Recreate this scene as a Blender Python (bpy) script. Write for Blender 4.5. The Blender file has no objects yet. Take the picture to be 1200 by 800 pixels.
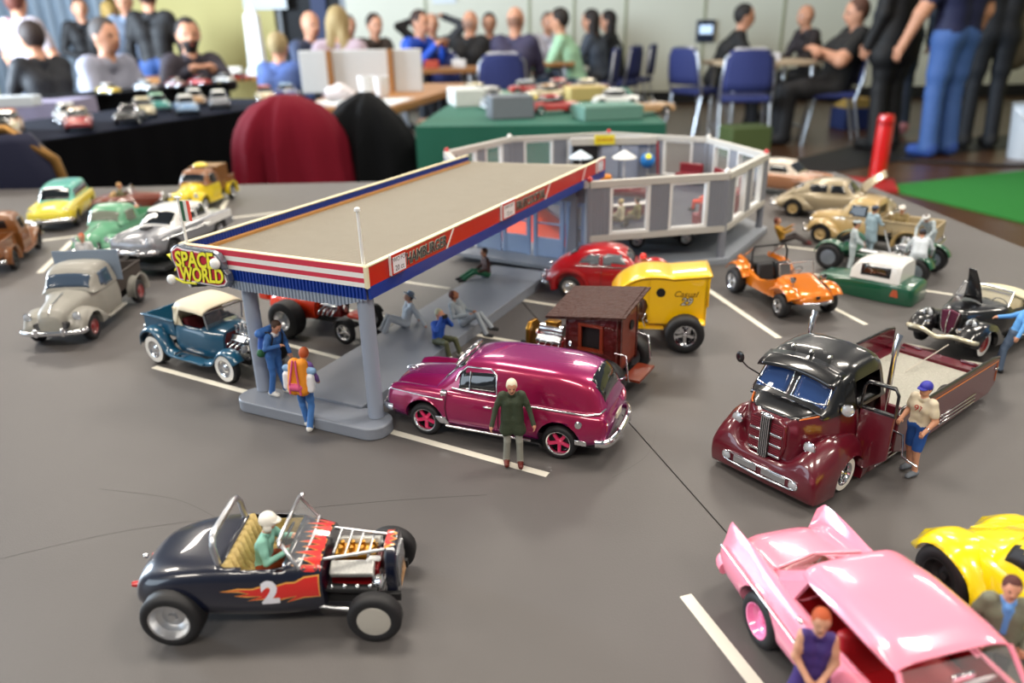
import bpy, bmesh, math, random
import numpy as np
from mathutils import Vector, Matrix, Euler
from mathutils.bvhtree import BVHTree
random.seed(7)
SC = bpy.context.scene
COL = SC.collection
R = math.radians
TZ = 0.75            # height of the display board

# ---------------------------------------------------------------- camera
cd = bpy.data.cameras.new('camera'); cam = bpy.data.objects.new('camera', cd); COL.objects.link(cam)
_p, _r = R(22.2), R(-1.2)
_F = Vector((0, math.cos(_p), -math.sin(_p))); _U = Vector((0, math.sin(_p), math.cos(_p))); _X = Vector((1, 0, 0))
_X2 = _X*math.cos(_r)+_U*math.sin(_r); _U2 = _U*math.cos(_r)-_X*math.sin(_r)
_m = Matrix((_X2, _U2, -_F)).transposed().to_4x4(); _m.translation = (0, 0, 1.05)
cam.matrix_world = _m
cd.sensor_width = 36; cd.lens = 26.7; cd.clip_start = 0.01; cd.clip_end = 60
cd.dof.use_dof = True; cd.dof.focus_distance = 0.53; cd.dof.aperture_fstop = 6.0; cd.dof.aperture_blades = 0
SC.camera = cam
# ---------------------------------------------------------------- light
w = bpy.data.worlds.new('room_light'); SC.world = w; w.use_nodes = True
w.node_tree.nodes['Background'].inputs[0].default_value = (0.86, 0.92, 1.0, 1)
w.node_tree.nodes['Background'].inputs[1].default_value = 0.16
def area(name, loc, target, sx, sy, power, col):
    l = bpy.data.lights.new(name, 'AREA'); l.shape = 'RECTANGLE'; l.size = sx; l.size_y = sy
    l.energy = power; l.color = col
    o = bpy.data.objects.new(name, l); COL.objects.link(o); o.location = loc
    o.rotation_euler = (Vector(target)-Vector(loc)).to_track_quat('-Z', 'Y').to_euler()
    return o
WARM, COOL = (1.0, 0.91, 0.79), (0.74, 0.87, 1.0)
for ix in (-3.2, -1.1, 1.0, 3.1):                       # rows of ceiling lamp panels
    for iy in (-1.6, 1.2, 4.4, 8.0):
        area('ceiling_lamp', (ix+0.3, iy, 3.3), (ix+0.3, iy, 0), 0.9, 0.45, (47 if iy < 6 else 26)*(.7 if ix > 2 else 1.), WARM)
area('window_light', (-5.2, -1.6, 1.9), (0.0, 0.7, 0.75), 3.0, 1.8, 52, COOL)     # tall windows left of the camera
area('window_light', (-6.6, 4.2, 1.9), (3.5, 12.0, 1.3), 2.6, 1.8, 1150, COOL)   # windows in the left wall
SC.view_settings.view_transform = 'Standard'; SC.view_settings.look = 'None'
SC.view_settings.gamma = 1; SC.view_settings.use_curve_mapping = False
SC.view_settings.exposure = 0.1
# ---------------------------------------------------------------- materials
MATS = {}
def mat(name, col=(.5, .5, .5), rough=.5, metal=0., coat=0., var=.06, scale=60., bump=0., spec=.5, flake=0., trans=0., alpha=1., emit=0., bscale=None):
    if name in MATS: return MATS[name]
    m = bpy.data.materials.new(name); m.use_nodes = True; MATS[name] = m
    nt = m.node_tree; b = nt.nodes['Principled BSDF']
    tc = nt.nodes.new('ShaderNodeTexCoord')
    nz = nt.nodes.new('ShaderNodeTexNoise'); nz.inputs['Scale'].default_value = scale; nz.inputs['Detail'].default_value = 4
    nt.links.new(tc.outputs['Object'], nz.inputs['Vector'])
    mx = nt.nodes.new('ShaderNodeMix'); mx.data_type = 'RGBA'
    c = (*col, 1)
    mx.inputs['A'].default_value = tuple(max(0, k*(1-var)) for k in col)+(1,); mx.inputs['B'].default_value = tuple(min(1, k*(1+var)) for k in col)+(1,)
    nt.links.new(nz.outputs['Fac'], mx.inputs['Factor']); nt.links.new(mx.outputs['Result'], b.inputs['Base Color'])
    b.inputs['Roughness'].default_value = rough; b.inputs['Metallic'].default_value = metal
    b.inputs['Coat Weight'].default_value = coat; b.inputs['Coat Roughness'].default_value = .04
    b.inputs['Specular IOR Level'].default_value = spec
    if trans: b.inputs['Transmission Weight'].default_value = trans
    if alpha < 1: b.inputs['Alpha'].default_value = alpha
    if emit: b.inputs['Emission Color'].default_value = c; b.inputs['Emission Strength'].default_value = emit
    if bump:
        bp = nt.nodes.new('ShaderNodeBump'); bp.inputs['Strength'].default_value = bump; bp.inputs['Distance'].default_value = .02
        src = nz
        if bscale:
            src = nt.nodes.new('ShaderNodeTexNoise'); src.inputs['Scale'].default_value = bscale; nt.links.new(tc.outputs['Object'], src.inputs['Vector'])
        nt.links.new(src.outputs['Fac'], bp.inputs['Height']); nt.links.new(bp.outputs['Normal'], b.inputs['Normal'])
    return m
def hx(h):
    h = h.lstrip('#'); v = [int(h[i:i+2], 16)/255 for i in (0, 2, 4)]
    return tuple(k/12.92 if k <= .04045 else ((k+.055)/1.055)**2.4 for k in v)
def paint(n, h, **k): return mat(n, hx(h), k.pop('rough', .28), 0, k.pop('coat', 1.), var=.03, scale=3, **k)
def matte(n, h, **k): return mat(n, hx(h), k.pop('rough', .7), **k)
RUB = matte('black_rubber', '#17171a', rough=.62, var=.15, scale=25)
CHR = mat('chrome', (.82, .83, .85), .12, 1., var=.02)
ALU = mat('satin_aluminium', (.66, .67, .69), .32, 1., var=.05)
DRK = matte('dark_underbody', '#121214', rough=.6)
WHT = paint('white_paint', '#e9e9e6'); WWL = matte('whitewall_rubber', '#e6e4df', rough=.5)
SMK = mat('smoked_glass', hx('#14181c'), .05, 0, .6, spec=.8)
GLS = mat('clear_glass', (.85, .9, .92), .03, 0, 0, alpha=.10, spec=.9)
LENS = mat('lamp_lens', (.52, .55, .58), .2, .3, .5)
REDL = paint('red_lens', '#b40f14')

# ---------------------------------------------------------------- mesh builder
def rotm(rx=0, ry=0, rz=0): return Euler((R(rx), R(ry), R(rz))).to_matrix()
class M:
    def __init__(s): s.v = []; s.f = []
    def add(s, vs, fs):
        o = len(s.v); s.v += [tuple(v) for v in vs]; s.f += [tuple(i+o for i in f) for f in fs]; return s
    def box(s, c, d, rot=None, top=(1, 1), sh=(0, 0)):
        c = Vector(c); x, y, z = d[0]/2, d[1]/2, d[2]/2
        vs = [Vector((a*x*(top[0] if k > 0 else 1)+(sh[0] if k > 0 else 0), b*y*(top[1] if k > 0 else 1)+(sh[1] if k > 0 else 0), k*z)) for k in (-1, 1) for a, b in ((-1, -1), (1, -1), (1, 1), (-1, 1))]
        m = rotm(*rot) if rot else None
        return s.add([c+(m@v if m else v) for v in vs], [(3, 2, 1, 0), (4, 5, 6, 7), (0, 1, 5, 4), (1, 2, 6, 5), (2, 3, 7, 6), (3, 0, 4, 7)])
    def cyl(s, a, b, r, r2=None, n=14, cap=True):
        a, b = Vector(a), Vector(b); r2 = r if r2 is None else r2
        q = (b-a).to_track_quat('Z', 'Y'); vs = []
        for p, rr in ((a, r), (b, r2)):
            for i in range(n):
                t = 2*math.pi*i/n; vs.append(p+q@Vector((rr*math.cos(t), rr*math.sin(t), 0)))
        fs = [(i, (i+1) % n, n+(i+1) % n, n+i) for i in range(n)]
        if cap: fs += [tuple(range(n-1, -1, -1)), tuple(range(n, 2*n))]
        return s.add(vs, fs)
    def tube(s, pts, r, n=8, closed=False, cap=True):
        P = [Vector(p) for p in pts]; N = len(P); vs = []; prev = None
        rs = r if isinstance(r, (list, tuple)) else [r]*N
        for i, p in enumerate(P):
            d = (P[(i+1) % N]-P[i-1]) if closed else (P[min(i+1, N-1)]-P[max(i-1, 0)])
            d.normalize()
            if prev is None: u = d.orthogonal().normalized()
            else:
                u = prev-d*prev.dot(d); u = u.normalized() if u.length > 1e-6 else d.orthogonal().normalized()
            prev = u; v = d.cross(u)
            for k in range(n):
                t = 2*math.pi*k/n; vs.append(p+(u*math.cos(t)+v*math.sin(t))*rs[i])
        fs = []
        for i in range(N if closed else N-1):
            j = (i+1) % N
            fs += [(i*n+k, i*n+(k+1) % n, j*n+(k+1) % n, j*n+k) for k in range(n)]
        if cap and not closed: fs += [tuple(range(n-1, -1, -1)), tuple(range((N-1)*n, N*n))]
        return s.add(vs, fs)
    def ball(s, c, r, nu=14, nv=8, rot=None, z0=-90, z1=90):
        r = (r, r, r) if isinstance(r, (int, float)) else r
        m = rotm(*rot) if rot else Matrix.Identity(3); c = Vector(c); vs = []; fs = []
        for j in range(nv+1):
            t = R(z0+(z1-z0)*j/nv)
            for i in range(nu):
                a = 2*math.pi*i/nu
                vs.append(c+m@Vector((r[0]*math.cos(t)*math.cos(a), r[1]*math.cos(t)*math.sin(a), r[2]*math.sin(t))))
        for j in range(nv):
            fs += [(j*nu+i, j*nu+(i+1) % nu, (j+1)*nu+(i+1) % nu, (j+1)*nu+i) for i in range(nu)]
        if z0 > -90: fs.append(tuple(range(nu-1, -1, -1)))
        return s.add(vs, fs)
    def lathe(s, prof, c=(0, 0, 0), axis='y', n=28, closed=True):
        vs = []; fs = []; k = len(prof)
        for i in range(n):
            t = 2*math.pi*i/n; ct, st = math.cos(t), math.sin(t)
            for r, h in prof:
                p = (r*ct, h, r*st) if axis == 'y' else (r*ct, r*st, h) if axis == 'z' else (h, r*ct, r*st)
                vs.append((p[0]+c[0], p[1]+c[1], p[2]+c[2]))
        kk = k if closed else k-1
        for i in range(n):
            j = (i+1) % n
            fs += [(i*k+a, i*k+(a+1) % k, j*k+(a+1) % k, j*k+a) for a in range(kk)]
        return s.add(vs, fs)
    def prism(s, poly, a, b, axis='y', inset=None):
        """poly: 2-D points; axis y -> (x,z), axis z -> (x,y), axis x -> (y,z)"""
        def p3(p, h): return (p[0], h, p[1]) if axis == 'y' else (p[0], p[1], h) if axis == 'z' else (h, p[0], p[1])
        n = len(poly)
        return s.add([p3(p, a) for p in poly]+[p3(p, b) for p in poly], [tuple(range(n-1, -1, -1)), tuple(range(n, 2*n))]+[(i, (i+1) % n, n+(i+1) % n, n+i) for i in range(n)])
    def rings(s, rows, closed=False, cap=(True, True)):
        n = len(rows[0]); vs = [p for r in rows for p in r]; fs = []
        for i in range(len(rows)-1):
            fs += [(i*n+k, i*n+(k+1) % n, (i+1)*n+(k+1) % n, (i+1)*n+k) for k in range(n if closed else n-1)]
        if closed and cap[0]: fs.append(tuple(range(n-1, -1, -1)))
        if closed and cap[1]: fs.append(tuple(range((len(rows)-1)*n, len(rows)*n)))
        return s.add(vs, fs)
    def xf(s, m): s.v = [tuple(m@Vector(v)) for v in s.v]; return s
    def mirror(s):
        o = len(s.v); s.v += [(x, -y, z) for x, y, z in s.v]; s.f += [tuple(i+o for i in reversed(f)) for f in s.f]; return s
    def mesh(s, name, m, sharp=38):
        me = bpy.data.meshes.new(name); me.from_pydata(s.v, [], s.f); fixn(me)
        me.materials.append(m); shade(me, sharp); return me
    def make(s, name, m, par=None, sharp=38, bevel=0, seg=2, loc=None, rot=None, thick=0):
        return link(name, s.mesh(name, m, sharp), par, bevel, seg, loc, rot, thick)
def fixn(me):
    bm = bmesh.new(); bm.from_mesh(me); bmesh.ops.remove_doubles(bm, verts=bm.verts, dist=1e-7)
    bmesh.ops.recalc_face_normals(bm, faces=bm.faces); bm.to_mesh(me); bm.free()
def shade(me, sharp=38):
    me.polygons.foreach_set('use_smooth', [sharp > 0]*len(me.polygons)); me.update()
    if 0 < sharp < 180: me.set_sharp_from_angle(angle=R(sharp))
def link(name, me, par=None, bevel=0, seg=2, loc=None, rot=None, thick=0):
    o = bpy.data.objects.new(name, me); COL.objects.link(o)
    if par is not None: o.parent = par
    if loc: o.location = loc
    if rot: o.rotation_euler = [R(a) for a in rot]
    if thick:
        d = o.modifiers.new('thickness', 'SOLIDIFY'); d.thickness = thick; d.offset = 0
    if bevel:
        b = o.modifiers.new('bevel', 'BEVEL'); b.width = bevel; b.segments = seg; b.limit_method = 'ANGLE'; b.angle_limit = R(35)
    return o
def tag(o, label, cat, group=None, kind=None):
    if label: o['label'] = label
    if cat: o['category'] = cat
    if group: o['group'] = group
    if kind: o['kind'] = kind
    return o
def thing(name, label, cat, loc=(0, 0, 0), rz=0, sc=1., group=None, rx=0, ry=0):
    o = bpy.data.objects.new(name, None); COL.objects.link(o); o.empty_display_size = .02
    o.location = loc; o.rotation_euler = (R(rx), R(ry), R(rz)); o.scale = (sc, sc, sc)
    return tag(o, label, cat, group)
def kids(o): return [c for c in COL.objects if c.parent == o]
def copy_tree(o, par=None, swap=None):
    c = o.copy(); COL.objects.link(c); c.parent = par
    if swap and c.type == 'MESH':
        for s in c.material_slots:
            if s.material in swap: mm = swap[s.material]; s.link = 'OBJECT'; s.material = mm
    for k in list(o.children): copy_tree(k, c, swap)
    return c
def text_mesh(txt, size, extrude=0., offset=0., shear=0., align='CENTER', spacing=1.):
    cu = bpy.data.curves.new('t', 'FONT'); cu.body = txt; cu.size = size; cu.extrude = extrude; cu.offset = offset; cu.shear = shear
    cu.align_x = align; cu.align_y = 'CENTER'; cu.space_character = spacing; cu.resolution_u = 3
    o = bpy.data.objects.new('t', cu); COL.objects.link(o)
    me = bpy.data.meshes.new_from_object(o.evaluated_get(bpy.context.evaluated_depsgraph_get()))
    bpy.data.objects.remove(o); bpy.data.curves.remove(cu); return me
def text(name, txt, size, m, par, loc, rot, **k):
    me = text_mesh(txt, size, **k); me.materials.clear(); me.materials.append(m); me.name = name
    return link(name, me, par, loc=loc, rot=rot)
# ---------------------------------------------------------------- lofted car bodies
def pchip(xs, ys, x):
    n = len(xs)
    if x <= xs[0]: return ys[0]
    if x >= xs[-1]: return ys[-1]
    i = max(k for k in range(n-1) if xs[k] <= x)
    h = [xs[k+1]-xs[k] for k in range(n-1)]; d = [(ys[k+1]-ys[k])/h[k] for k in range(n-1)]
    def tan(k):
        if k == 0: return d[0]
        if k == n-1: return d[-1]
        return 0 if d[k-1]*d[k] <= 0 else 2*d[k-1]*d[k]/(d[k-1]+d[k])
    t = (x-xs[i])/h[i]; a, b = tan(i), tan(i+1)
    return (2*t**3-3*t*t+1)*ys[i]+(t**3-2*t*t+t)*h[i]*a+(-2*t**3+3*t*t)*ys[i+1]+(t**3-t*t)*h[i]*b
def spline_pts(pts, n=6, closed=False):
    """Catmull-Rom through pts"""
    P = [Vector(p) for p in pts]; N = len(P); out = []
    for i in range(N if closed else N-1):
        p0, p1, p2, p3 = P[i-1] if (closed or i) else P[0], P[i], P[(i+1) % N], P[(i+2) % N] if (closed or i+2 < N) else P[-1]
        for k in range(n):
            t = k/n
            out.append(.5*((2*p1)+(p2-p0)*t+(2*p0-5*p1+4*p2-p3)*t*t+(3*p1-p0-3*p2+p3)*t**3))
    if not closed: out.append(P[-1])
    return out
def loft(par, name, m, keys, n=4, sub=3, arches=(), panels=(), cap=(True, True), bottom=True, y0=0, half=False, sharp=50, xs_extra=(), thick=0):
    """keys: [(x, [(y,z) from top centre outwards and down])]; arches: [(cx,cz,r)] wheel openings;
    panels: [(name, material or None, test(x,y,z))] - faces that become parts of their own (None: an opening)."""
    keys = sorted(keys, key=lambda k: k[0]); kx = [k[0] for k in keys]; Mn = len(keys[0][1])
    xs = set(kx)|set(xs_extra)
    for a, b in zip(kx, kx[1:]): xs |= {a+(b-a)*i/n for i in range(n)}
    for cx, cz, r in arches:
        for q in range(-6, 7): xs.add(cx+r*math.sin(q*math.pi/12)*.9999)
        xs |= {cx-r-.001, cx+r+.001}
    xs = [x for x in sorted(xs) if kx[0]-1e-9 <= x <= kx[-1]+1e-9]
    xs = [x for i, x in enumerate(xs) if i == 0 or x-xs[i-1] > 4e-4]
    rows = []
    for x in xs:
        pts = [(pchip(kx, [k[1][j][0] for k in keys], x), pchip(kx, [k[1][j][1] for k in keys], x)) for j in range(Mn)]
        if sub > 1:
            q = spline_pts([(0, a, b) for a, b in pts], sub); q = [(max(0, p.y), p.z) for p in q]
        else: q = pts
        zb = -9
        for cx, cz, r in arches:
            if abs(x-cx) < r: zb = max(zb, cz+math.sqrt(r*r-(x-cx)**2))
        q = [(y, max(z, zb)) for y, z in q]
        if half: rows.append([(x, y+y0, z) for y, z in q])
        else: rows.append([(x, -y, z) for y, z in reversed(q)]+[(x, y, z) for y, z in q[1:]])
    ncol = len(rows[0]); vs = [p for r in rows for p in r]; buckets = {None: []}
    for i in range(len(rows)-1):
        for k in range(ncol if bottom else ncol-1):
            f = (i*ncol+k, i*ncol+(k+1) % ncol, (i+1)*ncol+(k+1) % ncol, (i+1)*ncol+k)
            c = [sum(vs[j][a] for j in f)/4 for a in range(3)]
            key = None
            if k < ncol-1:
                for q, (pn, pm, test) in enumerate(panels):
                    if test(*c): key = q; break
            buckets.setdefault(key, []).append(f)
    if cap[0]: buckets[None].append(tuple(range(ncol-1, -1, -1)))
    if cap[1]: buckets[None].append(tuple(range((len(rows)-1)*ncol, len(rows)*ncol)))
    def sub_obj(nm, mm, fs, pr, th=0):
        used = sorted({i for f in fs for i in f}); ix = {a: b for b, a in enumerate(used)}
        me = bpy.data.meshes.new(nm); me.from_pydata([vs[i] for i in used], [], [tuple(ix[i] for i in f) for f in fs])
        fixn(me); me.materials.append(mm); shade(me, sharp)
        return link(nm, me, pr, thick=th)
    body = sub_obj(name, m, buckets[None], par, thick)
    for q, (pn, pm, test) in enumerate(panels):
        if pm is None or not buckets.get(q): continue
        yc = {f: sum(vs[i][1] for i in f)/4 for f in buckets[q]}
        if min(abs(v) for v in yc.values()) > .25:
            for sg_ in (1, -1):
                fs = [f for f in buckets[q] if yc[f]*sg_ > 0]
                if fs: sub_obj(pn, pm, fs, body, .012)
        else: sub_obj(pn, pm, buckets[q], body, .012)
    return body
def arc(cx, cz, r, a0, a1, n=10): return [(cx+r*math.cos(R(a0+(a1-a0)*i/n)), cz+r*math.sin(R(a0+(a1-a0)*i/n))) for i in range(n+1)]
def fender(par, m, path, y0, w, crown=.10, lip=.10, name='fender', nw=8, taper=None, t=.02):
    """sheet-metal fender swept along path [(x,z)] in the xz plane; y0 inner edge, w signed width"""
    P = spline_pts([(x, 0, z) for x, z in path], 5); rows = []; N = len(P)
    for i, p in enumerate(P):
        d = (P[min(i+1, N-1)]-P[max(i-1, 0)]).normalized(); nrm = Vector((-d.z, 0, d.x))
        if nrm.z < 0 and abs(nrm.z) > .2: nrm = -nrm
        if i and nrm.dot(pn) < 0: nrm = -nrm
        pn = nrm; u = i/(N-1); ww = w*(taper(u) if taper else 1); row = []
        for k in range(nw+1):
            s_ = k/nw; row.append(p+Vector((0, y0+ww*s_, 0))+nrm*(crown*math.sin(math.pi*min(1, .15+s_*.85))-(lip*max(0, s_-.75)*4*(s_-.75)*4 if s_ > .75 else 0)))
        rows.append(row)
    mm = M().rings([[tuple(q) for q in r] for r in rows]); return mm.make(name, m, par, sharp=60, thick=t)
# ---------------------------------------------------------------- wheels
WH = {}
def wheel(par, x, y, Rr, w, style='chrome5', rimR=None, rimmat=None, steer=0, white=False, tread=False, z=None):
    rimR = rimR or Rr*.62; key = (Rr, w, style, rimR, rimmat.name if rimmat else '', white)
    if key not in WH:
        h = w/2; c = min(.05, w*.25)
        t = M().lathe([(rimR*.9, -h*.8), (rimR, -h), ((rimR+Rr)/2, -h*1.06), (Rr-c*.45, -h*.9), (Rr, -h*.62), (Rr, h*.62), (Rr-c*.45, h*.9), ((rimR+Rr)/2, h*1.06), (rimR, h), (rimR*.9, h*.8)], n=36).mesh('tire', RUB, 50)
        ww = M().lathe([(rimR*1.0, h*1.005), ((rimR+Rr)/2, h*1.075), (Rr*.86, h*1.03), (Rr*.86, h*.95), (rimR*1.0, h*.9)], n=36).mesh('whitewall', WWL, 60) if white else None
        rm = rimmat or CHR; g = M()
        if style == 'moon':      # flat full disc
            g.lathe([(.001, h*1.10), (rimR*.6, h*1.06), (rimR*.97, h*.98), (rimR, h*.9), (rimR*.98, -h*.8), (.001, -h*.8)], n=32, closed=False)
        elif style == 'cap':     # steel wheel with domed hub cap
            g.lathe([(.001, h*.98), (rimR*.22, h*.95), (rimR*.42, h*.82), (rimR*.5, h*.66), (rimR*.78, h*.7), (rimR*.9, h*.98), (rimR, h*1.02), (rimR*.98, -h*.8), (.001, -h*.8)], n=32, closed=False)
        elif style == 'dish':    # deep dish with small hub
            g.lathe([(.001, h*.55), (rimR*.2, h*.52), (rimR*.24, h*.3), (rimR*.55, h*.2), (rimR*.62, h*.3), (rimR*.8, h*.45), (rimR*.93, h*1.0), (rimR*1.01, h*1.04), (rimR*.98, -h*.8), (.001, -h*.8)], n=32, closed=False)
        else:                    # five-spoke
            g.lathe([(rimR*.80, h*.15), (rimR*.82, h*.6), (rimR*.93, h*1.0), (rimR*1.01, h*1.04), (rimR*1.0, -h*.8), (.001, -h*.8), (.001, h*.1)], n=32, closed=False)
        rim = g.mesh('rim', CHR if style not in ('cap', 'moon') and not (style == 'dish' and rimmat) else rm, 40)
        sp = None
        if style == 'chrome5':
            sp = M().lathe([(.001, h*.75), (rimR*.18, h*.72), (rimR*.26, h*.55), (rimR*.26, h*.1), (.001, h*.1)], n=16, closed=False)
            for k in range(5):
                a = k*72+18; q = rotm(0, a, 0)
                for v0 in (M().box((rimR*.5, h*.38, 0), (rimR*.72, h*.3, rimR*.26), top=(1, 1)),):
                    v0.v = [tuple(q@Vector(p)) for p in v0.v]; sp.add(v0.v, v0.f)
            sp = sp.mesh('spokes', rm, 40)
        WH[key] = (t, ww, rim, sp)
    t, ww, rim, sp = WH[key]
    o = link('tire', t, par, loc=(x, y, Rr if z is None else z), rot=(0, 0, (0 if y >= 0 else 180)+steer))
    if ww: link('whitewall', ww, o)
    link('rim', rim, o)
    if sp: link('spokes', sp, o)
    return o
def four(par, xf, xr, yf, yr, Rf, Rb, wf, wb, steer=0, **k):
    for s in (1, -1):
        wheel(par, xf, s*yf, Rf, wf, steer=steer, **k); wheel(par, xr, s*yr, Rb, wb, **k)
def lamp(par, c, r, d=(1, 0, 0), body=CHR, name='headlight', depth=1.2):
    d = Vector(d).normalized(); q = d.to_track_quat('X', 'Z').to_matrix()
    g = M().lathe([(.001, -r*depth), (r*.55, -r*depth*.8), (r*.9, -r*.35), (r, 0), (r*1.06, r*.05), (r*.98, r*.12), (r*.9, r*.08), (.001, r*.05)], axis='x', n=20, closed=False)
    g.v = [tuple(q@Vector(p)) for p in g.v]; o = g.make(name, body, par, loc=c)
    l = M().lathe([(.001, r*.30), (r*.5, r*.25), (r*.92, r*.06)], axis='x', n=20, closed=False)
    l.v = [tuple(q@Vector(p)) for p in l.v]; l.make('lens', LENS, o); return o
def trim(par, pts, r, m=CHR, name='chrome_trim', n=6, closed=False): return M().tube(pts, r, n, closed).make(name, m, par, sharp=70)
def blob(name, par, m, boxes, cyls=(), balls=(), sharp=40, bevel=0):
    g = M()
    for b in boxes: g.box(*b)
    for c in cyls: g.cyl(*c)
    for b in balls: g.ball(*b)
    return g.make(name, m, par, sharp, bevel)
def decal(par, name, m, me, target, place, direction, off=.006, maxlen=.06, back=2.):
    """lay a flat print (mesh in its xy plane) onto a body part"""
    bm = bmesh.new(); bm.from_mesh(me); bmesh.ops.triangulate(bm, faces=bm.faces)
    for _ in range(4):
        es = [e for e in bm.edges if e.calc_length() > maxlen]
        if not es: break
        bmesh.ops.subdivide_edges(bm, edges=es, cuts=1); bmesh.ops.triangulate(bm, faces=bm.faces)
    tb = BVHTree.FromPolygons([v.co.copy() for v in target.data.vertices], [tuple(p.vertices) for p in target.data.polygons])
    d = Vector(direction).normalized()
    lost = []
    for v in bm.verts:
        p = place@v.co; hit = tb.ray_cast(p-d*back, d)
        if hit[0] is None: lost.append(v); continue
        v.co = hit[0]-d*off
    bmesh.ops.delete(bm, geom=lost, context='VERTS')
    me2 = bpy.data.meshes.new(name); bm.to_mesh(me2); bm.free(); me2.materials.append(m); shade(me2, 180)
    return link(name, me2, par)
def poly_mesh(polys):
    me = bpy.data.meshes.new('p'); vs = []; fs = []
    for p in polys:
        fs.append(tuple(range(len(vs), len(vs)+len(p)))); vs += [(a, b, 0) for a, b in p]
    me.from_pydata(vs, [], fs); return me
# ---------------------------------------------------------------- soft bodies from distance fields
def surface(prims, vox, k):
    """prims: ('c', a, b, ra, rb, mat) tapered capsules and ('e', centre, radii, rotation, mat) ellipsoids -> one continuous mesh"""
    lo = np.full(3, 9.); hi = -lo
    for p in prims:
        if p[0] == 'c':
            for q, r in ((p[1], p[3]), (p[2], p[4])): q = np.array(q); lo = np.minimum(lo, q-r); hi = np.maximum(hi, q+r)
        else: q = np.array(p[1]); r = max(p[2]); lo = np.minimum(lo, q-r); hi = np.maximum(hi, q+r)
    lo -= vox*2.5+k; hi += vox*2.5+k
    n = np.ceil((hi-lo)/vox).astype(int)+1
    ax = [(lo[i]+vox*np.arange(n[i])).astype(np.float32) for i in range(3)]
    G = np.stack(np.meshgrid(*ax, indexing='ij'), -1)
    def dist(p, X):
        if p[0] == 'c':
            a, b = np.array(p[1], np.float32), np.array(p[2], np.float32); ba = b-a; L = max(float(ba@ba), 1e-9)
            t = np.clip((X-a)@ba/L, 0, 1); return np.linalg.norm(X-a-t[..., None]*ba, axis=-1)-(p[3]+(p[4]-p[3])*t)
        m = np.array(p[3], np.float32) if p[3] is not None else np.eye(3, dtype=np.float32)
        q = ((X-np.array(p[1], np.float32))@m)/np.array(p[2], np.float32)
        l = np.linalg.norm(q, axis=-1); return (l-1)*min(p[2])*.5+(l-1)*float(np.mean(p[2]))*.5
    D = np.full(n, 1., np.float32)
    for p in prims:
        # evaluate only near the primitive
        if p[0] == 'c': a, b = np.array(p[1]), np.array(p[2]); rr = max(p[3], p[4]); l2 = np.minimum(a, b)-rr; h2 = np.maximum(a, b)+rr
        else: l2 = np.array(p[1])-max(p[2]); h2 = np.array(p[1])+max(p[2])
        mg = k+vox*3; i0 = np.maximum(0, ((l2-mg-lo)/vox).astype(int)); i1 = np.minimum(n, ((h2+mg-lo)/vox).astype(int)+2)
        sl = tuple(slice(i0[j], i1[j]) for j in range(3))
        d = dist(p, G[sl]); e = D[sl]; h = np.maximum(k-np.abs(d-e), 0)/k; D[sl] = np.minimum(d, e)-h*h*k*.25
    ins = D < 0
    c = np.zeros(tuple(n-1), np.int32)
    for dx in (0, 1):
        for dy in (0, 1):
            for dz in (0, 1): c += ins[dx:n[0]-1+dx, dy:n[1]-1+dy, dz:n[2]-1+dz]
    act = (c > 0) & (c < 8); idx = np.full(act.shape, -1, np.int64); cells = np.argwhere(act); idx[act] = np.arange(len(cells))
    acc = np.zeros((len(cells), 3)); cnt = np.zeros(len(cells))
    cr = [(a, b, e) for a in (0, 1) for b in (0, 1) for e in (0, 1)]
    for i in range(8):
        for j in range(i+1, 8):
            if sum(abs(cr[i][q]-cr[j][q]) for q in range(3)) != 1: continue
            A = np.array(cr[i]); B = np.array(cr[j]); da = D[tuple((cells+A).T)]; db = D[tuple((cells+B).T)]
            s = (da < 0) != (db < 0); t = np.where(s, da/(da-db+1e-12), 0)
            acc += np.where(s[:, None], A+(B-A)*t[:, None], 0); cnt += s
    V = lo+(cells+acc/cnt[:, None])*vox; F = []
    for a in range(3):
        b, e = (a+1) % 3, (a+2) % 3
        s0 = [slice(None)]*3; s1 = [slice(None)]*3; s0[a] = slice(0, n[a]-1); s1[a] = slice(1, n[a])
        E_ = np.argwhere(ins[tuple(s0)] != ins[tuple(s1)])
        E_ = E_[(E_[:, b] > 0) & (E_[:, e] > 0) & (E_[:, b] < n[b]-1) & (E_[:, e] < n[e]-1)]
        q = []
        for ob, oe in ((0, 0), (-1, 0), (-1, -1), (0, -1)):
            w_ = E_.copy(); w_[:, b] += ob; w_[:, e] += oe; q.append(idx[tuple(w_.T)])
        q = np.stack(q, 1); fl = ins[tuple(E_.T)]; q[~fl] = q[~fl][:, ::-1]; F.append(q)
    F = np.concatenate(F); F = F[(F >= 0).all(1)]
    C = V[F].mean(1); best = np.full(len(C), 9.); lab = np.zeros(len(C), int)
    for p in prims:
        d = dist(p, C.astype(np.float32)); s = d < best; best[s] = d[s]; lab[s] = p[-1]
    return V, F, C, lab
def soft(name, par, prims, mats, vox, k, loc=None):
    V, F, C, lab = surface(prims, vox, k); me = bpy.data.meshes.new(name); me.from_pydata(V.tolist(), [], F.tolist())
    for m in mats: me.materials.append(m)
    me.polygons.foreach_set('material_index', lab.tolist()); shade(me, 180); return link(name, me, par, loc=loc)
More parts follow.
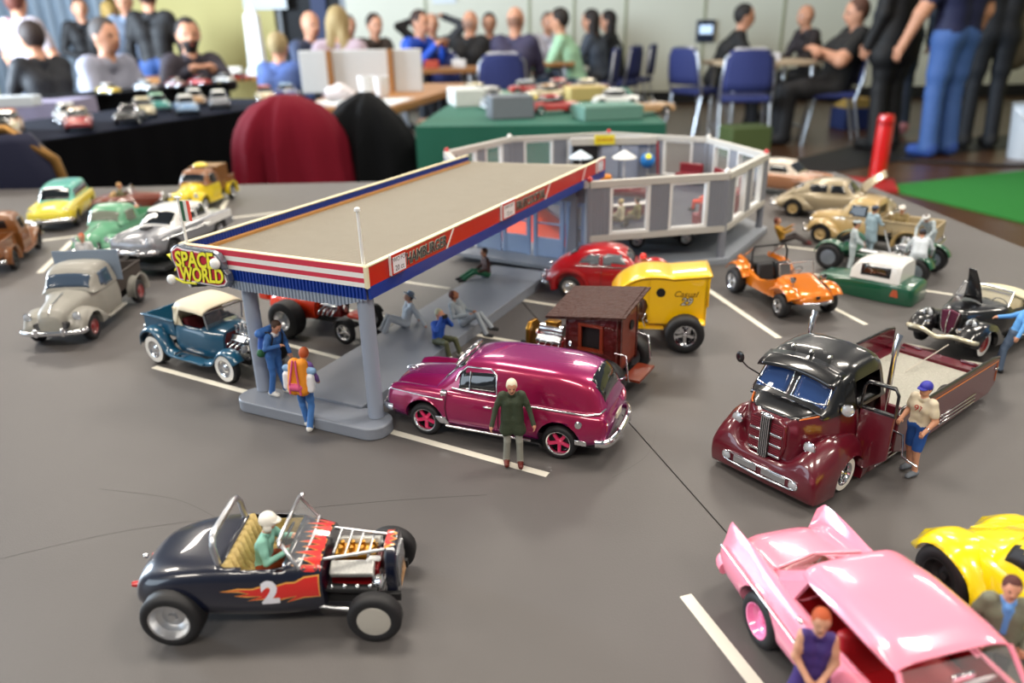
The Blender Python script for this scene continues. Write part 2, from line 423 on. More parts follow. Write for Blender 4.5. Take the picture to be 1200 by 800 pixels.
# ---------------------------------------------------------------- people (metres, facing +x, left = +y)
SKIN = matte('skin', '#c58f72', rough=.55, var=.08, scale=8)
EYE = matte('eye_dark', '#2a2320', rough=.3); LIP = matte('lips', '#a25a4e', rough=.5)
def stand(**k):
    p = dict(pel=(0, 0, .96), chest=(0, 0, 1.27), neck=(0, 0, 1.46), head=(.02, 0, 1.62), shl=(0, .185, 1.41), shr=(0, -.185, 1.41), ell=(-.02, .25, 1.13), elr=(-.02, -.25, 1.13),
             hal=(.08, .26, .88), har=(.08, -.26, .88), hil=(0, .09, .93), hir=(0, -.09, .93), knl=(.02, .10, .51), knr=(.02, -.10, .51), anl=(-.02, .11, .09), anr=(-.02, -.11, .09))
    p.update(k); return p
def sit(h=.45, lean=0., kn=.45, spread=.12, back=0., foot=.47, **k):
    l = lean; z = h+.10
    p = dict(pel=(back, 0, z), chest=(back+l*.55, 0, z+.32), neck=(back+l, 0, z+.50), head=(back+l+.03, 0, z+.66), shl=(back+l*.9, .185, z+.45), shr=(back+l*.9, -.185, z+.45),
             ell=(back+l+.10, .24, z+.19), elr=(back+l+.10, -.24, z+.19), hal=(back+l+.32, .14, z+.16), har=(back+l+.32, -.14, z+.16),
             hil=(back+.02, .09, z-.01), hir=(back+.02, -.09, z-.01), knl=(back+kn, spread, h+.07), knr=(back+kn, -spread, h+.07), anl=(back+foot, spread, .09), anr=(back+foot, -spread, .09))
    p.update(k); return p
def V3(a): return np.array(a, float)
def person(name, label, cat, P, c, loc, rz, sc, vox=.014, face=(1, 0, 0), hair='short', hat=None, sleeve='long', legs='long', coat=0., girth=1., group=None, rx=0, ry=0, skirt=0., beard=False, par=None, hands=True, feet=None, bald=False, dress=None):
    """c: colours dict top, bottom, shoe, hair (materials)"""
    top, bot, sho, hai = c['top'], c['bottom'], c.get('shoe', RUB), c.get('hair', matte('brown_hair', '#3a2418'))
    skn = c.get('skin', SKIN); mats = [top, bot, sho, skn, hai, EYE, LIP, c.get('hem', top), c.get('collar', top)]
    g = girth; J = {k: V3(v) for k, v in P.items()}; pr = []
    def cap(a, b, ra, rb, m): pr.append(('c', tuple(a), tuple(b), ra, rb, m))
    lat = J['shl']-J['shr']; lat /= np.linalg.norm(lat); hlat = J['hil']-J['hir']; hlat /= np.linalg.norm(hlat)
    for s in (1, -1):
        cap(J['pel']+hlat*.065*s*g, J['pel']*.5+J['chest']*.5+lat*.06*s*g, .105*g, .10*g, 0 if coat or skirt else 0)
        cap(J['pel']*.5+J['chest']*.5+lat*.06*s*g, J['chest']+lat*.085*s*g, .10*g, .11*g, 0)
        cap(J['chest']+lat*.085*s*g, (J['shl'] if s > 0 else J['shr'])*.8+J['neck']*.2, .11*g, .075*g, 0)
        cap(J['pel']+hlat*.06*s, J['hil' if s > 0 else 'hir'], .108*g, .105*g, 1)
        t = 'l' if s > 0 else 'r'; sh, el, ha, hi, kn, an = (J[a+t] for a in ('sh', 'el', 'ha', 'hi', 'kn', 'an'))
        um = 3 if sleeve == 'none' else 0; fm = 0 if sleeve == 'long' else 3
        cap(sh, sh+(el-sh)*.55, .068*g, .058*g, um); cap(sh+(el-sh)*.5, el, .056*g, .048*g, um if sleeve != 'short' else 3)
        if sleeve == 'short': cap(sh+(el-sh)*.4, sh+(el-sh)*.62, .066*g, .066*g, 0)
        cap(el, ha, .048*g, .034 if fm == 3 else .042*g, fm)
        d = ha-el; d /= max(np.linalg.norm(d), 1e-6)
        cap(ha-d*.01, ha+d*.055, .030, .034, 3)
        lm = 1 if legs == 'long' else 3; f = .62
        cap(hi, hi+(kn-hi)*f, .098*g, .078*g, 1); cap(hi+(kn-hi)*f, kn, .076*g, .06*g, lm if legs != 'short' else 3)
        if legs == 'short': cap(hi+(kn-hi)*.5, hi+(kn-hi)*.88, .085*g, .082*g, 1)
        cap(kn, an, .064*g, .044 if lm == 3 else .062*g, lm)
        sd = kn-an; fw = (feet or {}).get(t)
        if fw is None:
            fw = V3((face[0], face[1], 0)); fw = fw/max(np.linalg.norm(fw), 1e-6)
            th = kn-hi; th[2] = 0
            if np.linalg.norm(th) > .12: fw = th/np.linalg.norm(th)
        fw = V3(fw)/np.linalg.norm(V3(fw)); cap(an+V3((0, 0, -.028))-fw*.03, an+fw*.16+V3((0, 0, -.042)), .060, .047, 2)
        if coat or skirt:
            L = coat or skirt; hem = hi+(kn-hi)*L
            cap(J['pel']+hlat*.07*s, hem+hlat*.03*s, .115*g, (.115 if coat else .16)*g, 0)
            if coat: cap(J['chest']+lat*.07*s, J['pel']+hlat*.09*s, .118*g, .122*g, 0)
            cap(J['pel'], hem*.7+.3*(J['pel']+(hem-hi)), .11*g, .11*g, 0)
    cap(J['neck']-V3((0, 0, .02)), J['neck']*.35+J['head']*.65, .058, .052, 3)
    cap(J['neck']-V3((0, 0, .03))-lat*.03, J['neck']-V3((0, 0, .03))+lat*.03, .062, .062, 8)
    fz = V3(face); fz /= np.linalg.norm(fz); up = J['head']-J['neck']; up = up-fz*(up@fz)
    if np.linalg.norm(up) < .03: up = V3((0, 0, 1))-fz*fz[2]
    up /= np.linalg.norm(up); lf = np.cross(up, fz); Rm = np.stack([fz, lf, up], 1); h = J['head']
    pr.append(('e', tuple(h+up*.02), (.104, .086, .118), Rm.tolist(), 3)); pr.append(('e', tuple(h+fz*.025-up*.055), (.068, .060, .062), Rm.tolist(), 3))
    cap(h+fz*.098+up*.005, h+fz*.112-up*.025, .010, .015, 3)
    for s in (1, -1): cap(h+lf*.082*s+up*.015, h+lf*.082*s-up*.025, .015, .011, 3)
    if hair in ('short', 'long', 'pony'): pr.append(('e', tuple(h+up*.04-fz*.018), (.106, .094, .110), Rm.tolist(), 4))
    if hair == 'long':
        for s in (1, -1): cap(h-fz*.05+lf*.05*s, h-fz*.06+lf*.06*s-up*.19, .055, .045, 4)
    if hair == 'pony': cap(h-fz*.10+up*.03, h-fz*.14-up*.05, .04, .03, 4)
    for e in c.get('extra', ()): pr.append(e)
    V, F, C, lab = surface(pr, vox, .028)
    q = (C-h)@Rm; ishead = (np.abs(q) < (.14, .12, .17)).all(1) & (lab == 3)
    hr = ishead & (((q[:, 2] > .075-.35*np.clip(-q[:, 0], -.06, .1)) if hair != 'bald' else (q[:, 2] > 9)) | ((q[:, 0] < -.035) & (q[:, 2] > -.055) & (hair != 'bald')))
    lab[hr] = 4
    if hair == 'bald':
        lab[ishead & (q[:, 0] < -.03) & (q[:, 2] < .03) & (q[:, 2] > -.05)] = 4
    if beard: lab[ishead & (q[:, 0] > .01) & (q[:, 2] < -.045) & (q[:, 2] > -.13)] = 4
    fr = ishead & (q[:, 0] > .045)
    lab[fr & (np.abs(np.abs(q[:, 1])-.034) < .013) & (np.abs(q[:, 2]-.012) < .009)] = 5
    lab[fr & (np.abs(q[:, 1]) < .022) & (np.abs(q[:, 2]+.062) < .007)] = 6
    V = V.tolist(); F = F.tolist(); lab = lab.tolist()
    if hands:
        for t in 'lr':
            el, ha = J['el'+t], J['ha'+t]; d = (ha-el)/max(np.linalg.norm(ha-el), 1e-6); dv = Vector(d)
            u = Vector((0, 0, 1)).cross(dv) if abs(d[2]) < .9 else Vector((1, 0, 0)) if True else None
            if abs(d[2]) >= .9: u = Vector((1, 0, 0))-dv*d[0]
            u.normalize(); wv = dv.cross(u); base = Vector(ha)+dv*.06; gm = M(); sgn = 1 if t == 'l' else -1
            if abs(d[2]) < .9: u = -u*sgn
            curl = wv*(-1 if wv.z > 0 else 1)
            for i, Lf in enumerate((.070, .080, .076, .060)):
                o = base+u*(.030-.020*i); e1 = o+dv*Lf*.55+curl*.006; e2 = e1+(dv*.55+curl*.8).normalized()*Lf*.5
                gm.tube([o-dv*.02, o+dv*.01, e1, e2], [.0105, .0105, .0095, .0075], 6)
            th = Vector(ha)+dv*.015+u*.028; gm.tube([th-u*.015, th+(u*.8+dv*.5).normalized()*.03, th+(u*.8+dv*.5).normalized()*.03+(dv+curl*.3+u*.15).normalized()*.035], [.013, .012, .009], 6)
            o = len(V); V += [list(p) for p in gm.v]; F += [[i+o for i in f] for f in gm.f]; lab += [3]*len(gm.f)
    me = bpy.data.meshes.new(name); me.from_pydata(V, [], F)
    for m in mats: me.materials.append(m)
    me.polygons.foreach_set('material_index', lab); shade(me, 180)
    o = link(name, me, par); o.location = loc; o.rotation_euler = (R(rx), R(ry), R(rz)); o.scale = (sc,)*3
    if label: tag(o, label, cat, group)
    if hat:
        kind, hm = hat[0], hat[1]; T4 = Matrix([[Rm[i][0], Rm[i][1], Rm[i][2], h[i]] for i in range(3)]+[[0, 0, 0, 1]]); gm = M()
        if kind == 'cap':
            gm.ball((-.008, 0, .045), (.115, .098, .105), 18, 6, z0=-5, z1=90); gm.add([(.06+.13*math.cos(a)*(.9), .085*math.sin(a), .052-.02*abs(math.sin(a))-(.012 if math.cos(a) > .5 else 0)) for a in [R(-90+180*i/10) for i in range(11)]]+[(.05, .08*math.sin(R(-90+180*i/10)), .06) for i in range(11)], [(i, i+1, 12+i, 11+i) for i in range(10)])
        elif kind == 'backcap':
            gm.ball((-.008, 0, .045), (.115, .098, .105), 18, 6, z0=-5, z1=90)
        elif kind == 'flatcap':
            gm.ball((0, 0, .075), (.125, .112, .062), 18, 6, z0=-35, z1=90)
        elif kind == 'fedora':
            gm.lathe([(.001, .175), (.05, .172), (.085, .16), (.098, .065), (.175, .055), (.18, .062), (.1, .085)], axis='z', n=22, closed=False)
        elif kind == 'helmet':
            gm.ball((-.005, 0, .03), (.128, .112, .13), 20, 8, z0=-18, z1=90); gm.add([(.07+.11*math.cos(a), .09*math.sin(a), .03) for a in [R(-80+160*i/8) for i in range(9)]]+[(.07, .1*math.sin(R(-80+160*i/8)), .055) for i in range(9)], [(i, i+1, 10+i, 9+i) for i in range(8)])
            for s in (1, -1): gm.ball((0, .088*s, -.055), (.06, .025, .06), 10, 6)
        gm.xf(T4); gm.make('hat', hm, o, sharp=60, thick=.008)
        if kind == 'helmet': M().lathe([(.118, -.006), (.118, .006), (.113, .006), (.113, -.006)], axis='z', n=20).xf(T4@Matrix.Translation((-.004, 0, .035))@Matrix.Rotation(R(12), 4, 'Y')@Matrix.Diagonal((1.1, .96, 1, 1))).make('goggle_strap', RUB, o)
    return o
# ================================================================ the room
def struct(o, **k): o['kind'] = 'structure'; return o
FLOORM = bpy.data.materials.new('brown_floor'); FLOORM.use_nodes = True
def _floor():
    nt = FLOORM.node_tree; b = nt.nodes['Principled BSDF']; tc = nt.nodes.new('ShaderNodeTexCoord')
    n1 = nt.nodes.new('ShaderNodeTexNoise'); n1.inputs['Scale'].default_value = 2.2; n1.inputs['Detail'].default_value = 8
    n2 = nt.nodes.new('ShaderNodeTexWave'); n2.inputs['Scale'].default_value = 1.3; n2.inputs['Distortion'].default_value = 3
    mx = nt.nodes.new('ShaderNodeMix'); mx.data_type = 'RGBA'; mx.inputs['A'].default_value = (*hx('#3a2415'), 1); mx.inputs['B'].default_value = (*hx('#5f4128'), 1)
    nt.links.new(tc.outputs['Object'], n1.inputs[0]); nt.links.new(n1.outputs['Fac'], mx.inputs['Factor']); nt.links.new(mx.outputs['Result'], b.inputs['Base Color'])
    b.inputs['Roughness'].default_value = .32
_floor()
struct(M().box((0, 5.4, -.05), (18, 16, .1)).make('floor', FLOORM))
WALLM = mat('wall_paint', hx('#dcdccb'), .55, var=.05, scale=1.5)
OCH = mat('wall_ochre', hx('#c2b671'), .6, var=.08, scale=1.2)
BASEM = matte('baseboard_dark', '#16171c')
wb = struct(M().box((2.9, 12.1, 1.6), (10.4, .2, 3.4)).make('wall_back', WALLM))
for x in (-1.15, .35, 1.0, 1.75, 2.9, 4.05, 5.2, 6.4, 7.5): M().box((x, 11.995, 1.6), (.035, .02, 3.4)).make('panel_joint', matte('joint_grey', '#a5a98d'), wb)
struct(M().box((2.9, 11.97, .07), (10.4, .05, .20)).make('baseboard_back', BASEM))
wl = struct(M().box((-5.85, 12.1, 1.6), (5.0, .2, 3.4)).make('wall_back_left', OCH))
struct(M().box((8.2, 5.4, 1.6), (.2, 13.6, 3.4)).make('wall_right', OCH))
dr = struct(M().box((-2.83, 12.25, 1.6), (1.05, .1, 3.4)).make('door_1', matte('door_black', '#15171c')))
M().box((-3.31, 12.15, 1.6), (.08, .14, 3.4)).make('door_frame', matte('frame_grey', '#8f949a'), dr); M().box((-2.35, 12.15, 1.6), (.10, .14, 3.4)).make('door_frame', MATS['frame_grey'], dr)
M().box((-2.73, 12.17, 1.6), (.22, .06, 3.4)).make('door_leaf', matte('leaf_blue', '#3d4768'), dr)
# curtain folds in the far left corner
g = M(); rows = []
for z in (0.0, 3.3):
    rows.append([(-8.3+.03*i+.9, 11.7+.07*math.sin(i*1.1), z) for i in range(61)])
g.rings(rows).make('curtain', matte('curtain_blue_grey', '#8a97a3', var=.2, scale=3), None, sharp=180, thick=.02)
tag(bpy.data.objects['curtain'], 'pale blue grey curtain hanging in the far left corner', 'curtain')
# ================================================================ display board
ASPH = mat('board_grey', hx('#565352'), .45, var=.10, scale=9, bump=.04, bscale=900, spec=.45)
tb = thing('display_table', 'grey painted display table with white parking bay lines', 'table', (0, 0, 0))
def bx(x0, x1, y0, y1, z0, z1): return ((x0+x1)/2, (y0+y1)/2, (z0+z1)/2), (x1-x0, y1-y0, z1-z0)
sx = lambda y: .008+(.878-y)*(.126/.471)
M().prism([(-1.45, -.30), (sx(-.30)-.0006, -.30), (sx(1.68)-.0006, 1.68), (-1.45, 1.68)], TZ-.03, TZ, 'z').make('board', ASPH, tb, sharp=0)
M().prism([(sx(-.30)+.0006, -.30), (.76, -.30), (.72, 1.68), (sx(1.68)+.0006, 1.68)], TZ-.03, TZ, 'z').make('board', ASPH, tb, sharp=0)
M().box(*bx(-1.40, .69, -.25, 1.63, TZ-.07, TZ-.0302)).make('table_frame', matte('dark_frame', '#2a2724'), tb)
for x in (-1.33, .62):
    for y in (-.2, 1.55): M().cyl((x, y, 0), (x, y, TZ-.07), .022, n=12).make('leg', ALU, tb)
LINEM = mat('road_line_white', hx('#d8d4c6'), .6, var=.08, scale=60)
for (x0, y0), (x1, y1), w_ in [((-.354, .688), (-.232, .620), .0065), ((-.105, .549), (.024, .476), .0065), ((-.300, .778), (-.171, .699), .006), ((-.255, .876), (-.146, .818), .006), ((-.190, .976), (-.078, .917), .006),
                               ((-.049, .762), (.120, .670), .006), ((-.015, .882), (.11, .812), .006), ((.241, .902), (.277, .729), .007), ((.352, .88), (.382, .762), .006), ((.391, .946), (.525, .853), .006), ((.396, 1.086), (.53, 1.00), .006),
                               ((.096, .346), (.135, .225), .0075), ((-.708, 1.206), (-.659, 1.026), .009), ((-.585, 1.606), (-.535, 1.395), .010), ((-.70, 1.55), (-.65, 1.395), .010), ((-1.10, 1.02), (-.72, 1.235), .008), ((-.72, 1.235), (-.40, 1.40), .008)]:
    d = Vector((x1-x0, y1-y0)); n = Vector((-d.y, d.x)).normalized()*w_/2
    M().prism([(x0+n.x, y0+n.y), (x0-n.x, y0-n.y), (x1-n.x, y1-n.y), (x1+n.x, y1+n.y)], TZ-.0005, TZ+.0003, 'z').make('parking_line', LINEM, tb, sharp=0)
MARK = matte('board_scratch', '#3a3836', rough=.5)
for pts in ([(-.34, .385), (-.26, .418), (-.17, .436), (-.09, .447), (-.02, .452)], [(-.30, .47), (-.24, .455), (-.20, .43)], [(.07, .47), (.10, .50), (.115, .54)]):
    q = spline_pts([(x, y, 0) for x, y in pts], 8); rows = [[(p.x, p.y-.00018, TZ+.00008), (p.x, p.y+.00018, TZ+.00008)] for p in q]
    M().rings(rows).make('scratch', MARK, tb, sharp=0)
# ================================================================ drive-in canopy
CX, CY, CA = -.192, .585, -25.5
cn = thing('drive_in_canopy', 'striped drive in canopy on grey pillars with star sign and raised grey walkway', 'canopy', (CX, CY, TZ), CA)
PLAS = mat('grey_plastic', hx('#8d96a6'), .38, var=.05, scale=20)
ISL = mat('walkway_grey', hx('#7e848f'), .42, var=.06, scale=30)
BEI = mat('deck_beige', hx('#8f887a'), .6, var=.06, scale=60)
CREAM = matte('card_cream', '#e0d6b4'); BLU = mat('sign_blue', hx('#08318c'), .38, var=.03); RED = mat('sign_red', hx('#bb1b0d'), .38, var=.03)
SREDD = mat('stripe_crimson', hx('#c83048'), .4, var=.03); SWH = mat('stripe_white', hx('#e6e6e4'), .4, var=.03)
TAN = mat('wood_strip', hx('#b98547'), .5, var=.15, scale=70); SIL = mat('corrugated_silver', hx('#98a4b4'), .35, .3, var=.04)
HW = .0935
def yl(y): return .515+.035*(y+HW)/(2*HW)
# ribbed deck: one rib every 2.2 mm
rows = []; y = 0.0; k = 0
while y < .52:
    rows += [[(-HW+.002, y, .1298), (HW-.002, y, .1298)], [(-HW+.002, y+.0004, .1308), (HW-.002, y+.0004, .1308)], [(-HW+.002, y+.0022, .1308), (HW-.002, y+.0022, .1308)], [(-HW+.002, y+.0026, .1298), (HW-.002, y+.0026, .1298)]]; y += .0032
g = M().rings(rows); g.make('roof_deck', BEI, cn, sharp=0)
M().box((0, .2735, .1275), (2*HW-.003, .497, .003)).make('deck_underside', PLAS, cn)
M().prism([(-HW+.002, .52), (HW-.002, .52), (HW-.002, .55), (0, .53), (-HW+.002, .52)], .1275, .1305, 'z').make('deck_end', BEI, cn, sharp=0)
# front fascia: four stripes, blue and silver corrugation
for z0, z1, m_ in ((.1355, .140, SREDD), (.1315, .1355, SWH), (.1278, .1315, SREDD), (.1242, .1278, SWH)):
    M().box((0, -.0012, (z0+z1)/2), (2*HW, .0024, z1-z0)).make('stripe', m_, cn, sharp=0)
M().box((0, .0005, .1402), (2*HW+.003, .005, .0008)).make('top_edge', CREAM, cn, sharp=0)
def corr(name, m_, z0, z1, x0, x1, amp, pitch, ch=0.):
    rows = [[], []]; n = int((x1-x0)/pitch)
    for i in range(n):
        for u, d_ in ((0, 0), (.12, 1), (.52, 1), (.64, 0)):
            x = x0+(x1-x0)*(i+u)/n; yy = -.0008-amp*d_; zz = z0
            if ch: zz = z0+max(0, 1-(x-x0)/ch, 1-(x1-x)/(ch*.45))*(z1-z0)*.98
            rows[0].append((x, yy, z1)); rows[1].append((x, yy, zz))
    return M().rings(rows).make(name, m_, cn, sharp=0, thick=.0004)
corr('blue_corrugation', BLU, .1145, .1242, -HW, HW, .0012, .0034)
corr('silver_corrugation', SIL, .1065, .1145, -HW, HW, .0012, .0034, .06)
# right fascia: red over blue, white slashes
for z0, z1, m_ in ((.1245, .140, RED), (.1145, .1245, BLU)):
    M().box((HW+.0010, .275, (z0+z1)/2), (.002, .55, z1-z0)).make('fascia_panel', m_, cn, sharp=0)
M().box((HW+.0004, .275, .1405), (.0045, .552, .0010)).make('top_edge', CREAM, cn, sharp=0)
M().box((HW+.0008, -.0012, .132), (.0030, .0028, .0165)).make('corner_edge', CREAM, cn, sharp=0)
for yb, yt in ((.1163, .130), (.3404, .3541), (.461, .473)):
    M().prism([(yb-.0012, .1247), (yb+.0012, .1247), (yt+.0012, .1398), (yt-.0012, .1398)], HW+.0019, HW+.0024, 'x').make('white_slash', SWH, cn, sharp=0)
INK = matte('ink_dark', '#1d1f22'); LTG = matte('letter_grey', '#33383c'); LTO = matte('letter_outline', '#a7a89a')
for y0, y1, l1, l2 in ((.0255, .0485, 'TWO FOR', '20 ct'), (.2227, .2560, 'EVERY DAY', '15 ct'), (.5099, .535, 'ICE', '10 ct')):
    ym = (y0+y1)/2; wd = (y1-y0)*.92
    t = M().box((HW+.0035, ym, .1340), (.0026, wd, .0165)).make('price_tag', SWH, cn, sharp=0)
    M().box((HW+.00490, ym, .1340), (.0002, wd*.99, .0162)).make('tag_border', RED, t, sharp=0)
    M().box((HW+.00505, ym, .1335), (.0003, wd*.84, .0128)).make('tag_face', matte('tag_white', '#e0dde4'), t, sharp=0)
    text('lettering', l1, .0052*(.8 if len(l1) > 8 else 1), INK, t, (HW+.0053, ym, .1375), (90, 0, 90), spacing=.95)
    text('lettering', l2, .0062, INK, t, (HW+.0053, ym, .1305), (90, 0, 90))
for y0, y1, s_ in ((.0507, .1154, 'HAMBURGER'), (.262, .3385, 'FRUITCOCKTAIL')):
    me = text_mesh(s_, .0128, extrude=.0003, shear=.12); xs_ = [v.co.x for v in me.vertices]; f_ = (y1-y0)/(max(xs_)-min(xs_))
    for off, m_, dx in ((.00055, LTO, .0024), (.0000, LTG, .0027)):
        me = text_mesh(s_, .0128, extrude=.0003, shear=.12, offset=off); me.materials.clear(); me.materials.append(m_)
        o = link('lettering', me, cn, loc=(HW+dx, (y0+y1)/2, .1318), rot=(90, 0, 90)); o.scale = (f_, 1, 1)
# left fascia: inner face blue corrugated, wood strip
rows = [[], []]
for i in range(4*150+1):
    y = .51*i/600; rows[0].append((-HW+.0012+.0004*math.sin(i*math.pi/2), y, .1396)); rows[1].append((-HW+.0012+.0004*math.sin(i*math.pi/2), y, .1302))
M().rings(rows).make('blue_corrugation', BLU, cn, sharp=30)
M().box((-HW-.0010, .255, .127), (.002, .51, .025)).make('fascia_panel', RED, cn, sharp=0)
M().box((-HW+.0000, .255, .1402), (.0045, .512, .0010)).make('top_edge', CREAM, cn, sharp=0)
M().box((-HW+.0042, .255, .1315), (.0042, .50, .0034)).make('wood_strip', TAN, cn, sharp=0)
M().box((-HW-.006, .055, .1365), (.008, .03, .003)).make('bracket', CREAM, cn, sharp=0)
# pillars with rounded walkway
for x, y, n_ in ((-.036, .010, 0), (.0855, .006, 1)): M().lathe([(.0001, .011), (.0064, .011), (.0064, .1285), (.0001, .1285)], c=(x, y, 0), axis='z', n=28, closed=False).make('pillar', PLAS, cn)
def rr(x0, x1, y0, y1, r, n=6):
    o = []
    for cx, cy, a in ((x1-r, y1-r, 0), (x0+r, y1-r, 90), (x0+r, y0+r, 180), (x1-r, y0+r, 270)): o += arc(cx, cy, r, a, a+90, n)
    return o
M().prism(rr(-.050, .1015, -.0165, .016, .015), 0, .0105, 'z').make('front_island', ISL, cn, bevel=.001)
M().prism([(-.0145, .012), (.067, .012), (.067, .424), (-.0145, .424)], 0, .0128, 'z').make('walkway', ISL, cn, bevel=.0006)
# flag poles
p = M().cyl((-HW+.003, .003, .140), (-HW+.002, .003, .178), .00125, .0010, n=10).make('flag_pole', SWH, cn)
M().box((-HW+.0018, .003, .1785), (.006, .003, .0012)).make('pole_cap', SWH, p)
for i, c_ in enumerate(('#2c5f43', '#dcdcd6', '#d8401e')):
    M().box((-HW+.0055+i*.0042, .003-.0007*i, .1675+i*.0005), (.0042, .0005, .0165), rot=(0, 0, -6*i)).make('flag_stripe', matte('flag'+str(i), c_), p, sharp=0)
p = M().cyl((HW-.004, .003, .140), (HW-.005, .003, .181), .0014, .0011, n=10).make('flag_pole', SWH, cn); M().lathe([(.0001, 0), (.0024, 0), (.0022, .002), (.0014, .0026), (.0001, .003)], c=(HW-.005, .003, .181), axis='z', n=12, closed=False).make('pole_cap', SWH, p)
# the star sign
sg = M().prism([(-.0295, .008), (-.026, .0105), (-.022, .0125), (-.017, .0112), (.008, .0104), (.0125, .0092), (.014, .008), (.0165, .004), (.0165, -.001), (.0195, -.003), (.0205, -.008), (.018, -.0115), (.012, -.0130), (-.012, -.0125), (-.0268, -.0122), (-.0275, -.004), (-.031, .003)], -.0030, .0030, 'y').make('star_sign', mat('sign_silver', hx('#7b828c'), .25, .7, var=.05), cn, sharp=20, loc=(-HW+.032, -.0062, .1260), bevel=.0005); sg.scale = (1.22, 1., 1.30)
WHB = M().prism([(-.0282, .008), (-.022, .0112), (-.017, .0100), (.008, .0092), (.0125, .0078), (.0135, .003), (.0140, -.002), (.0175, -.0035), (.0188, -.008), (.016, -.0108), (.010, -.0120), (-.0255, -.0112), (-.0262, -.003), (-.0285, .003)], -.0036, -.0031, 'y').make('sign_face', matte('sign_face_white', '#e9e2e6'), sg, sharp=0)
M().prism([(-.0272, .0075), (-.0218, .0102), (-.017, .0090), (.008, .0083), (.0118, .007), (.0126, .0025), (.0130, -.0028), (.0165, -.0042), (.0177, -.008), (.0155, -.0098), (.010, -.0110), (-.0245, -.0102), (-.0252, -.003), (-.0275, .003)], -.0040, -.0036, 'y').make('sign_face', matte('sign_face_red', '#b81c34'), sg, sharp=0)
LYEL = mat('letter_yellow', hx('#f2ee3a'), .35, var=.03)
def sign_text(s_, x, z, w_, h_, y, m_, off):
    me0 = text_mesh(s_, .012, shear=.18); a = [v.co for v in me0.vertices]; W = max(p.x for p in a)-min(p.x for p in a); H = max(p.y for p in a)-min(p.y for p in a)
    me = text_mesh(s_, .012, shear=.18, offset=off, extrude=.0004); me.materials.clear(); me.materials.append(m_)
    o = link('lettering', me, sg, loc=(x, y, z), rot=(90, -3, 0)); o.scale = (w_/W, h_/H, 1)
DARKO = matte('letter_black', '#15151a')
for s_, x, z, w_, h_ in (('SPACE', -.0078, .0034, .0355, .0098), ('WORLD', -.0030, -.0060, .0385, .0092)):
    sign_text(s_, x, z, w_, h_, -.0041, DARKO, .00065); sign_text(s_, x, z, w_, h_, -.0046, LYEL, .0003)
M().prism([(-.0345, .0045), (-.027, .003), (-.0255, -.004), (-.0300, -.0062), (-.0272, -.002)], -.0026, .001, 'y').make('yellow_star', LYEL, sg, sharp=0)
trim(sg, [(-.0300, -.0034, -.0105), (-.022, -.0034, -.0128), (-.010, -.0034, -.0122)], .0009, LYEL, 'yellow_swoosh')
for x, z, r_ in ((.0122, .0035, .0036), (-.0315, -.0115, .0034), (-.018, -.0150, .0014)):
    M().ball((x, -.0052 if r_ > .002 else -.001, z), r_, 18, 10).make('ball', SWH, sg)
M().cyl((-.018, -.001, -.0150), (-.006, .002, -.0138), .0011).make('rod', DRK, sg)

# ================================================================ octagonal diner
OX, OY, OR = .146, 1.213, .25
dn = thing('octagonal_diner', 'grey octagonal diner with big windows standing on thin posts', 'building', (OX, OY, TZ))
GW = mat('diner_grey', hx('#9aa0ac'), .4, var=.05, scale=20); GWD = mat('diner_panel_grey', hx('#83868f'), .45, var=.06, scale=20); RAIL = mat('diner_rail', hx('#c2bfb8'), .4, var=.04)
CFL = mat('base_concrete', hx('#8f959e'), .5, var=.06, scale=20); NAVY = matte('navy_floor', '#23283c', rough=.5); ORG = mat('orange_floor', hx('#d8461c'), .5)
def nod(i, r=OR): a = R(-10+45*i); return Vector((r*math.cos(a), r*math.sin(a), 0))    # 0=E(-10) 1=D(35) 2=C 3=B 4=A(170) 5=H(215) 6=G(260) 7=F(305)
poly = lambda r: [tuple(nod(i, r).xy) for i in range(8)]
M().prism(poly(.262), 0, .008, 'z').make('base_slab', CFL, dn, bevel=.0005)
M().prism([(p.x, p.y) for p in (nod(5, .285), nod(6, .285), nod(6, .18), nod(5, .18))], .008, .0128, 'z').make('entrance_step', CFL, dn, sharp=0)
ZL, ZT = .048, .118
fl = M().prism([tuple(nod(i, .244).xy) for i in (6, 7, 0, 1, 2, 3)], ZL-.007, ZL-.002, 'z').make('dining_floor', NAVY, dn, sharp=0)
def seg(a, b, z, h, t, m_, name, off=0, par=dn):
    d = b-a; L = d.length; an = math.degrees(math.atan2(d.y, d.x)); c = (a+b)/2
    return M().box((0, 0, 0), (L, t, h)).make(name, m_, par, loc=(c.x, c.y, z), rot=(0, 0, an), sharp=0)
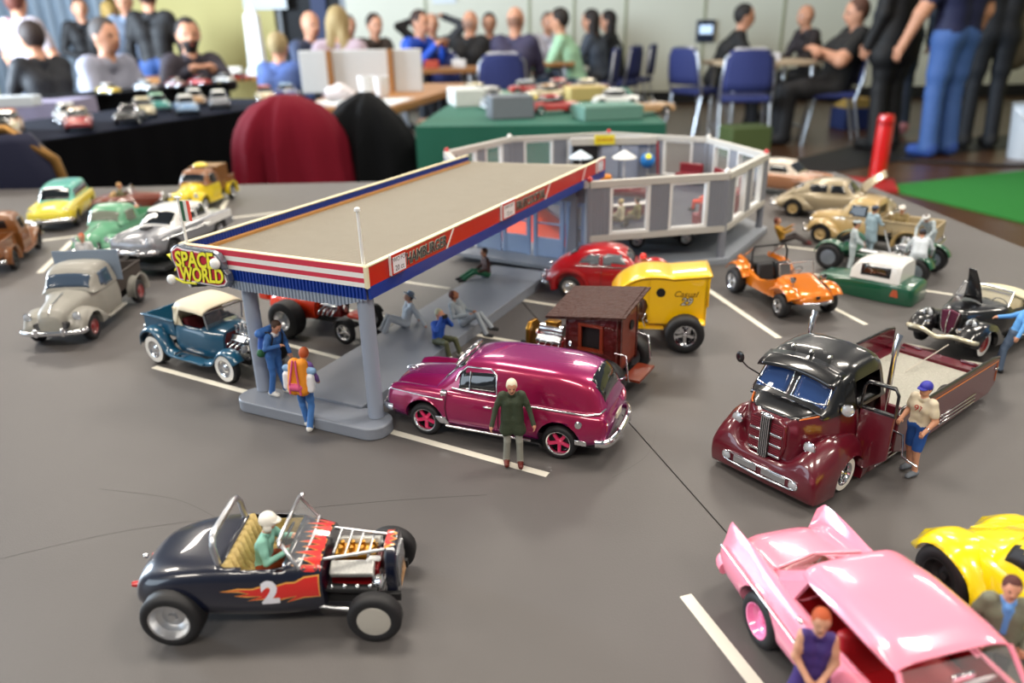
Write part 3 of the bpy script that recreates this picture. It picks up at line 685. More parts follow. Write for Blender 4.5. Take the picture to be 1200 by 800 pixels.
for i in range(8):
    a, b = nod(i), nod((i+1) % 8); o = seg(a, b, ZT, .0085, .009, RAIL, 'top_rail')
    if i == 5: continue
    seg(a, b, ZL, .008, .009, RAIL, 'lower_rail')
    d = (b-a).normalized(); L = (b-a).length; an = math.degrees(math.atan2(d.y, d.x)); nin = -((a+b)/2).normalized()
    spans = ((.0, .14), (.43, .57), (.86, 1.))
    for s0, s1 in spans:
        p = a+d*L*(s0+s1)/2; wd = L*(s1-s0)
        q = M().box((0, 0, 0), (wd, .005, ZT-ZL-.006)).make('wall_panel', GWD, dn, loc=(p.x, p.y, (ZT+ZL)/2), rot=(0, 0, an), sharp=0)
        nr = max(2, int(wd/.004))
        rows = [[], []]
        for r_ in range(nr*4+1):
            xx = -wd/2+wd*r_/(nr*4); yy = -.0031-.0004*math.sin(r_*math.pi/2)
            rows[0].append((xx, yy, -.03)); rows[1].append((xx, yy, .03))
        M().rings(rows).make('corrugation', GWD, q, sharp=30)
    for s0, s1 in ((.14, .43), (.57, .86)):
        p0 = a+d*L*s0; p1 = a+d*L*s1; pm = (p0+p1)/2
        fr = M()
        wd = L*(s1-s0); hh = ZT-ZL-.006
        for c_, d_ in (((-wd/2+.002, 0, 0), (.004, .007, hh)), ((wd/2-.002, 0, 0), (.004, .007, hh)), ((0, 0, hh/2-.002), (wd-.008, .007, .004)), ((0, 0, -hh/2+.002), (wd-.008, .007, .004))): fr.box(c_, d_)
        f_ = fr.make('window_frame', SWH, dn, loc=(pm.x, pm.y, (ZT+ZL)/2), rot=(0, 0, an), sharp=0)
        M().box((0, 0, 0), (wd-.008, .001, hh-.008)).make('pane', GLS, f_, sharp=0)
for i in range(8):
    p = nod(i, .249); M().cyl((p.x, p.y, .008), (p.x, p.y, ZT-.004), .0055, n=10).make('post', GWD, dn)
    M().ball((p.x, p.y, ZT+.006), .0042, 10, 6).make('post_lamp', SWH if i % 2 else paint('red_bead', '#c01a20'), dn)
# entrance doors under the canopy (side H-G)
a, b = nod(5, .243), nod(6, .243); d = (b-a); L = d.length; d.normalize(); an = math.degrees(math.atan2(d.y, d.x)); DBL = mat('door_pale_blue', hx('#9fb6d8'), .4)
M().prism([tuple(nod(5, .235).xy), tuple(nod(6, .235).xy), tuple(nod(7, .06).xy), tuple(nod(2, .14).xy), tuple(nod(3, .14).xy), tuple(nod(4, .2).xy)], .0082, .0098, 'z').make('lobby_floor', ORG, dn, sharp=0)
for s0, s1 in ((.04, .26), (.28, .52), (.55, .80), (.82, .97)):
    p = a+d*L*(s0+s1)/2; wd = L*(s1-s0); f_ = M()
    for c_, d_ in (((-wd/2+.0025, 0, .048), (.005, .005, .080)), ((wd/2-.0025, 0, .048), (.005, .005, .080)), ((0, 0, .085), (wd-.01, .005, .006)), ((0, 0, .022), (wd-.01, .004, .026)), ((0, 0, .055), (wd-.01, .003, .002))): f_.box(c_, d_)
    f_ = f_.make('door', DBL, dn, loc=(p.x, p.y, .0045), rot=(0, 0, an), sharp=0)
    M().box((0, 0, .059), (wd-.012, .0008, .046)).make('pane', GLS, f_, sharp=0)
M().box((0, 0, 0), (L, .006, .020)).make('door_header', GWD, dn, loc=((a+b)/2+Vector((0, 0, .103)))[:], rot=(0, 0, an), sharp=0)
p = nod(6, .245)-d*.012; M().box((0, 0, .055), (.016, .05, .105), top=(.4, .9), sh=(.003, 0)).make('slanted_wall', GWD, dn, loc=(p.x, p.y+.02, 0), rot=(0, 0, an), sharp=0)
# kitchen core with yellow sign, counter, booths
M().box((.045, .205, .080), (.150, .010, .078)).make('back_wall', GW, dn, sharp=0)
M().box((-.005, .198, .074), (.045, .006, .062)).make('kitchen_doorway', DRK, dn, sharp=0)
for x in (.040, .075): M().box((x, .197, .074), (.032, .006, .062)).make('kitchen_door', mat('door_steel', hx('#b4bfd2'), .3, .3), dn, sharp=0)
M().box((.045, .196, .113), (.155, .014, .012)).make('sign_beam', RAIL, dn, sharp=0)
ys = M().box((.028, .186, .1165), (.036, .004, .016)).make('yellow_sign', mat('sign_yellow', hx('#ecd92c'), .4), dn, sharp=0)
text('lettering', 'SUNSHINE', .0068, REDL, ys, (.028, .1835, .1165), (90, 0, 0), spacing=.9)
M().cyl((.128, .19, .048), (.124, .19, .112), .0018).make('red_pole', REDL, dn)
gl = M().ball((.105, .175, .080), .0135, 16, 10).make('blue_globe', mat('globe_blue', hx('#2a7fd0'), .3, var=.3, scale=60), dn); M().ball((.105, .172, .086), (.008, .011, .007), 10, 6).make('yellow_patch', LYEL, gl)
M().box((.05, .29, .075), (.15, .10, .004)).make('annex_roof', GW, dn, sharp=0)
for c_, d_ in (((.05, .24, .09), (.15, .004, .03)), ((.05, .34, .09), (.15, .004, .03)), ((-.025, .29, .09), (.004, .1, .03)), ((.125, .29, .09), (.004, .1, .03))): M().box(c_, d_).make('annex_parapet', GW, dn, sharp=0)
for c_ in ((-.02, .245), (.12, .245), (-.02, .335), (.12, .335)): M().box((c_[0], c_[1], .038), (.01, .01, .075)).make('annex_post', GWD, dn, sharp=0)
CTR = matte('counter_white', '#d8d3cf', rough=.3); MAR = paint('booth_maroon', '#7d1420', coat=.3)
pts = [(-.01, -.135), (.05, -.115), (.085, -.06), (.075, 0.0), (.02, .03)]
M().rings([[(x, y, ZL), (x, y, ZL+.018)] for x, y, _ in [(*p[:2], 0) for p in spline_pts([(x, y, 0) for x, y in pts], 6)]]).make('counter_front', MAR, dn, sharp=60, thick=.004)
sp = spline_pts([(x, y, 0) for x, y in pts], 6)
M().rings([[(p.x*1.0-.006, p.y, ZL+.0185), (p.x*1.0+.012, p.y-.006, ZL+.0185)] for p in sp]).make('counter_top', CTR, dn, sharp=60, thick=.002)
for x, y, r_ in ((.17, -.13, 35), (.21, -.02, 80), (.20, .07, 100), (.13, -.175, 20), (.17, .13, 140)):
    bo = M().box((0, 0, ZL+.008), (.045, .016, .016)).make('booth', MAR, dn, loc=(x, y, 0), rot=(0, 0, r_), bevel=.002); M().box((0, -.010, ZL+.016), (.045, .005, .032)).make('booth_back', MAR, bo, bevel=.002)
for x, y in ((.055, .12), (-.02, .13)):
    u = M().cyl((x, y, ZL), (x, y, ZL+.05), .0012).make('parasol', SWH, dn); M().lathe([(.0001, .06), (.02, .048), (.021, .046)], c=(x, y, ZL), axis='z', n=16, closed=False).make('parasol_top', SWH if x > 0 else mat('parasol_blue', hx('#cfe0ee'), .5), u)
ob = M().box((.015, .10, ZL+.015), (.03, .02, .012)).make('buffet', mat('buffet_orange', hx('#e08a1c'), .4), dn, bevel=.002)
# ================================================================ model cars (built in metres, scaled to the models' 1:24.5)
S = 1/24.5
def car(name, label, x, y, h, sc=S, z=TZ, cat='model car', ry=0, group=None):
    return thing(name, label, cat, (x, y, z+.0003), h, sc, group, ry=ry)
def steer_wheel(par, c, r=.19, tilt=-60, m=None):
    w_ = M().lathe([(r, -.012), (r+.014, 0), (r, .012), (r-.014, 0)], axis='z', n=20).make('steering_wheel', m or DRK, par, loc=c, rot=(0, tilt, 0)); M().box((0, 0, 0), (.03, 2*r, .012)).make('wheel_spoke', m or CHR, w_)
def seat(par, x, w_, m, z=.42, h=.5, y=0, d=.5):
    s_ = M().box((x+.22, y, z), (d, w_, .17)).make('seat', m, par, bevel=.05, seg=3)
    M().box((x-.06, y, z+h*.55), (.16, w_, h), rot=(0, -12, 0)).make('seat_back', m, par, bevel=.06, seg=3)
def vee_engine(par, x, z, block, sc=1., stacks=True, headers=True):
    L = .62*sc
    b = M().box((x, 0, z), (L, .34*sc, .34*sc), top=(1, 1.15)).make('engine_block', block, par, bevel=.02)
    for s in (1, -1):
        M().box((x, s*.20*sc, z+.17*sc), (L*.92, .16*sc, .11*sc), rot=(s*-38, 0, 0)).make('valve_cover', CHR, par, bevel=.02)
        if headers:
            for i in range(4): trim(par, [(x+L*(.36-.24*i), s*.22*sc, z+.06*sc), (x+L*(.36-.24*i)-.02, s*.32*sc, z+.04*sc), (x+L*(.36-.24*i)-.08, s*.36*sc, z-.08*sc)], .028*sc, CHR, 'exhaust_header')
    M().box((x, 0, z+.22*sc), (L*.7, .2*sc, .08*sc)).make('intake_manifold', CHR, par, bevel=.01)
    if stacks:
        for i in range(4):
            for s in (1, -1): M().lathe([(.001, 0), (.028*sc, 0), (.026*sc, .12*sc), (.042*sc, .17*sc), (.036*sc, .17*sc), (.001, .13*sc)], c=(x+L*(.3-.2*i), s*.065*sc, z+.25*sc), axis='z', n=12, closed=False).make('intake_stack', CHR, par)
    M().cyl((x+L*.5, 0, z+.05*sc), (x+L*.5+.06, 0, z+.05*sc), .11*sc, n=16).make('pulley', ALU, par); M().cyl((x+L*.5+.05, 0, z+.2*sc), (x+L*.5+.10, 0, z+.2*sc), .08*sc, n=14).make('pulley', CHR, par)
    return b
# ---------------------------------------------------------------- 1 flame roadster
NAVYP = paint('navy_gloss', '#090f24'); FRED = paint('flame_red', '#c8201a', rough=.35); FOR = paint('flame_orange', '#e0a04a', rough=.35)
c = car('flame_roadster', 'dark navy hot rod roadster with red flames and the number 2', -.1285, .3475, -1)
body = loft(c, 'body', NAVYP, [
    (-1.86, [(0, .70), (.20, .70), (.36, .66), (.44, .58), (.44, .50), (.40, .45)]),
    (-1.80, [(0, .84), (.28, .83), (.48, .75), (.55, .62), (.54, .50), (.46, .40)]),
    (-1.58, [(0, .97), (.34, .96), (.57, .87), (.65, .68), (.63, .48), (.52, .36)]),
    (-1.1, [(0, 1.06), (.42, 1.05), (.64, .97), (.71, .74), (.69, .50), (.58, .34)]),
    (-.62, [(0, 1.07), (.46, 1.07), (.66, 1.01), (.73, .76), (.71, .50), (.60, .33)]),
    (.0, [(0, 1.06), (.46, 1.06), (.63, 1.01), (.70, .76), (.69, .50), (.59, .33)]),
    (.38, [(0, 1.09), (.36, 1.06), (.54, .98), (.62, .76), (.61, .50), (.54, .33)]),
    (.62, [(0, 1.06), (.32, 1.03), (.48, .95), (.56, .76), (.55, .50), (.50, .33)])],
    n=5, sub=4, panels=[('cockpit', None, lambda x, y, z: -.66 < x < .16 and z > .985 and abs(y) < .60)], sharp=60, thick=.02)
DECKL = [(-1.05, 1), (-1.72, .62)]
trim(c, [(-.66, -.60, 1.04), (-.66, 0, 1.085), (-.66, .60, 1.04), (-.2, .64, 1.02), (.16, .58, 1.03), (.20, 0, 1.09), (.16, -.58, 1.03), (-.2, -.64, 1.02)], .016, NAVYP, 'cockpit_rim', closed=True)
TANL = matte('tan_vinyl', '#b29a5c', rough=.5, bump=.2, scale=10)
g = M()
for i in range(9):
    yy = -.50+i*.125; g.tube([(-.20, yy, .60), (-.40, yy, .62), (-.54, yy, .80), (-.60, yy, 1.08)], .075, 8)
g.make('seat', TANL, c, sharp=180)
M().box((-.2, 0, .42), (.85, 1.1, .04)).make('cockpit_floor', matte('cockpit_red', '#5a1c12'), c)
M().box((.17, 0, .92), (.04, 1.0, .20)).make('dashboard', NAVYP, c)
for s in (1, -1): M().box((-.25, s*.60, .80), (.80, .03, .34)).make('door_card', TANL, c)
steer_wheel(c, (-.02, .25, .97), .17, -55)
# roll bar and windscreen
trim(c, [(-.68, -.52, 1.02), (-.72, -.52, 1.32), (-.73, -.44, 1.43), (-.73, -.34, 1.46), (-.73, .34, 1.46), (-.73, .44, 1.43), (-.72, .52, 1.32), (-.68, .52, 1.02)], .042, ALU, 'roll_bar', 10)
wf = trim(c, [(.36, -.56, 1.0), (.13, -.50, 1.40), (.13, .50, 1.40), (.36, .56, 1.0)], .026, ALU, 'windscreen_frame', 8); trim(wf, [(.36, -.56, 1.03), (.42, 0, 1.10), (.36, .56, 1.03)], .022, ALU, 'windscreen_base')
M().add([(.35, -.54, 1.04), (.13, -.48, 1.38), (.13, .48, 1.38), (.35, .54, 1.04), (.41, 0, 1.1)], [(0, 1, 2, 3, 4)]).make('windscreen_glass', GLS, wf, sharp=0)
for s in (1, -1): M().ball((.16, s*.56, 1.38), (.03, .045, .045), 10, 6).make('mirror', CHR, c)
# chassis, engine, front end
for s in (1, -1): M().box((.45, s*.34, .38), (2.3, .07, .12)).make('frame_rail', DRK, c, bevel=.01)
BRED = paint('engine_red', '#8c1318')
M().box((.98, 0, .56), (.66, .40, .36), top=(1, 1.2)).make('engine_block', BRED, c, bevel=.02)
for s in (1, -1):
    M().box((.98, s*.30, .80), (.58, .20, .12), rot=(s*-30, 0, 0)).make('valve_cover', mat('valve_cover_white', hx('#cfcfca'), .3, .4, var=.3, scale=40), c, bevel=.02)
    M().cyl((.66, s*.43, .60), (1.32, s*.43, .56), .06, n=12).make('exhaust_pipe', DRK, c)
    for i in range(4): M().ball((.72+.17*i, s*.46, .64), .032, 10, 6).make('header_bolt', CHR, c)
    trim(c, [(.62, s*.34, .99), (1.42, s*.16, 1.00)], .022, ALU, 'hood_rod')
    trim(c, [(.55, s*.52, .37), (1.28, s*.60, .34)], .028, ALU, 'radius_rod')
    lamp(c, (1.36, s*.38, .66), .11, (1, 0, 0), CHR)
for i in range(4): M().cyl((.74+.15*i, -.26, 1.02-.02*i), (.74+.15*i, .26, 1.02-.02*i), .016, n=8).make('ladder_bar', ALU, c)
GLDM = mat('brass', hx('#b98a3a'), .3, 1.)
M().box((.98, 0, .84), (.56, .26, .12)).make('intake_manifold', GLDM, c, bevel=.02)
for i in range(4):
    for s in (1, -1): M().cyl((.78+.14*i, s*.06, .88), (.78+.14*i, s*.06, .97), .035, n=10).make('carburettor', GLDM, c)
trim(c, [(1.32, -.18, .86), (1.22, -.24, .92), (1.12, -.24, .80)], .04, WHT, 'radiator_hose')
sh = M().prism([(-.30, .36), (.30, .36), (.31, .80), (.26, .98), (.16, 1.07), (-.16, 1.07), (-.26, .98), (-.31, .80)], 1.40, 1.56, 'x').make('grille_shell', NAVYP, c, bevel=.03, seg=3)
M().prism([(-.23, .44), (.23, .44), (.24, .78), (.19, .92), (-.19, .92), (-.24, .78)], 1.555, 1.575, 'x').make('grille', ALU, sh, sharp=0)
for i in range(7): M().box((1.58, -.18+.06*i, .68), (.012, .012, .46)).make('grille_bar', CHR, sh, sharp=0)
M().cyl((1.31, -.62, .34), (1.31, .62, .34), .035, n=12).make('front_axle', ALU, c); M().cyl((-1.31, -.6, .40), (-1.31, .6, .40), .055, n=12).make('rear_axle', DRK, c)
for s in (1, -1):
    wheel(c, 1.31, s*.70, .355, .21, 'moon', .225, mat('moon_disc', hx('#c9c6bd'), .35, .5)); wheel(c, -1.31, s*.68, .405, .34, 'dish', .27, ALU)
tl = M().lathe([(.001, -.11), (.04, -.10), (.05, 0), (.03, .03), (.001, .04)], axis='x', c=(-1.90, -.30, .58), n=12, closed=False).make('tail_light', REDL, c); M().lathe([(.001, -.11), (.04, -.10), (.05, 0), (.03, .03), (.001, .04)], axis='x', c=(-1.90, .30, .58), n=12, closed=False).make('tail_light', REDL, c)
M().ball((-1.84, -.12, .90), .04, 10, 6).make('deck_handle', CHR, c)
# flames: on the flank (x along the car, z up) and around the cowl
def flame_side(sc_=0.):
    tips = [(-.62, .775), (-.30, .80), (-.42, .735), (-.50, .68), (-.25, .70), (-.05, .655), (-.20, .63), (.12, .615)]
    up = [(.60, .90), (.42, .91), (.30, .865), (.20, .88), (.02, .845), (-.12, .86), (-.22, .835), (-.40, .845), (-.64, .80)]
    lo = [(-.40, .79), (-.28, .765), (-.46, .735), (-.30, .71), (-.12, .715), (-.30, .655), (-.06, .665), (.08, .68), (-.06, .61), (.16, .64), (.30, .655), (.18, .58), (.40, .61), (.60, .585)]
    P = up+lo; cx, cy = .1, .745
    if sc_:
        out = []
        n = len(P)
        for i in range(n):
            a, b, d_ = Vector(P[i-1]), Vector(P[i]), Vector(P[(i+1) % n]); e = ((b-a).normalized()+(d_-b).normalized()); nn = Vector((-e.y, e.x)); nn = nn.normalized() if nn.length > 1e-6 else Vector((0, 0)); out.append(tuple(b-nn*sc_))
        return out
    return P
for s in (-1, 1):
    pl = Matrix(((1, 0, 0, 0), (0, 0, 0, 0), (0, 1, 0, 0), (0, 0, 0, 1)))
    decal(c, 'flame_edge', FOR, poly_mesh([flame_side()]), body, pl, (0, -s, 0), off=.006+.01)
    decal(c, 'flame', FRED, poly_mesh([flame_side(-.020)]), body, pl, (0, -s, 0), off=.009+.01)
    f_ = -1 if s > 0 else 1
    NUMW = matte('number_white', '#d9d9e2', rough=.4)
    decal(c, 'race_number', NUMW, text_mesh('2', .42, offset=.022), body, Matrix(((f_, 0, 0, .0), (0, 0, 0, 0), (0, 1, 0, .745), (0, 0, 0, 1))), (0, -s, 0), off=.013+.01, maxlen=.05)
def flame_cowl():
    P = []; n = 11
    for i in range(n):
        y0 = -.58+1.16*i/n; y1 = -.58+1.16*(i+1)/n; t = .40 if i % 2 else .33
        P += [(.52, y0), (t-.08, (y0+y1)/2)]
    P += [(.52, .58), (.625, .58), (.625, -.58)]; return P
pt = Matrix(((1, 0, 0, 0), (0, 1, 0, 0), (0, 0, 0, 0), (0, 0, 0, 1)))
decal(c, 'flame_edge', FOR, poly_mesh([flame_cowl()]), body, pt, (0, 0, -1), off=.016)
decal(c, 'flame', FRED, poly_mesh([[(x+.03 if x < .6 else x, y) for x, y in flame_cowl()]]), body, pt, (0, 0, -1), off=.019)
decal(c, 'flame_edge', FOR, poly_mesh([[(1.40, -.2), (1.40, .2), (1.54, .2), (1.47, .14), (1.55, .08), (1.47, .02), (1.56, -.04), (1.47, -.10), (1.55, -.16)]]), sh, pt, (0, 0, -1), off=.006)
decal(c, 'flame', FRED, poly_mesh([[(1.40, -.18), (1.40, .18), (1.50, .16), (1.45, .12), (1.52, .07), (1.45, .02), (1.53, -.04), (1.45, -.09), (1.52, -.14)]]), sh, pt, (0, 0, -1), off=.009)
decal(c, 'flame', FOR, poly_mesh([[(-.2, .40), (.2, .40), (.15, .6), (.1, .5), (.04, .72), (0, .52), (-.06, .7), (-.1, .5), (-.16, .62)]]), sh, Matrix(((0, 0, 0, 0), (1, 0, 0, 0), (0, 1, 0, 0), (0, 0, 0, 1))), (-1, 0, 0), off=.03)
person('driver_figure', 'model driver in white helmet and mint shirt sitting in the flame roadster', 'figure',
       sit(.42, lean=.10, kn=.46, foot=.62, anl=(.66, .10, .36), anr=(.66, -.10, .36), knl=(.42, .12, .66), knr=(.42, -.12, .66), ell=(.20, .30, .74), elr=(.16, -.30, .72), hal=(.40, .20, .82), har=(.42, -.14, .80), head=(.16, 0, 1.20)),
       dict(top=matte('mint_shirt', '#7fb5a4'), bottom=matte('rust_trousers', '#8a3a18'), hair=matte('grey_hair', '#8a8680')), (-.1285-.30*S, .3475-.02*S, TZ+.22*S+.0003), -1, S*.95, vox=.013, hat=('helmet', matte('helmet_white', '#e8e4da', rough=.3)), face=(1, .1, -.1))
# ---------------------------------------------------------------- 2 magenta panel delivery
MAG = mat('magenta_pearl', hx('#a3123f'), .26, .35, 1., var=.04, scale=3); 
nt = MAG.node_tree; bs = nt.nodes['Principled BSDF']                      # pearl: flips to violet at grazing angles
lw = nt.nodes.new('ShaderNodeLayerWeight'); lw.inputs['Blend'].default_value = .35; mx = nt.nodes.new('ShaderNodeMix'); mx.data_type = 'RGBA'
mx.inputs['A'].default_value = (*hx('#970f40'), 1); mx.inputs['B'].default_value = (*hx('#7c1880'), 1); nt.links.new(lw.outputs['Facing'], mx.inputs['Factor']); nt.links.new(mx.outputs['Result'], bs.inputs['Base Color'])
def pontoon(c, m, nose, tail, zs=0., wid=.88, hood=1.0, deck=.98, cowl=.95, rear_cowl=-1.35, fz=.95, arches=(), extra=None, hoodcrown=.08, panels=(), fin=0., sill=.30):
    """1950s pontoon body: hood between raised fenders, straight flanks, deck; nose/tail are x extents"""
    w_ = wid
    K = [(nose, [(0, .78), (.30, .78), (.50, .76), (.64, .80), (.74, .74), (.78, .62), (.76, .50), (.70, .44)]),
         (nose-.10, [(0, hood-.10), (.30, hood-.12), (.52, hood-.18), (.64, fz-.05), (.78, fz-.13), (w_-.03, .66), (w_-.05, .48), (w_-.12, .38)]),
         (nose-.45, [(0, hood-.02), (.32, hood-.04), (.54, fz-.10), (.66, fz), (.80, fz-.07), (w_, .68), (w_-.01, .46), (w_-.10, .32)]),
         (cowl, [(0, hood+.04), (.36, hood+.02), (.58, fz-.03), (.70, fz+.01), (.82, fz-.06), (w_, .70), (w_, .46), (w_-.08, sill)]),
         ((cowl+rear_cowl)/2, [(0, hood-.02), (.38, hood-.02), (.62, hood-.02), (.74, fz), (.83, fz-.07), (w_, .70), (w_, .46), (w_-.08, sill)]),
         (rear_cowl, [(0, deck+.02), (.36, deck+.01), (.60, deck-.02), (.72, fz-.02+fin*.5), (.83, fz-.08), (w_, .70), (w_, .46), (w_-.08, sill)]),
         (tail+.35, [(0, deck-.03), (.36, deck-.04), (.60, deck-.08), (.73, fz-.04+fin), (.82, fz-.09), (w_, .70), (w_-.02, .46), (w_-.10, .34)]),
         (tail+.08, [(0, deck-.14), (.34, deck-.15), (.58, deck-.20), (.72, fz-.06+fin*1.1), (.80, fz-.12), (w_-.04, .70), (w_-.07, .48), (w_-.14, .40)]),
         (tail, [(0, deck-.26), (.32, deck-.27), (.54, deck-.29), (.66, fz-.14+fin), (.74, fz-.2), (.78, .66), (.74, .50), (.68, .44)])]
    return loft(c, 'body', m, K, n=5, sub=3, arches=arches, panels=panels, sharp=70)
c = car('panel_delivery', 'magenta pearl panel delivery car parked by the walkway', -.006, .5505, 158)
AX = 1.375
pontoon(c, MAG, 2.22, -2.24, arches=((AX, .36, .42), (-AX, .36, .42)), hood=1.06, fz=1.0, deck=1.0, rear_cowl=-1.7)
# greenhouse / van roof
gh = [(1.16, [(0, 1.06), (.42, 1.05), (.62, 1.03), (.70, 1.00), (.745, .96)]), (.98, [(0, 1.24), (.40, 1.22), (.60, 1.14), (.71, 1.05), (.76, .96)]),
      (.72, [(0, 1.50), (.38, 1.47), (.57, 1.36), (.70, 1.18), (.77, .96)]), (.50, [(0, 1.62), (.38, 1.60), (.57, 1.50), (.70, 1.26), (.78, .96)]), (.1, [(0, 1.69), (.38, 1.67), (.60, 1.57), (.72, 1.30), (.79, .95)]), (-.16, [(0, 1.70), (.38, 1.685), (.62, 1.59), (.735, 1.32), (.795, .95)]),
      (-1.2, [(0, 1.69), (.38, 1.67), (.63, 1.58), (.74, 1.32), (.80, .95)]), (-1.85, [(0, 1.60), (.36, 1.57), (.60, 1.47), (.72, 1.25), (.79, .94)]), (-2.03, [(0, 1.45), (.34, 1.42), (.56, 1.32), (.68, 1.15), (.77, .93)]), (-2.2, [(0, 1.05), (.32, 1.03), (.52, 1.0), (.64, .96), (.74, .90)])]
loft(c, 'van_body', MAG, gh, n=6, sub=4, bottom=False, panels=[('windscreen', SMK, lambda x, y, z: .56 < x < 1.08 and abs(y) < .50+.04*(1-x) and z > 1.07),
     ('side_window', SMK, lambda x, y, z: -.10 < x < .66 and 1.07 < z < 1.44+(.3-x)*.12 and abs(y) > .56),
     ('rear_window', SMK, lambda x, y, z: -2.14 < x < -1.88 and abs(y) < .50 and z > 1.12)], sharp=70)
M().tube([(.74, -.60, 1.49), (.70, -.50, 1.56), (.66, -.3, 1.63), (.62, 0, 1.66), (.66, .3, 1.63), (.70, .50, 1.56), (.74, .60, 1.49)], [.03, .05, .06, .06, .06, .05, .03], 8).make('sun_visor', CHR, c, sharp=60)
for s in (1, -1):
    trim(c, [(.80, s*.70, 1.06), (.66, s*.64, 1.36), (.50, s*.615, 1.50), (0, s*.65, 1.53), (-.12, s*.70, 1.46), (-.14, s*.77, 1.07)], .018, CHR, 'window_trim'); trim(c, [(.80, s*.735, 1.06), (.3, s*.78, 1.06), (-.14, s*.79, 1.06)], .018, CHR, 'window_sill')
    trim(c, [(.42, s*.775, 1.07), (.42, s*.66, 1.44)], .014, CHR, 'vent_window_bar')
    trim(c, [(-.2, s*.835, .985), (-1.2, s*.84, .985), (-1.9, s*.83, .985), (-2.12, s*.77, 1.02), (-2.22, s*.70, 1.12)], .020, CHR, 'belt_moulding')
    trim(c, [(2.1, s*.79, .88), (1.4, s*.85, .86), (.95, s*.87, .85)], .014, CHR, 'fender_moulding')
    trim(c, [(.9, s*.86, .30), (-.85, s*.87, .30)], .030, CHR, 'sill_moulding')
    M().box((.92, s*.885, .42), (.22, .02, .14), sh=(.10, 0)).make('stone_guard', CHR, c, bevel=.008)
    lamp(c, (2.14, s*.66, .80), .115, (1, 0, .0), CHR)
    M().box((-2.22, s*.70, .74), (.05, .09, .20)).make('tail_light', REDL, c, bevel=.02)
    M().lathe([(.001, .03), (.06, .028), (.075, 0)], c=(-1.75, s*.86, .78), axis='y', n=16, closed=False).make('fuel_cap', CHR, c)
    M().box((-1.80, s*.875, .43), (.22, .02, .10)).make('side_reflector', CHR, c, bevel=.008)
    trim(c, [(.86, s*.89, .40), (.90, s*.90, .70), (.88, s*.86, .96)], .007, DRK, 'door_gap'); trim(c, [(-.2, s*.89, .40), (-.2, s*.90, .70), (-.18, s*.86, .96)], .007, DRK, 'door_gap')
    M().box((.0, s*.905, .86), (.16, .03, .03)).make('door_handle', CHR, c, bevel=.01)
    M().lathe([(.001, .02), (.07, .0), (.05, -.1), (.001, -.12)], axis='x', c=(.93, s*.92, 1.03), n=12, closed=False).make('mirror', CHR, c)
    trim(c, [(-.5, s*.82, .26), (-1.0, s*.84, .24), (-1.05, s*.9, .24)], .03, DRK, 'side_pipe')
def bumper(par, x, w_, z, r=.07, bend=.12, guards=True, m=CHR):
    sg_ = 1 if x > 0 else -1
    pts = [(x-sg_*bend*2.6, -w_, z), (x-sg_*bend, -w_*.93, z), (x-sg_*bend*.25, -w_*.6, z), (x, 0, z), (x-sg_*bend*.25, w_*.6, z), (x-sg_*bend, w_*.93, z), (x-sg_*bend*2.6, w_, z)]
    b = M().tube([tuple(p) for p in spline_pts(pts, 4)], r, 10); b.v = [(vx, vy, z+(vz-z)*1.35) for vx, vy, vz in b.v]; b = b.make('bumper', m, par, sharp=60)
    if guards:
        for s in (1, -1): M().box((x+sg_*.02, s*w_*.42, z+.03), (.10, .09, .22)).make('bumper_guard', m, b, bevel=.03)
bumper(c, 2.36, .84, .50, .062); bumper(c, -2.38, .84, .46, .062)
M().box((2.24, 0, .66), (.06, 1.05, .12)).make('grille_bar', CHR, c, bevel=.03); M().box((2.17, 0, .66), (.08, 1.2, .24)).make('grille_opening', DRK, c)
M().ball((2.08, 0, 1.0), (.10, .05, .04), 12, 6).make('hood_ornament', CHR, c); trim(c, [(2.12, 0, 1.04), (1.95, 0, 1.07), (1.85, .12, 1.05)], .014, CHR, 'hood_bird'); trim(c, [(1.95, 0, 1.07), (1.85, -.12, 1.05)], .014, CHR, 'hood_bird')
M().box((0, 0, .36), (4.2, 1.5, .14)).make('underbody', DRK, c)
M().box((-2.28, 0, .72), (.03, .34, .10)).make('licence_plate', matte('plate', '#c8c4b0'), c)
seat(c, .1, 1.3, DRK, .62, .5)
MAGW = paint('spoke_pink', '#d0205a')
four(c, AX, -AX, .74, .74, .335, .335, .24, .24, style='chrome5', rimmat=MAGW, rimR=.235)
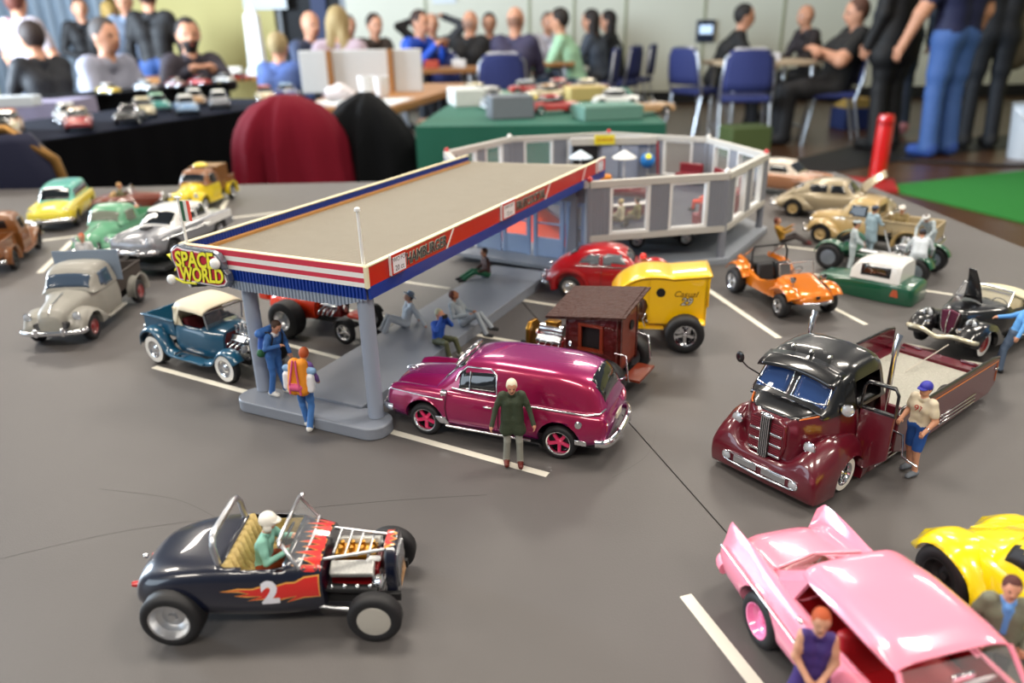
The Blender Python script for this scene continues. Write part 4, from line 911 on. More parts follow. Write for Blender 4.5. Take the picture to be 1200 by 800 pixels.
# ---------------------------------------------------------------- 3 outhouse hot rod
WOOD = mat('cherry_wood', hx('#4a120c'), .32, 0, .5, var=.35, scale=5, bump=.25); WOOD2 = mat('shingle_wood', hx('#3a170a'), .55, 0, .1, var=.3, scale=9, bump=.4); WDOOR = mat('door_wood', hx('#74290f'), .4, 0, .3, var=.25, scale=6)
c = car('outhouse_hot_rod', 'red brown wooden outhouse on hot rod wheels behind the magenta car', .060, .648, 150, sc=S*1.08)
for s in (1, -1): M().box((.2, s*.30, .36), (2.6, .07, .12)).make('frame_rail', DRK, c)
M().box((-.55, 0, .46), (1.10, 1.20, .06)).make('floor_board', WOOD, c)
X0, X1, Y1, Z0, Z1, Z2 = -1.08, -.05, .56, .49, 1.55, 1.72
for s in (1, -1):       # side walls around a window
    for x0, x1, z0, z1 in ((X0, -.80, Z0, 1.62), (-.34, X1, Z0, 1.56), (-.80, -.34, Z0, .92), (-.80, -.34, 1.42, 1.60)): M().box(((x0+x1)/2, s*Y1, (z0+z1)/2), (x1-x0, .06, z1-z0)).make('wall_board', WOOD, c)
    f_ = M()
    for c_, d_ in (((-.80, s*.60, 1.17), (.06, .06, .56)), ((-.34, s*.60, 1.17), (.06, .06, .56)), ((-.57, s*.60, 1.43), (.52, .07, .06)), ((-.57, s*.60, .91), (.54, .08, .05))): f_.box(c_, d_)
    f_.make('window_frame', WDOOR, c)
    M().box((-.57, s*.50, 1.17), (.46, .01, .50)).make('window_dark', DRK, c)
for x, h_ in ((X0, Z2), (X1, Z1)):
    M().box((x, 0, (Z0+h_)/2), (.06, 2*Y1+.06, h_-Z0)).make('end_wall', WOOD, c)
dd = M().box((X0-.04, 0, 1.08), (.05, .74, 1.06)).make('door', WDOOR, c, bevel=.01); M().lathe([(.001, -.02), (.10, -.02), (.10, .01), (.001, .01)], axis='x', c=(X0-.075, -.08, 1.32), n=20, closed=False).make('porthole', DRK, dd)
for s in (1, -1): M().box((X0-.045, s*.43, 1.06), (.05, .07, 1.14)).make('door_post', WOOD, c)
rf = M().box((-.42, 0, 1.70), (1.62, 1.42, .06), rot=(-9, 7.5, 0)).make('roof', WOOD2, c)
for i in range(9):
    for j in range(7):
        xx = -1.20+i*.185; zz = 1.835-(xx+1.2)*.1316
        M().box((xx, -.60+j*.2+random.uniform(-.01, .01), zz-.025+(-.60+j*.2)*-.158), (.22, .19, .022), rot=(-9, 10+random.uniform(-2, 2), random.uniform(-3, 3))).make('shingle', WOOD2, rf, sharp=0)
M().box((X0-.30, 0, .34), (.36, .85, .05)).make('step', WDOOR, c)
for s in (1, -1): trim(c, [(X0-.02, s*.62, .95), (X0-.25, s*.62, .93), (X0-.32, s*.62, .40)], .02, CHR, 'grab_rail')
lamp(c, (X0+.15, .66, .62), .07, (-.2, 1, .2)); lamp(c, (X1-.1, .66, 1.0), .05, (.6, 1, .1))
vee_engine(c, .55, .62, paint('engine_red2', '#a51a1a'), 1.0, stacks=True)
M().cyl((.30, 0, .95), (.82, 0, .95), .13, n=16).make('supercharger', CHR, c); M().box((.55, 0, 1.10), (.3, .2, .1)).make('scoop', GLDM, c, bevel=.02)
M().prism([(-.24, .40), (.24, .40), (.24, .95), (.12, 1.08), (-.12, 1.08), (-.24, .95)], 1.0, 1.1, 'x').make('radiator', GLDM, c, bevel=.02)
M().cyl((1.25, -.6, .33), (1.25, .6, .33), .035).make('front_axle', CHR, c); M().cyl((-.95, -.6, .40), (-.95, .6, .40), .05).make('rear_axle', DRK, c)
for s in (1, -1): wheel(c, 1.25, s*.66, .32, .14, 'chrome5', .2); wheel(c, -.95, s*.74, .40, .30, 'dish', .25, ALU)
steer_wheel(c, (-.1, .1, 1.1), .15, -50)
# ---------------------------------------------------------------- 4 yellow C-cab van
YEL = paint('bright_yellow', '#f5c000', rough=.32)
c = car('c_cab_van', 'bright yellow c cab delivery van hot rod with the number 29', .150, .740, 172, sc=S*1.06)
BW = .62
def ccab(x): return 0
side = [(-1.05, .62), (.12, .62), (.22, .66), (.24, .80)]+[(.62-.40*math.cos(R(a)), .98+.30*math.sin(R(a))) for a in (-30, 0, 30, 60, 80)]+[(.78, 1.30), (.98, 1.12), (1.02, 1.18), (.85, 1.40), (.6, 1.56), (.3, 1.66), (-.1, 1.67), (-.3, 1.64), (-.5, 1.66), (-1.15, 1.72)]
for s in (1, -1):
    M().prism(side, s*(BW-.03), s*BW, 'y').make('body_side', YEL, c, sharp=35)
top = [(1.06, 1.13), (.98, 1.28), (.85, 1.43), (.6, 1.59), (.3, 1.69), (-.1, 1.70), (-.3, 1.67), (-.5, 1.69), (-1.18, 1.755)]
tp = spline_pts([(x, 0, z) for x, z in top], 5)
M().rings([[(p.x, y, p.z-.03*(abs(y)/.66)**4+.015) for y in [(-.66+1.32*k/10) for k in range(11)]] for p in tp]).make('roof', YEL, c, sharp=60, thick=.03)
M().prism([(-BW, .62), (BW, .62), (BW, 1.7), (-BW, 1.7)], .20, .23, 'x').make('bulkhead', YEL, c)
M().box((-.45, 0, .60), (1.3, 1.24, .05)).make('floor', YEL, c); M().box((.72, 0, .50), (.95, 1.0, .05)).make('cab_floor', YEL, c)
for s in (1, -1): M().box((-1.07, s*.52, 1.16), (.05, .20, 1.1)).make('door_pillar', YEL, c)
M().box((-1.08, 0, .78), (.05, .9, .34)).make('tailgate', YEL, c, bevel=.01); M().box((-1.0, 0, 1.3), (.02, .86, .72)).make('rear_opening', DRK, c); M().box((-1.10, .40, 1.3), (.03, .16, .7), rot=(0, 0, 35)).make('rear_door', YEL, c)
for s in (1, -1):
    M().lathe([(.001, 0), (.105, 0), (.105, s*.012), (.001, s*.012)], c=(-.05, s*BW, 1.33), axis='y', n=24, closed=False).make('porthole', DRK, c)
    sd = bpy.data.objects.new('x', None)
    r_ = (90, 0, 180) if s > 0 else (90, 0, 0)
    text('lettering', 'Casual', .20, matte('lettering_maroon', '#4a1210'), c, (-.60, s*(BW+.008), 1.30), r_, shear=.35)
    text('lettering', '29', .25, matte('lettering_black', '#141414'), c, (-.63, s*(BW+.008), 1.12), r_, shear=.25, offset=.014); text('lettering', '29', .25, matte('lettering_white', '#dedad0'), c, (-.63, s*(BW+.012), 1.12), r_, shear=.25, offset=-.003)
    fender(c, YEL, [(-1.05, .70), (-.75, .74), (-.45, .68), (-.22, .50)], s*.62, s*.36, .03, .02); fender(c, YEL, arc(1.35, .30, .44, 25, 165, 8), s*.60, s*.24, .04, .03)
    M().box((.30, s*.60, .48), (.9, .26, .03)).make('running_board', YEL, c, bevel=.01)
    trim(c, [(.28, s*.66, .50), (.34, s*.68, .68), (.26, s*.66, .84)], .02, CHR, 'grab_handle')
    wheel(c, 1.35, s*.72, .33, .18, 'chrome5', .21); wheel(c, -.62, s*.86, .44, .36, 'chrome5', .25)
    M().box((-1.05, s*.5, .5), (.1, .1, .1)).make('tail_light', CHR, c, bevel=.02)
BRNW = mat('brown_upholstery', hx('#4c2c1c'), .5)
M().box((.40, 0, .68), (.4, .95, .2)).make('seat', BRNW, c, bevel=.05); M().box((.28, 0, .95), (.12, .95, .45)).make('seat_back', BRNW, c, bevel=.05)
M().ball((.7, 0, .75), (.25, .35, .15), 16, 8).make('cab_cover', BRNW, c)
for s in (1, -1): M().box((.5, s*.3, .42), (2.4, .07, .12)).make('frame_rail', YEL, c)
M().prism([(-.26, .42), (.26, .42), (.26, .95), (.14, 1.06), (-.14, 1.06), (-.26, .95)], 1.52, 1.64, 'x').make('radiator_shell', GLDM, c, bevel=.03); vee_engine(c, 1.22, .60, ALU, .8, stacks=False)
steer_wheel(c, (.85, 0, 1.02), .17, -40); M().cyl((1.35, -.6, .33), (1.35, .6, .33), .03).make('front_axle', CHR, c); M().cyl((-.62, -.75, .44), (-.62, .75, .44), .05).make('rear_axle', DRK, c)
for s in (1, -1): lamp(c, (1.55, s*.36, .80), .10)
# ---------------------------------------------------------------- 5 red beetle
BRD = paint('beetle_red', '#b00c16')
c = car('red_beetle', 'red rounded beetle car seen from its rear beside the yellow van', .125, .890, -13)
K = [(-1.95, [(0, .55), (.2, .55), (.38, .53), (.46, .48), (.48, .40), (.45, .34)]), (-1.80, [(0, .82), (.26, .80), (.46, .70), (.55, .56), (.56, .42), (.50, .30)]), (-1.45, [(0, 1.10), (.32, 1.06), (.54, .92), (.62, .70), (.62, .46), (.55, .26)]), (-1.1, [(0, 1.24), (.38, 1.16), (.60, .98), (.66, .74), (.67, .46), (.60, .24)]),
     (-.5, [(0, 1.12), (.40, 1.08), (.62, .97), (.69, .74), (.70, .46), (.62, .24)]), (.3, [(0, 1.04), (.40, 1.02), (.61, .95), (.68, .74), (.69, .46), (.62, .24)]), (.75, [(0, 1.0), (.38, .96), (.56, .88), (.64, .70), (.64, .46), (.58, .24)]), (1.25, [(0, .90), (.30, .86), (.46, .76), (.52, .60), (.52, .42), (.46, .26)]), (1.72, [(0, .66), (.2, .64), (.34, .58), (.40, .50), (.40, .40), (.36, .30)]), (1.88, [(0, .48), (.15, .47), (.26, .44), (.30, .40), (.30, .36), (.27, .32)])]
loft(c, 'body', BRD, K, n=5, sub=3, sharp=80)
gh = [(-1.42, [(0, 1.10), (.30, 1.06), (.46, 1.00), (.55, .94)]), (-1.1, [(0, 1.30), (.34, 1.26), (.52, 1.12), (.63, .95)]), (-.75, [(0, 1.42), (.36, 1.38), (.54, 1.22), (.66, .96)]), (-.3, [(0, 1.49), (.36, 1.45), (.55, 1.28), (.67, .96)]), (.1, [(0, 1.47), (.36, 1.43), (.54, 1.26), (.66, .95)]), (.42, [(0, 1.34), (.36, 1.30), (.52, 1.18), (.64, .93)]), (.72, [(0, 1.03), (.36, 1.00), (.50, .96), (.58, .90)])]
loft(c, 'cabin', BRD, gh, n=8, sub=5, bottom=False, panels=[('rear_window', SMK, lambda x, y, z: -1.25 < x < -1.0 and abs(y) < .33 and z > 1.1), ('windscreen', SMK, lambda x, y, z: .42 < x < .66 and abs(y) < .44),
     ('quarter_window', mat('pale_glass', hx('#6d7479'), .06, 0, .5), lambda x, y, z: -.92 < x < -.33 and 1.03 < z < 1.29+x*.02-max(0, -.65-x)*.7 and abs(y) > .50), ('door_window', MATS['pale_glass'], lambda x, y, z: -.24 < x < .42-(z-1.03)*.55 and 1.03 < z < 1.30 and abs(y) > .48)], sharp=80)
for s in (1, -1):
    trim(c, [(-1.05, s*.66, .97), (-.3, s*.70, .985), (.6, s*.67, .96), (1.2, s*.54, .80)], .014, CHR, 'belt_moulding')
    trim(c, [(-.95, s*.60, 1.05), (-.78, s*.57, 1.22), (-.60, s*.555, 1.29), (-.33, s*.565, 1.31), (-.31, s*.66, 1.04)], .012, CHR, 'window_trim', closed=True)
    fender(c, BRD, arc(-1.2, .32, .46, -15, 195, 10), s*.50, s*.33, .06, .12, taper=lambda u: .55+.45*math.sin(math.pi*u)); fender(c, BRD, arc(1.2, .32, .46, -15, 195, 10), s*.44, s*.36, .06, .12, taper=lambda u: .5+.5*math.sin(math.pi*u))
    M().box((0, s*.70, .27), (1.5, .16, .06)).make('running_board', DRK, c, bevel=.02)
    lamp(c, (1.60, s*.60, .62), .11, (1, 0, .35)); M().ball((-1.63, s*.62, .62), (.05, .06, .09), 10, 6).make('tail_light', REDL, c)
    wheel(c, 1.2, s*.65, .325, .17, 'cap', .21, CHR); wheel(c, -1.2, s*.67, .325, .17, 'cap', .21, CHR)
    trim(c, [(-.28, s*.71, .30), (-.28, s*.72, .70), (-.27, s*.70, .97)], .006, DRK, 'door_gap'); trim(c, [(-.285, s*.672, .98), (-.285, s*.565, 1.31)], .02, BRD, 'door_pillar')
bumper(c, 2.02, .66, .42, .04, .1); bumper(c, -2.08, .68, .42, .045, .1)
M().box((0, 0, .30), (3.2, 1.1, .14)).make('underbody', DRK, c)
M().ball((-1.86, 0, .86), (.04, .10, .05), 10, 6).make('plate_lamp', CHR, c)
person('red_cap_figure', 'model figure in black shirt and red cap behind the yellow van', 'figure', stand(elr=(.06, -.26, 1.14), har=(.24, -.16, 1.02)), dict(top=matte('black_shirt', '#17171a'), bottom=matte('blue_jeans', '#32507c')), (.146, .806, TZ+.0003), -100, S, vox=.014, hat=('cap', paint('cap_red', '#d8281c', coat=.2)), sleeve='short')
# ---------------------------------------------------------------- 6 cab-over flatbed truck
MARN = paint('maroon_gloss', '#5a0a1c'); BLKP = paint('black_gloss', '#070709'); SILP = mat('checker_plate', hx('#a9a79c'), .45, .5, var=.25, scale=22, bump=.3)
ORP = paint('pinstripe_orange', '#c8641c')
c = car('cab_over_truck', 'maroon and black cab over flatbed truck with an open door', .276, .536, 217.6)
# front end: wide fenders merging into an apron
K = [(3.28, [(0, .56), (.35, .56), (.62, .58), (.86, .56), (.97, .46), (.98, .30), (.95, .14)]), (3.22, [(0, .60), (.38, .62), (.66, .76), (.90, .70), (1.02, .52), (1.04, .30), (1.02, .12)]), (3.0, [(0, .62), (.40, .66), (.70, .96), (.93, .86), (1.06, .62), (1.08, .34), (1.06, .12)]),
     (2.6, [(0, .70), (.42, .74), (.74, 1.08), (.98, .98), (1.09, .70), (1.10, .36), (1.08, .12)]), (2.1, [(0, .95), (.42, .98), (.74, 1.04), (.98, .92), (1.08, .64), (1.10, .36), (1.08, .12)]), (1.7, [(0, .80), (.42, .82), (.74, .80), (.96, .66), (1.05, .46), (1.07, .30), (1.05, .12)]), (1.55, [(0, .56), (.42, .56), (.74, .54), (.94, .46), (1.02, .36), (1.04, .26), (1.02, .12)])]
loft(c, 'front_fenders', MARN, K, n=5, sub=3, arches=((2.30, .30, .42),), sharp=70)
# cab lower (maroon) with nose and upper (black)
K = [(3.12, [(0, 1.32), (.20, 1.32), (.32, 1.28), (.36, 1.10), (.36, .80), (.36, .60)]), (3.02, [(0, 1.42), (.26, 1.41), (.44, 1.36), (.50, 1.15), (.50, .85), (.50, .60)]), (2.7, [(0, 1.52), (.38, 1.50), (.62, 1.42), (.70, 1.18), (.72, .85), (.72, .60)]), (2.3, [(0, 1.56), (.46, 1.54), (.74, 1.46), (.82, 1.2), (.84, .85), (.84, .40)]), (1.8, [(0, 1.56), (.5, 1.54), (.80, 1.46), (.88, 1.2), (.90, .85), (.90, .30)]), (1.02, [(0, 1.56), (.5, 1.54), (.80, 1.46), (.88, 1.2), (.90, .85), (.90, .30)])]
loft(c, 'cab_lower', MARN, K, n=5, sub=3, sharp=60, panels=[('cab_nose', BLKP, lambda x, y, z: z > 1.36+.05*abs(y)), ('door_opening', None, lambda x, y, z: 1.14 < x < 1.92 and y > .6 and z > .36)])
K = [(2.72, [(0, 1.50), (.40, 1.49), (.60, 1.46), (.68, 1.42), (.70, 1.38)]), (2.60, [(0, 1.66), (.40, 1.64), (.66, 1.56), (.74, 1.48), (.76, 1.40)]), (2.36, [(0, 2.02), (.40, 1.99), (.66, 1.86), (.77, 1.64), (.82, 1.42)]), (2.26, [(0, 2.12), (.42, 2.09), (.68, 1.96), (.79, 1.68), (.84, 1.42)]), (1.9, [(0, 2.22), (.46, 2.19), (.72, 2.06), (.83, 1.72), (.88, 1.42)]), (1.4, [(0, 2.24), (.46, 2.21), (.72, 2.08), (.83, 1.72), (.88, 1.42)]), (1.1, [(0, 2.16), (.44, 2.13), (.68, 2.02), (.80, 1.70), (.86, 1.42)]), (.98, [(0, 1.98), (.40, 1.95), (.60, 1.88), (.72, 1.64), (.78, 1.42)])]
WSG = mat('blue_glass', hx('#27406e'), .04, 0, .7, spec=.8)
loft(c, 'cab_upper', BLKP, K, n=7, sub=4, bottom=False, sharp=70, panels=[('windscreen', WSG, lambda x, y, z: 2.36 < x < 2.66 and .05 < abs(y) < .66 and z > 1.54), ('side_window', None, lambda x, y, z: 1.22 < x < 2.0 and 1.50 < z < 1.92 and y > .6), ('side_window', SMK, lambda x, y, z: 1.22 < x < 2.0 and 1.50 < z < 1.92 and y < -.6)])
# visor over the split windscreen
M().rings([[(2.42+dx, y, 2.04-.10*(y/.7)**2+dz) for y in [(-.72+1.44*k/12) for k in range(13)]] for dx, dz in ((-.22, .12), (-.06, .07), (.10, -.01), (.14, -.07))]).make('sun_visor', BLKP, c, sharp=70, thick=.02)
for s in (1, -1): trim(c, [(2.66, s*.04, 1.58), (2.385, s*.05, 1.985), (2.395, s*.42, 1.95), (2.42, s*.62, 1.85), (2.58, s*.66, 1.60), (2.63, s*.5, 1.585), (2.655, s*.3, 1.58)], .016, CHR, 'windscreen_trim', closed=True)
for y in (-.34, 0, .34): M().ball((2.12, y, 2.22), (.075, .032, .035), 12, 6).make('marker_light', CHR, c)
for s in (1, -1):       # exhaust stacks
    st = M().cyl((.82, s*.80, .9), (.82, s*.80, 2.06), .045, n=14).make('exhaust_stack', CHR, c); M().tube([(.82, s*.80, 2.04), (.80, s*.80, 2.26), (.74, s*.80, 2.40)], .060, 14).make('stack_tip', CHR, st)
# grille
gr = M().prism([(-.30, .62), (.30, .62), (.36, .9), (.34, 1.26), (.20, 1.36), (-.20, 1.36), (-.34, 1.26), (-.36, .9)], 3.06, 3.20, 'x').make('grille_shell', MARN, c, bevel=.03)
for i in range(16): M().box((3.205, 0, .68+i*.038), (.02, .60, .014)).make('grille_bar', paint('grille_maroon', '#7a2030'), gr, sharp=0)
for z in (.68, .87, 1.06): M().box((3.215, 0, z), (.03, .62, .045)).make('chrome_bar', CHR, gr, bevel=.008)
M().box((3.23, 0, .98), (.05, .17, .74)).make('centre_plate', DRK, gr)
for i in range(5): M().box((3.255, -.072+i*.036, .98), (.03, .014, .74)).make('centre_bar', CHR, gr, sharp=0)
M().ball((3.23, 0, 1.37), (.05, .14, .05), 12, 6).make('grille_crest', CHR, gr)
for s in (1, -1):
    lamp(c, (3.02, s*.70, .98), .105, (1, 0, .05), CHR)
    trim(c, [(3.05, s*.36, 1.33), (2.95, s*.50, 1.40), (2.5, s*.74, 1.44), (2.1, s*.84, 1.44)], .014, ORP, 'pinstripe')
# bumper set into the apron: two lamps joined by chrome frame
bz = .36
fr = trim(c, [(3.30, -.62, bz+.09), (3.335, 0, bz+.09), (3.30, .62, bz+.09), (3.295, .72, bz), (3.30, .62, bz-.09), (3.335, 0, bz-.09), (3.30, -.62, bz-.09), (3.295, -.72, bz)], .022, CHR, 'bumper_frame', closed=True)
for s in (1, -1): lamp(fr, (3.30, s*.66, bz), .085, (1, 0, 0), CHR, 'fog_light', .4); M().box((3.30, s*.28, bz), (.02, .46, .12)).make('bumper_insert', ALU, fr, bevel=.01)
# mirror and spot lamp
mr = trim(c, [(2.2, -.86, 1.50), (2.32, -1.06, 1.62), (2.38, -1.18, 1.74)], .016, BLKP, 'mirror_arm'); M().ball((2.39, -1.20, 1.80), (.03, .09, .11), 12, 8).make('mirror_head', BLKP, mr)
lamp(c, (2.36, .90, 1.52), .10, (.9, .4, .1), CHR, 'spot_lamp')
M().ball((2.20, .86, .95), .03, 8, 6).make('handle', CHR, c)
# open door, hinged at the front
dm = M().prism([(0, .40), (-.30, .36), (-.74, .66), (-.76, 1.46), (0, 1.46)], -.03, .03, 'y').make('door', MARN, c, loc=(1.93, .90, 0), rot=(0, 0, -86), bevel=.02); dm.scale.x = .74
trim(dm, [(0, .02, 1.46), (-.02, .0, 1.86), (-.10, -.01, 1.94), (-.66, -.01, 1.94), (-.75, 0, 1.84), (-.76, .02, 1.46)], .035, BLKP, 'door_window_frame', 8); M().box((-.38, 0, 1.47), (.78, .075, .05)).make('door_rail', BLKP, dm, bevel=.01); trim(dm, [(0, -.035, 1.42), (-.75, -.035, 1.42)], .012, ORP, 'pinstripe'); M().box((-.62, -.05, 1.28), (.16, .03, .04)).make('door_handle', CHR, dm, bevel=.01)
M().box((1.5, 0, .60), (1.1, 1.5, .06)).make('cab_floor', DRK, c); seat(c, 1.18, 1.5, matte('cab_seat', '#2a1216'), .78, .55); steer_wheel(c, (2.05, .40, 1.36), .24, -35)
# flatbed
BX0, BX1, BYW = -3.26, .62, 1.12
M().box(((BX0+BX1)/2, 0, .50), (BX1-BX0, 2*BYW-.12, .14)).make('bed_floor', MARN, c); M().box(((BX0+BX1)/2+.05, 0, .575), (BX1-BX0-.7, 1.62, .012)).make('checker_plate', SILP, c)
for s in (1, -1):
    P = [(BX1+.30, .30), (BX1+.30, .98), (BX1+.20, 1.08), (BX1-.1, 1.10), (BX1-.5, .98), (BX0+.3, .98), (BX0, .94), (BX0, .38), (BX0+.25, .20), (BX1-.2, .12)]
    sd = M().prism(P, s*(BYW-.06), s*BYW, 'y').make('bed_side', MARN, c, bevel=.02)
    trim(sd, [(x, s*(BYW-.03), z+.01) for x, z in ((BX1+.28, 1.0), (BX1+.18, 1.09), (BX1-.1, 1.115), (BX1-.5, .995), (BX0+.3, .995), (BX0+.02, .95), (BX0, .6))], .032, BLKP, 'rail_cap', 8); trim(sd, [(x, s*(BYW+.005), z-.05) for x, z in ((BX1+.18, 1.06), (BX1-.1, 1.07), (BX1-.5, .95), (BX0+.1, .95), (BX0+.06, .5))], .012, ORP, 'pinstripe')
    for k in range(3): M().box((-1.55, s*(BYW+.012), .26+k*.085), (1.5, .025, .03)).make('chrome_strip', CHR, c, bevel=.008); M().box((1.05+.02*k, s*1.075, .20+k*.10), (.8, .03, .035)).make('step_strip', CHR, c, bevel=.008)
    M().box((BX0+.16, s*(BYW+.02), .76), (.14, .04, .05)).make('latch', CHR, c, bevel=.01)
    M().box((1.10, s*.95, .26), (.95, .22, .30)).make('side_step', MARN, c, bevel=.03)
M().box((BX0+.16, 0, .60), (.36, 2*BYW-.14, .06)).make('tail_plate', MARN, c)
for y in (-.75, .75): M().cyl((BX0+.2, y, .631), (BX0+.2, y, .64), .05, n=12).make('plate_hole', DRK, c)
M().box((BX1+.05, 0, .80), (.08, 2*BYW-.14, .5)).make('bed_front', MARN, c)
for s in (1, -1): wheel(c, 2.30, s*.90, .345, .20, 'chrome5', .21, white=True, steer=0); wheel(c, -1.6, s*.86, .36, .26, 'cap', .22, CHR, white=True)
M().box((.3, 0, .34), (5.2, .8, .14)).make('chassis', DRK, c)
# ramps and winch cable lead to the black coupe
for s in (1, -1): M().box((BX0-.42, s*.62, .50), (1.0, .42, .05), rot=(0, -19, 0)).make('loading_ramp', MARN, c, bevel=.01); M().box((BX0-.42, s*.62, .527), (.9, .32, .01), rot=(0, -19, 0)).make('ramp_plate', SILP, c)
trim(c, [(-1.9, -.1, .62), (-3.55, -.02, .80)], .012, matte('cable_grey', '#b9b2a6'), 'winch_cable')
# ---------------------------------------------------------------- 7 black coupe on the ramps
c = car('black_convertible', 'black vintage convertible with raised hood nose climbing the truck ramps', .468, .706, 214, ry=-5, z=TZ+.003)
K = [(1.62, [(0, .98), (.10, .98), (.20, .92), (.24, .70), (.22, .52), (.16, .42)]), (1.50, [(0, 1.02), (.15, 1.01), (.28, .94), (.32, .74), (.30, .54), (.22, .40)]), (.75, [(0, 1.08), (.30, 1.05), (.50, .96), (.56, .76), (.55, .54), (.48, .34)]), (.3, [(0, 1.10), (.40, 1.06), (.62, .98), (.68, .76), (.68, .54), (.6, .32)]), (-.6, [(0, 1.06), (.42, 1.05), (.66, .99), (.73, .76), (.72, .54), (.62, .32)]), (-1.3, [(0, .98), (.38, .95), (.58, .88), (.66, .70), (.66, .5), (.58, .34)]), (-1.9, [(0, .66), (.26, .64), (.40, .58), (.46, .5), (.46, .42), (.4, .36)])]
loft(c, 'body', BLKP, K, n=5, sub=3, sharp=70, panels=[('cockpit', None, lambda x, y, z: -.85 < x < .12 and z > .985)], thick=.02)
gr = M().prism([(-.20, .94), (0, .99), (.20, .94), (.16, .60), (.06, .42), (-.06, .42), (-.16, .60)], 1.60, 1.70, 'x').make('grille', mat('grille_maroon2', hx('#5a2038'), .4, .4, var=.2, scale=30), c, bevel=.02); trim(gr, [(1.74, 0, .98), (1.78, 0, .70), (1.72, 0, .40)], .018, CHR, 'grille_centre_bar')
for s in (1, -1): trim(gr, [(1.71, s*.20, .94), (1.71, s*.16, .60), (1.71, s*.06, .43)], .012, CHR, 'grille_trim')
hd = M().rings([[(0+.9*t, y, .10*math.sin(math.pi*t)*.3+.06*(1-(y/.25)**2)*(1-t*.5)) for y in [(.24-.15*t)*(-1+2*k/8) for k in range(9)]] for t in [i/8 for i in range(9)]]).make('open_hood', BLKP, c, sharp=70, thick=.02, loc=(.76, 0, 1.10), rot=(-10, -62, 0))
for s in (1, -1):
    # teardrop fenders
    K = [(2.0, [(.0, .50), (.10, .49), (.16, .44), (.17, .38), (.14, .34)]), (1.85, [(.0, .72), (.16, .68), (.24, .54), (.25, .40), (.22, .30)]), (1.5, [(.0, .84), (.20, .80), (.29, .62), (.30, .42), (.27, .26)]), (1.05, [(.0, .78), (.20, .74), (.29, .56), (.30, .40), (.27, .26)]), (.55, [(.0, .50), (.15, .47), (.24, .38), (.26, .30), (.24, .24)]), (.3, [(.0, .32), (.14, .31), (.22, .28), (.24, .25), (.22, .22)])]
    f_ = loft(c, 'fender', BLKP, K, n=5, sub=3, arches=((1.38, .30, .37),), sharp=70); f_.location.y = s*.56
    K = [(-.5, [(.0, .32), (.10, .30), (.18, .27), (.2, .24), (.18, .22)]), (-.9, [(.0, .70), (.14, .66), (.23, .52), (.25, .38), (.22, .26)]), (-1.35, [(.0, .80), (.16, .76), (.25, .60), (.27, .42), (.24, .28)]), (-1.8, [(.0, .62), (.12, .58), (.2, .48), (.22, .38), (.2, .3)]), (-2.05, [(.0, .42), (.06, .41), (.1, .38), (.1, .36), (.08, .34)])]
    f_ = loft(c, 'fender', BLKP, K, n=5, sub=3, arches=((-1.38, .30, .37),), sharp=70); f_.location.y = s*.60
    M().box((-.05, s*.72, .24), (.9, .24, .04)).make('running_board', DRK, c, bevel=.01)
    hl = M().ball((1.62, s*.50, .78), (.17, .115, .14), 14, 8).make('headlight', BLKP, c); M().lathe([(.001, .05), (.06, .045), (.105, .01), (.12, -.02)], axis='x', c=(1.72, s*.50, .78), n=18, closed=False).make('lens', LENS, hl)
    hn = M().lathe([(.001, .02), (.06, .0), (.06, -.04)], axis='x', c=(1.92, s*.36, .62), n=14, closed=False).make('horn', CHR, c)
    wheel(c, 1.38, s*.66, .34, .16, 'cap', .2, paint('wheel_red', '#8c1a20'), white=True); wheel(c, -1.38, s*.68, .34, .16, 'cap', .2, paint('wheel_red', '#8c1a20'), white=True)
    trim(c, [(.30, s*.60, 1.04), (.08, s*.56, 1.36)], .022, CHR, 'windscreen_post')
trim(c, [(.08, -.56, 1.36), (.10, 0, 1.40), (.08, .56, 1.36)], .026, CHR, 'windscreen_header'); M().add([(.29, -.58, 1.05), (.08, -.54, 1.35), (.08, .54, 1.35), (.29, .58, 1.05)], [(0, 1, 2, 3)]).make('windscreen', GLS, c, sharp=0)
CREAMP = matte('cream_canvas', '#cfc6a6'); 
M().rings([[(x, y, z+.10*(1-(y/.66)**2)) for y in [-.66+1.32*k/10 for k in range(11)]] for x, z in ((-.5, 1.12), (-.7, 1.16), (-1.0, 1.14), (-1.25, 1.06), (-1.32, .98))]).make('folded_top', CREAMP, c, sharp=70, thick=.06)
seat(c, -.5, 1.15, matte('cream_leather', '#b8ab8a'), .6, .5); M().box((-.3, 0, .4), (1.0, 1.1, .04)).make('cockpit_floor', DRK, c); steer_wheel(c, (.0, .3, 1.0), .18)
IVB = mat('bumper_ivory', hx('#cfc8ae'), .25, .6, .5)
pts = spline_pts([(1.86, -.80, .44), (2.02, -.72, .46), (2.10, -.35, .48), (2.12, 0, .42), (2.10, .35, .48), (2.02, .72, .46), (1.86, .80, .44)], 4)
b = M().tube(pts, .04, 8); b.v = [(x, y, .45+(z-.45)*1.4) for x, y, z in b.v]; b.make('bumper', IVB, c, sharp=60); bumper(c, -2.12, .7, .44, .04, .1, False)
M().box((.9, 0, .66), (.9, .5, .4)).make('engine_block', DRK, c, bevel=.03)
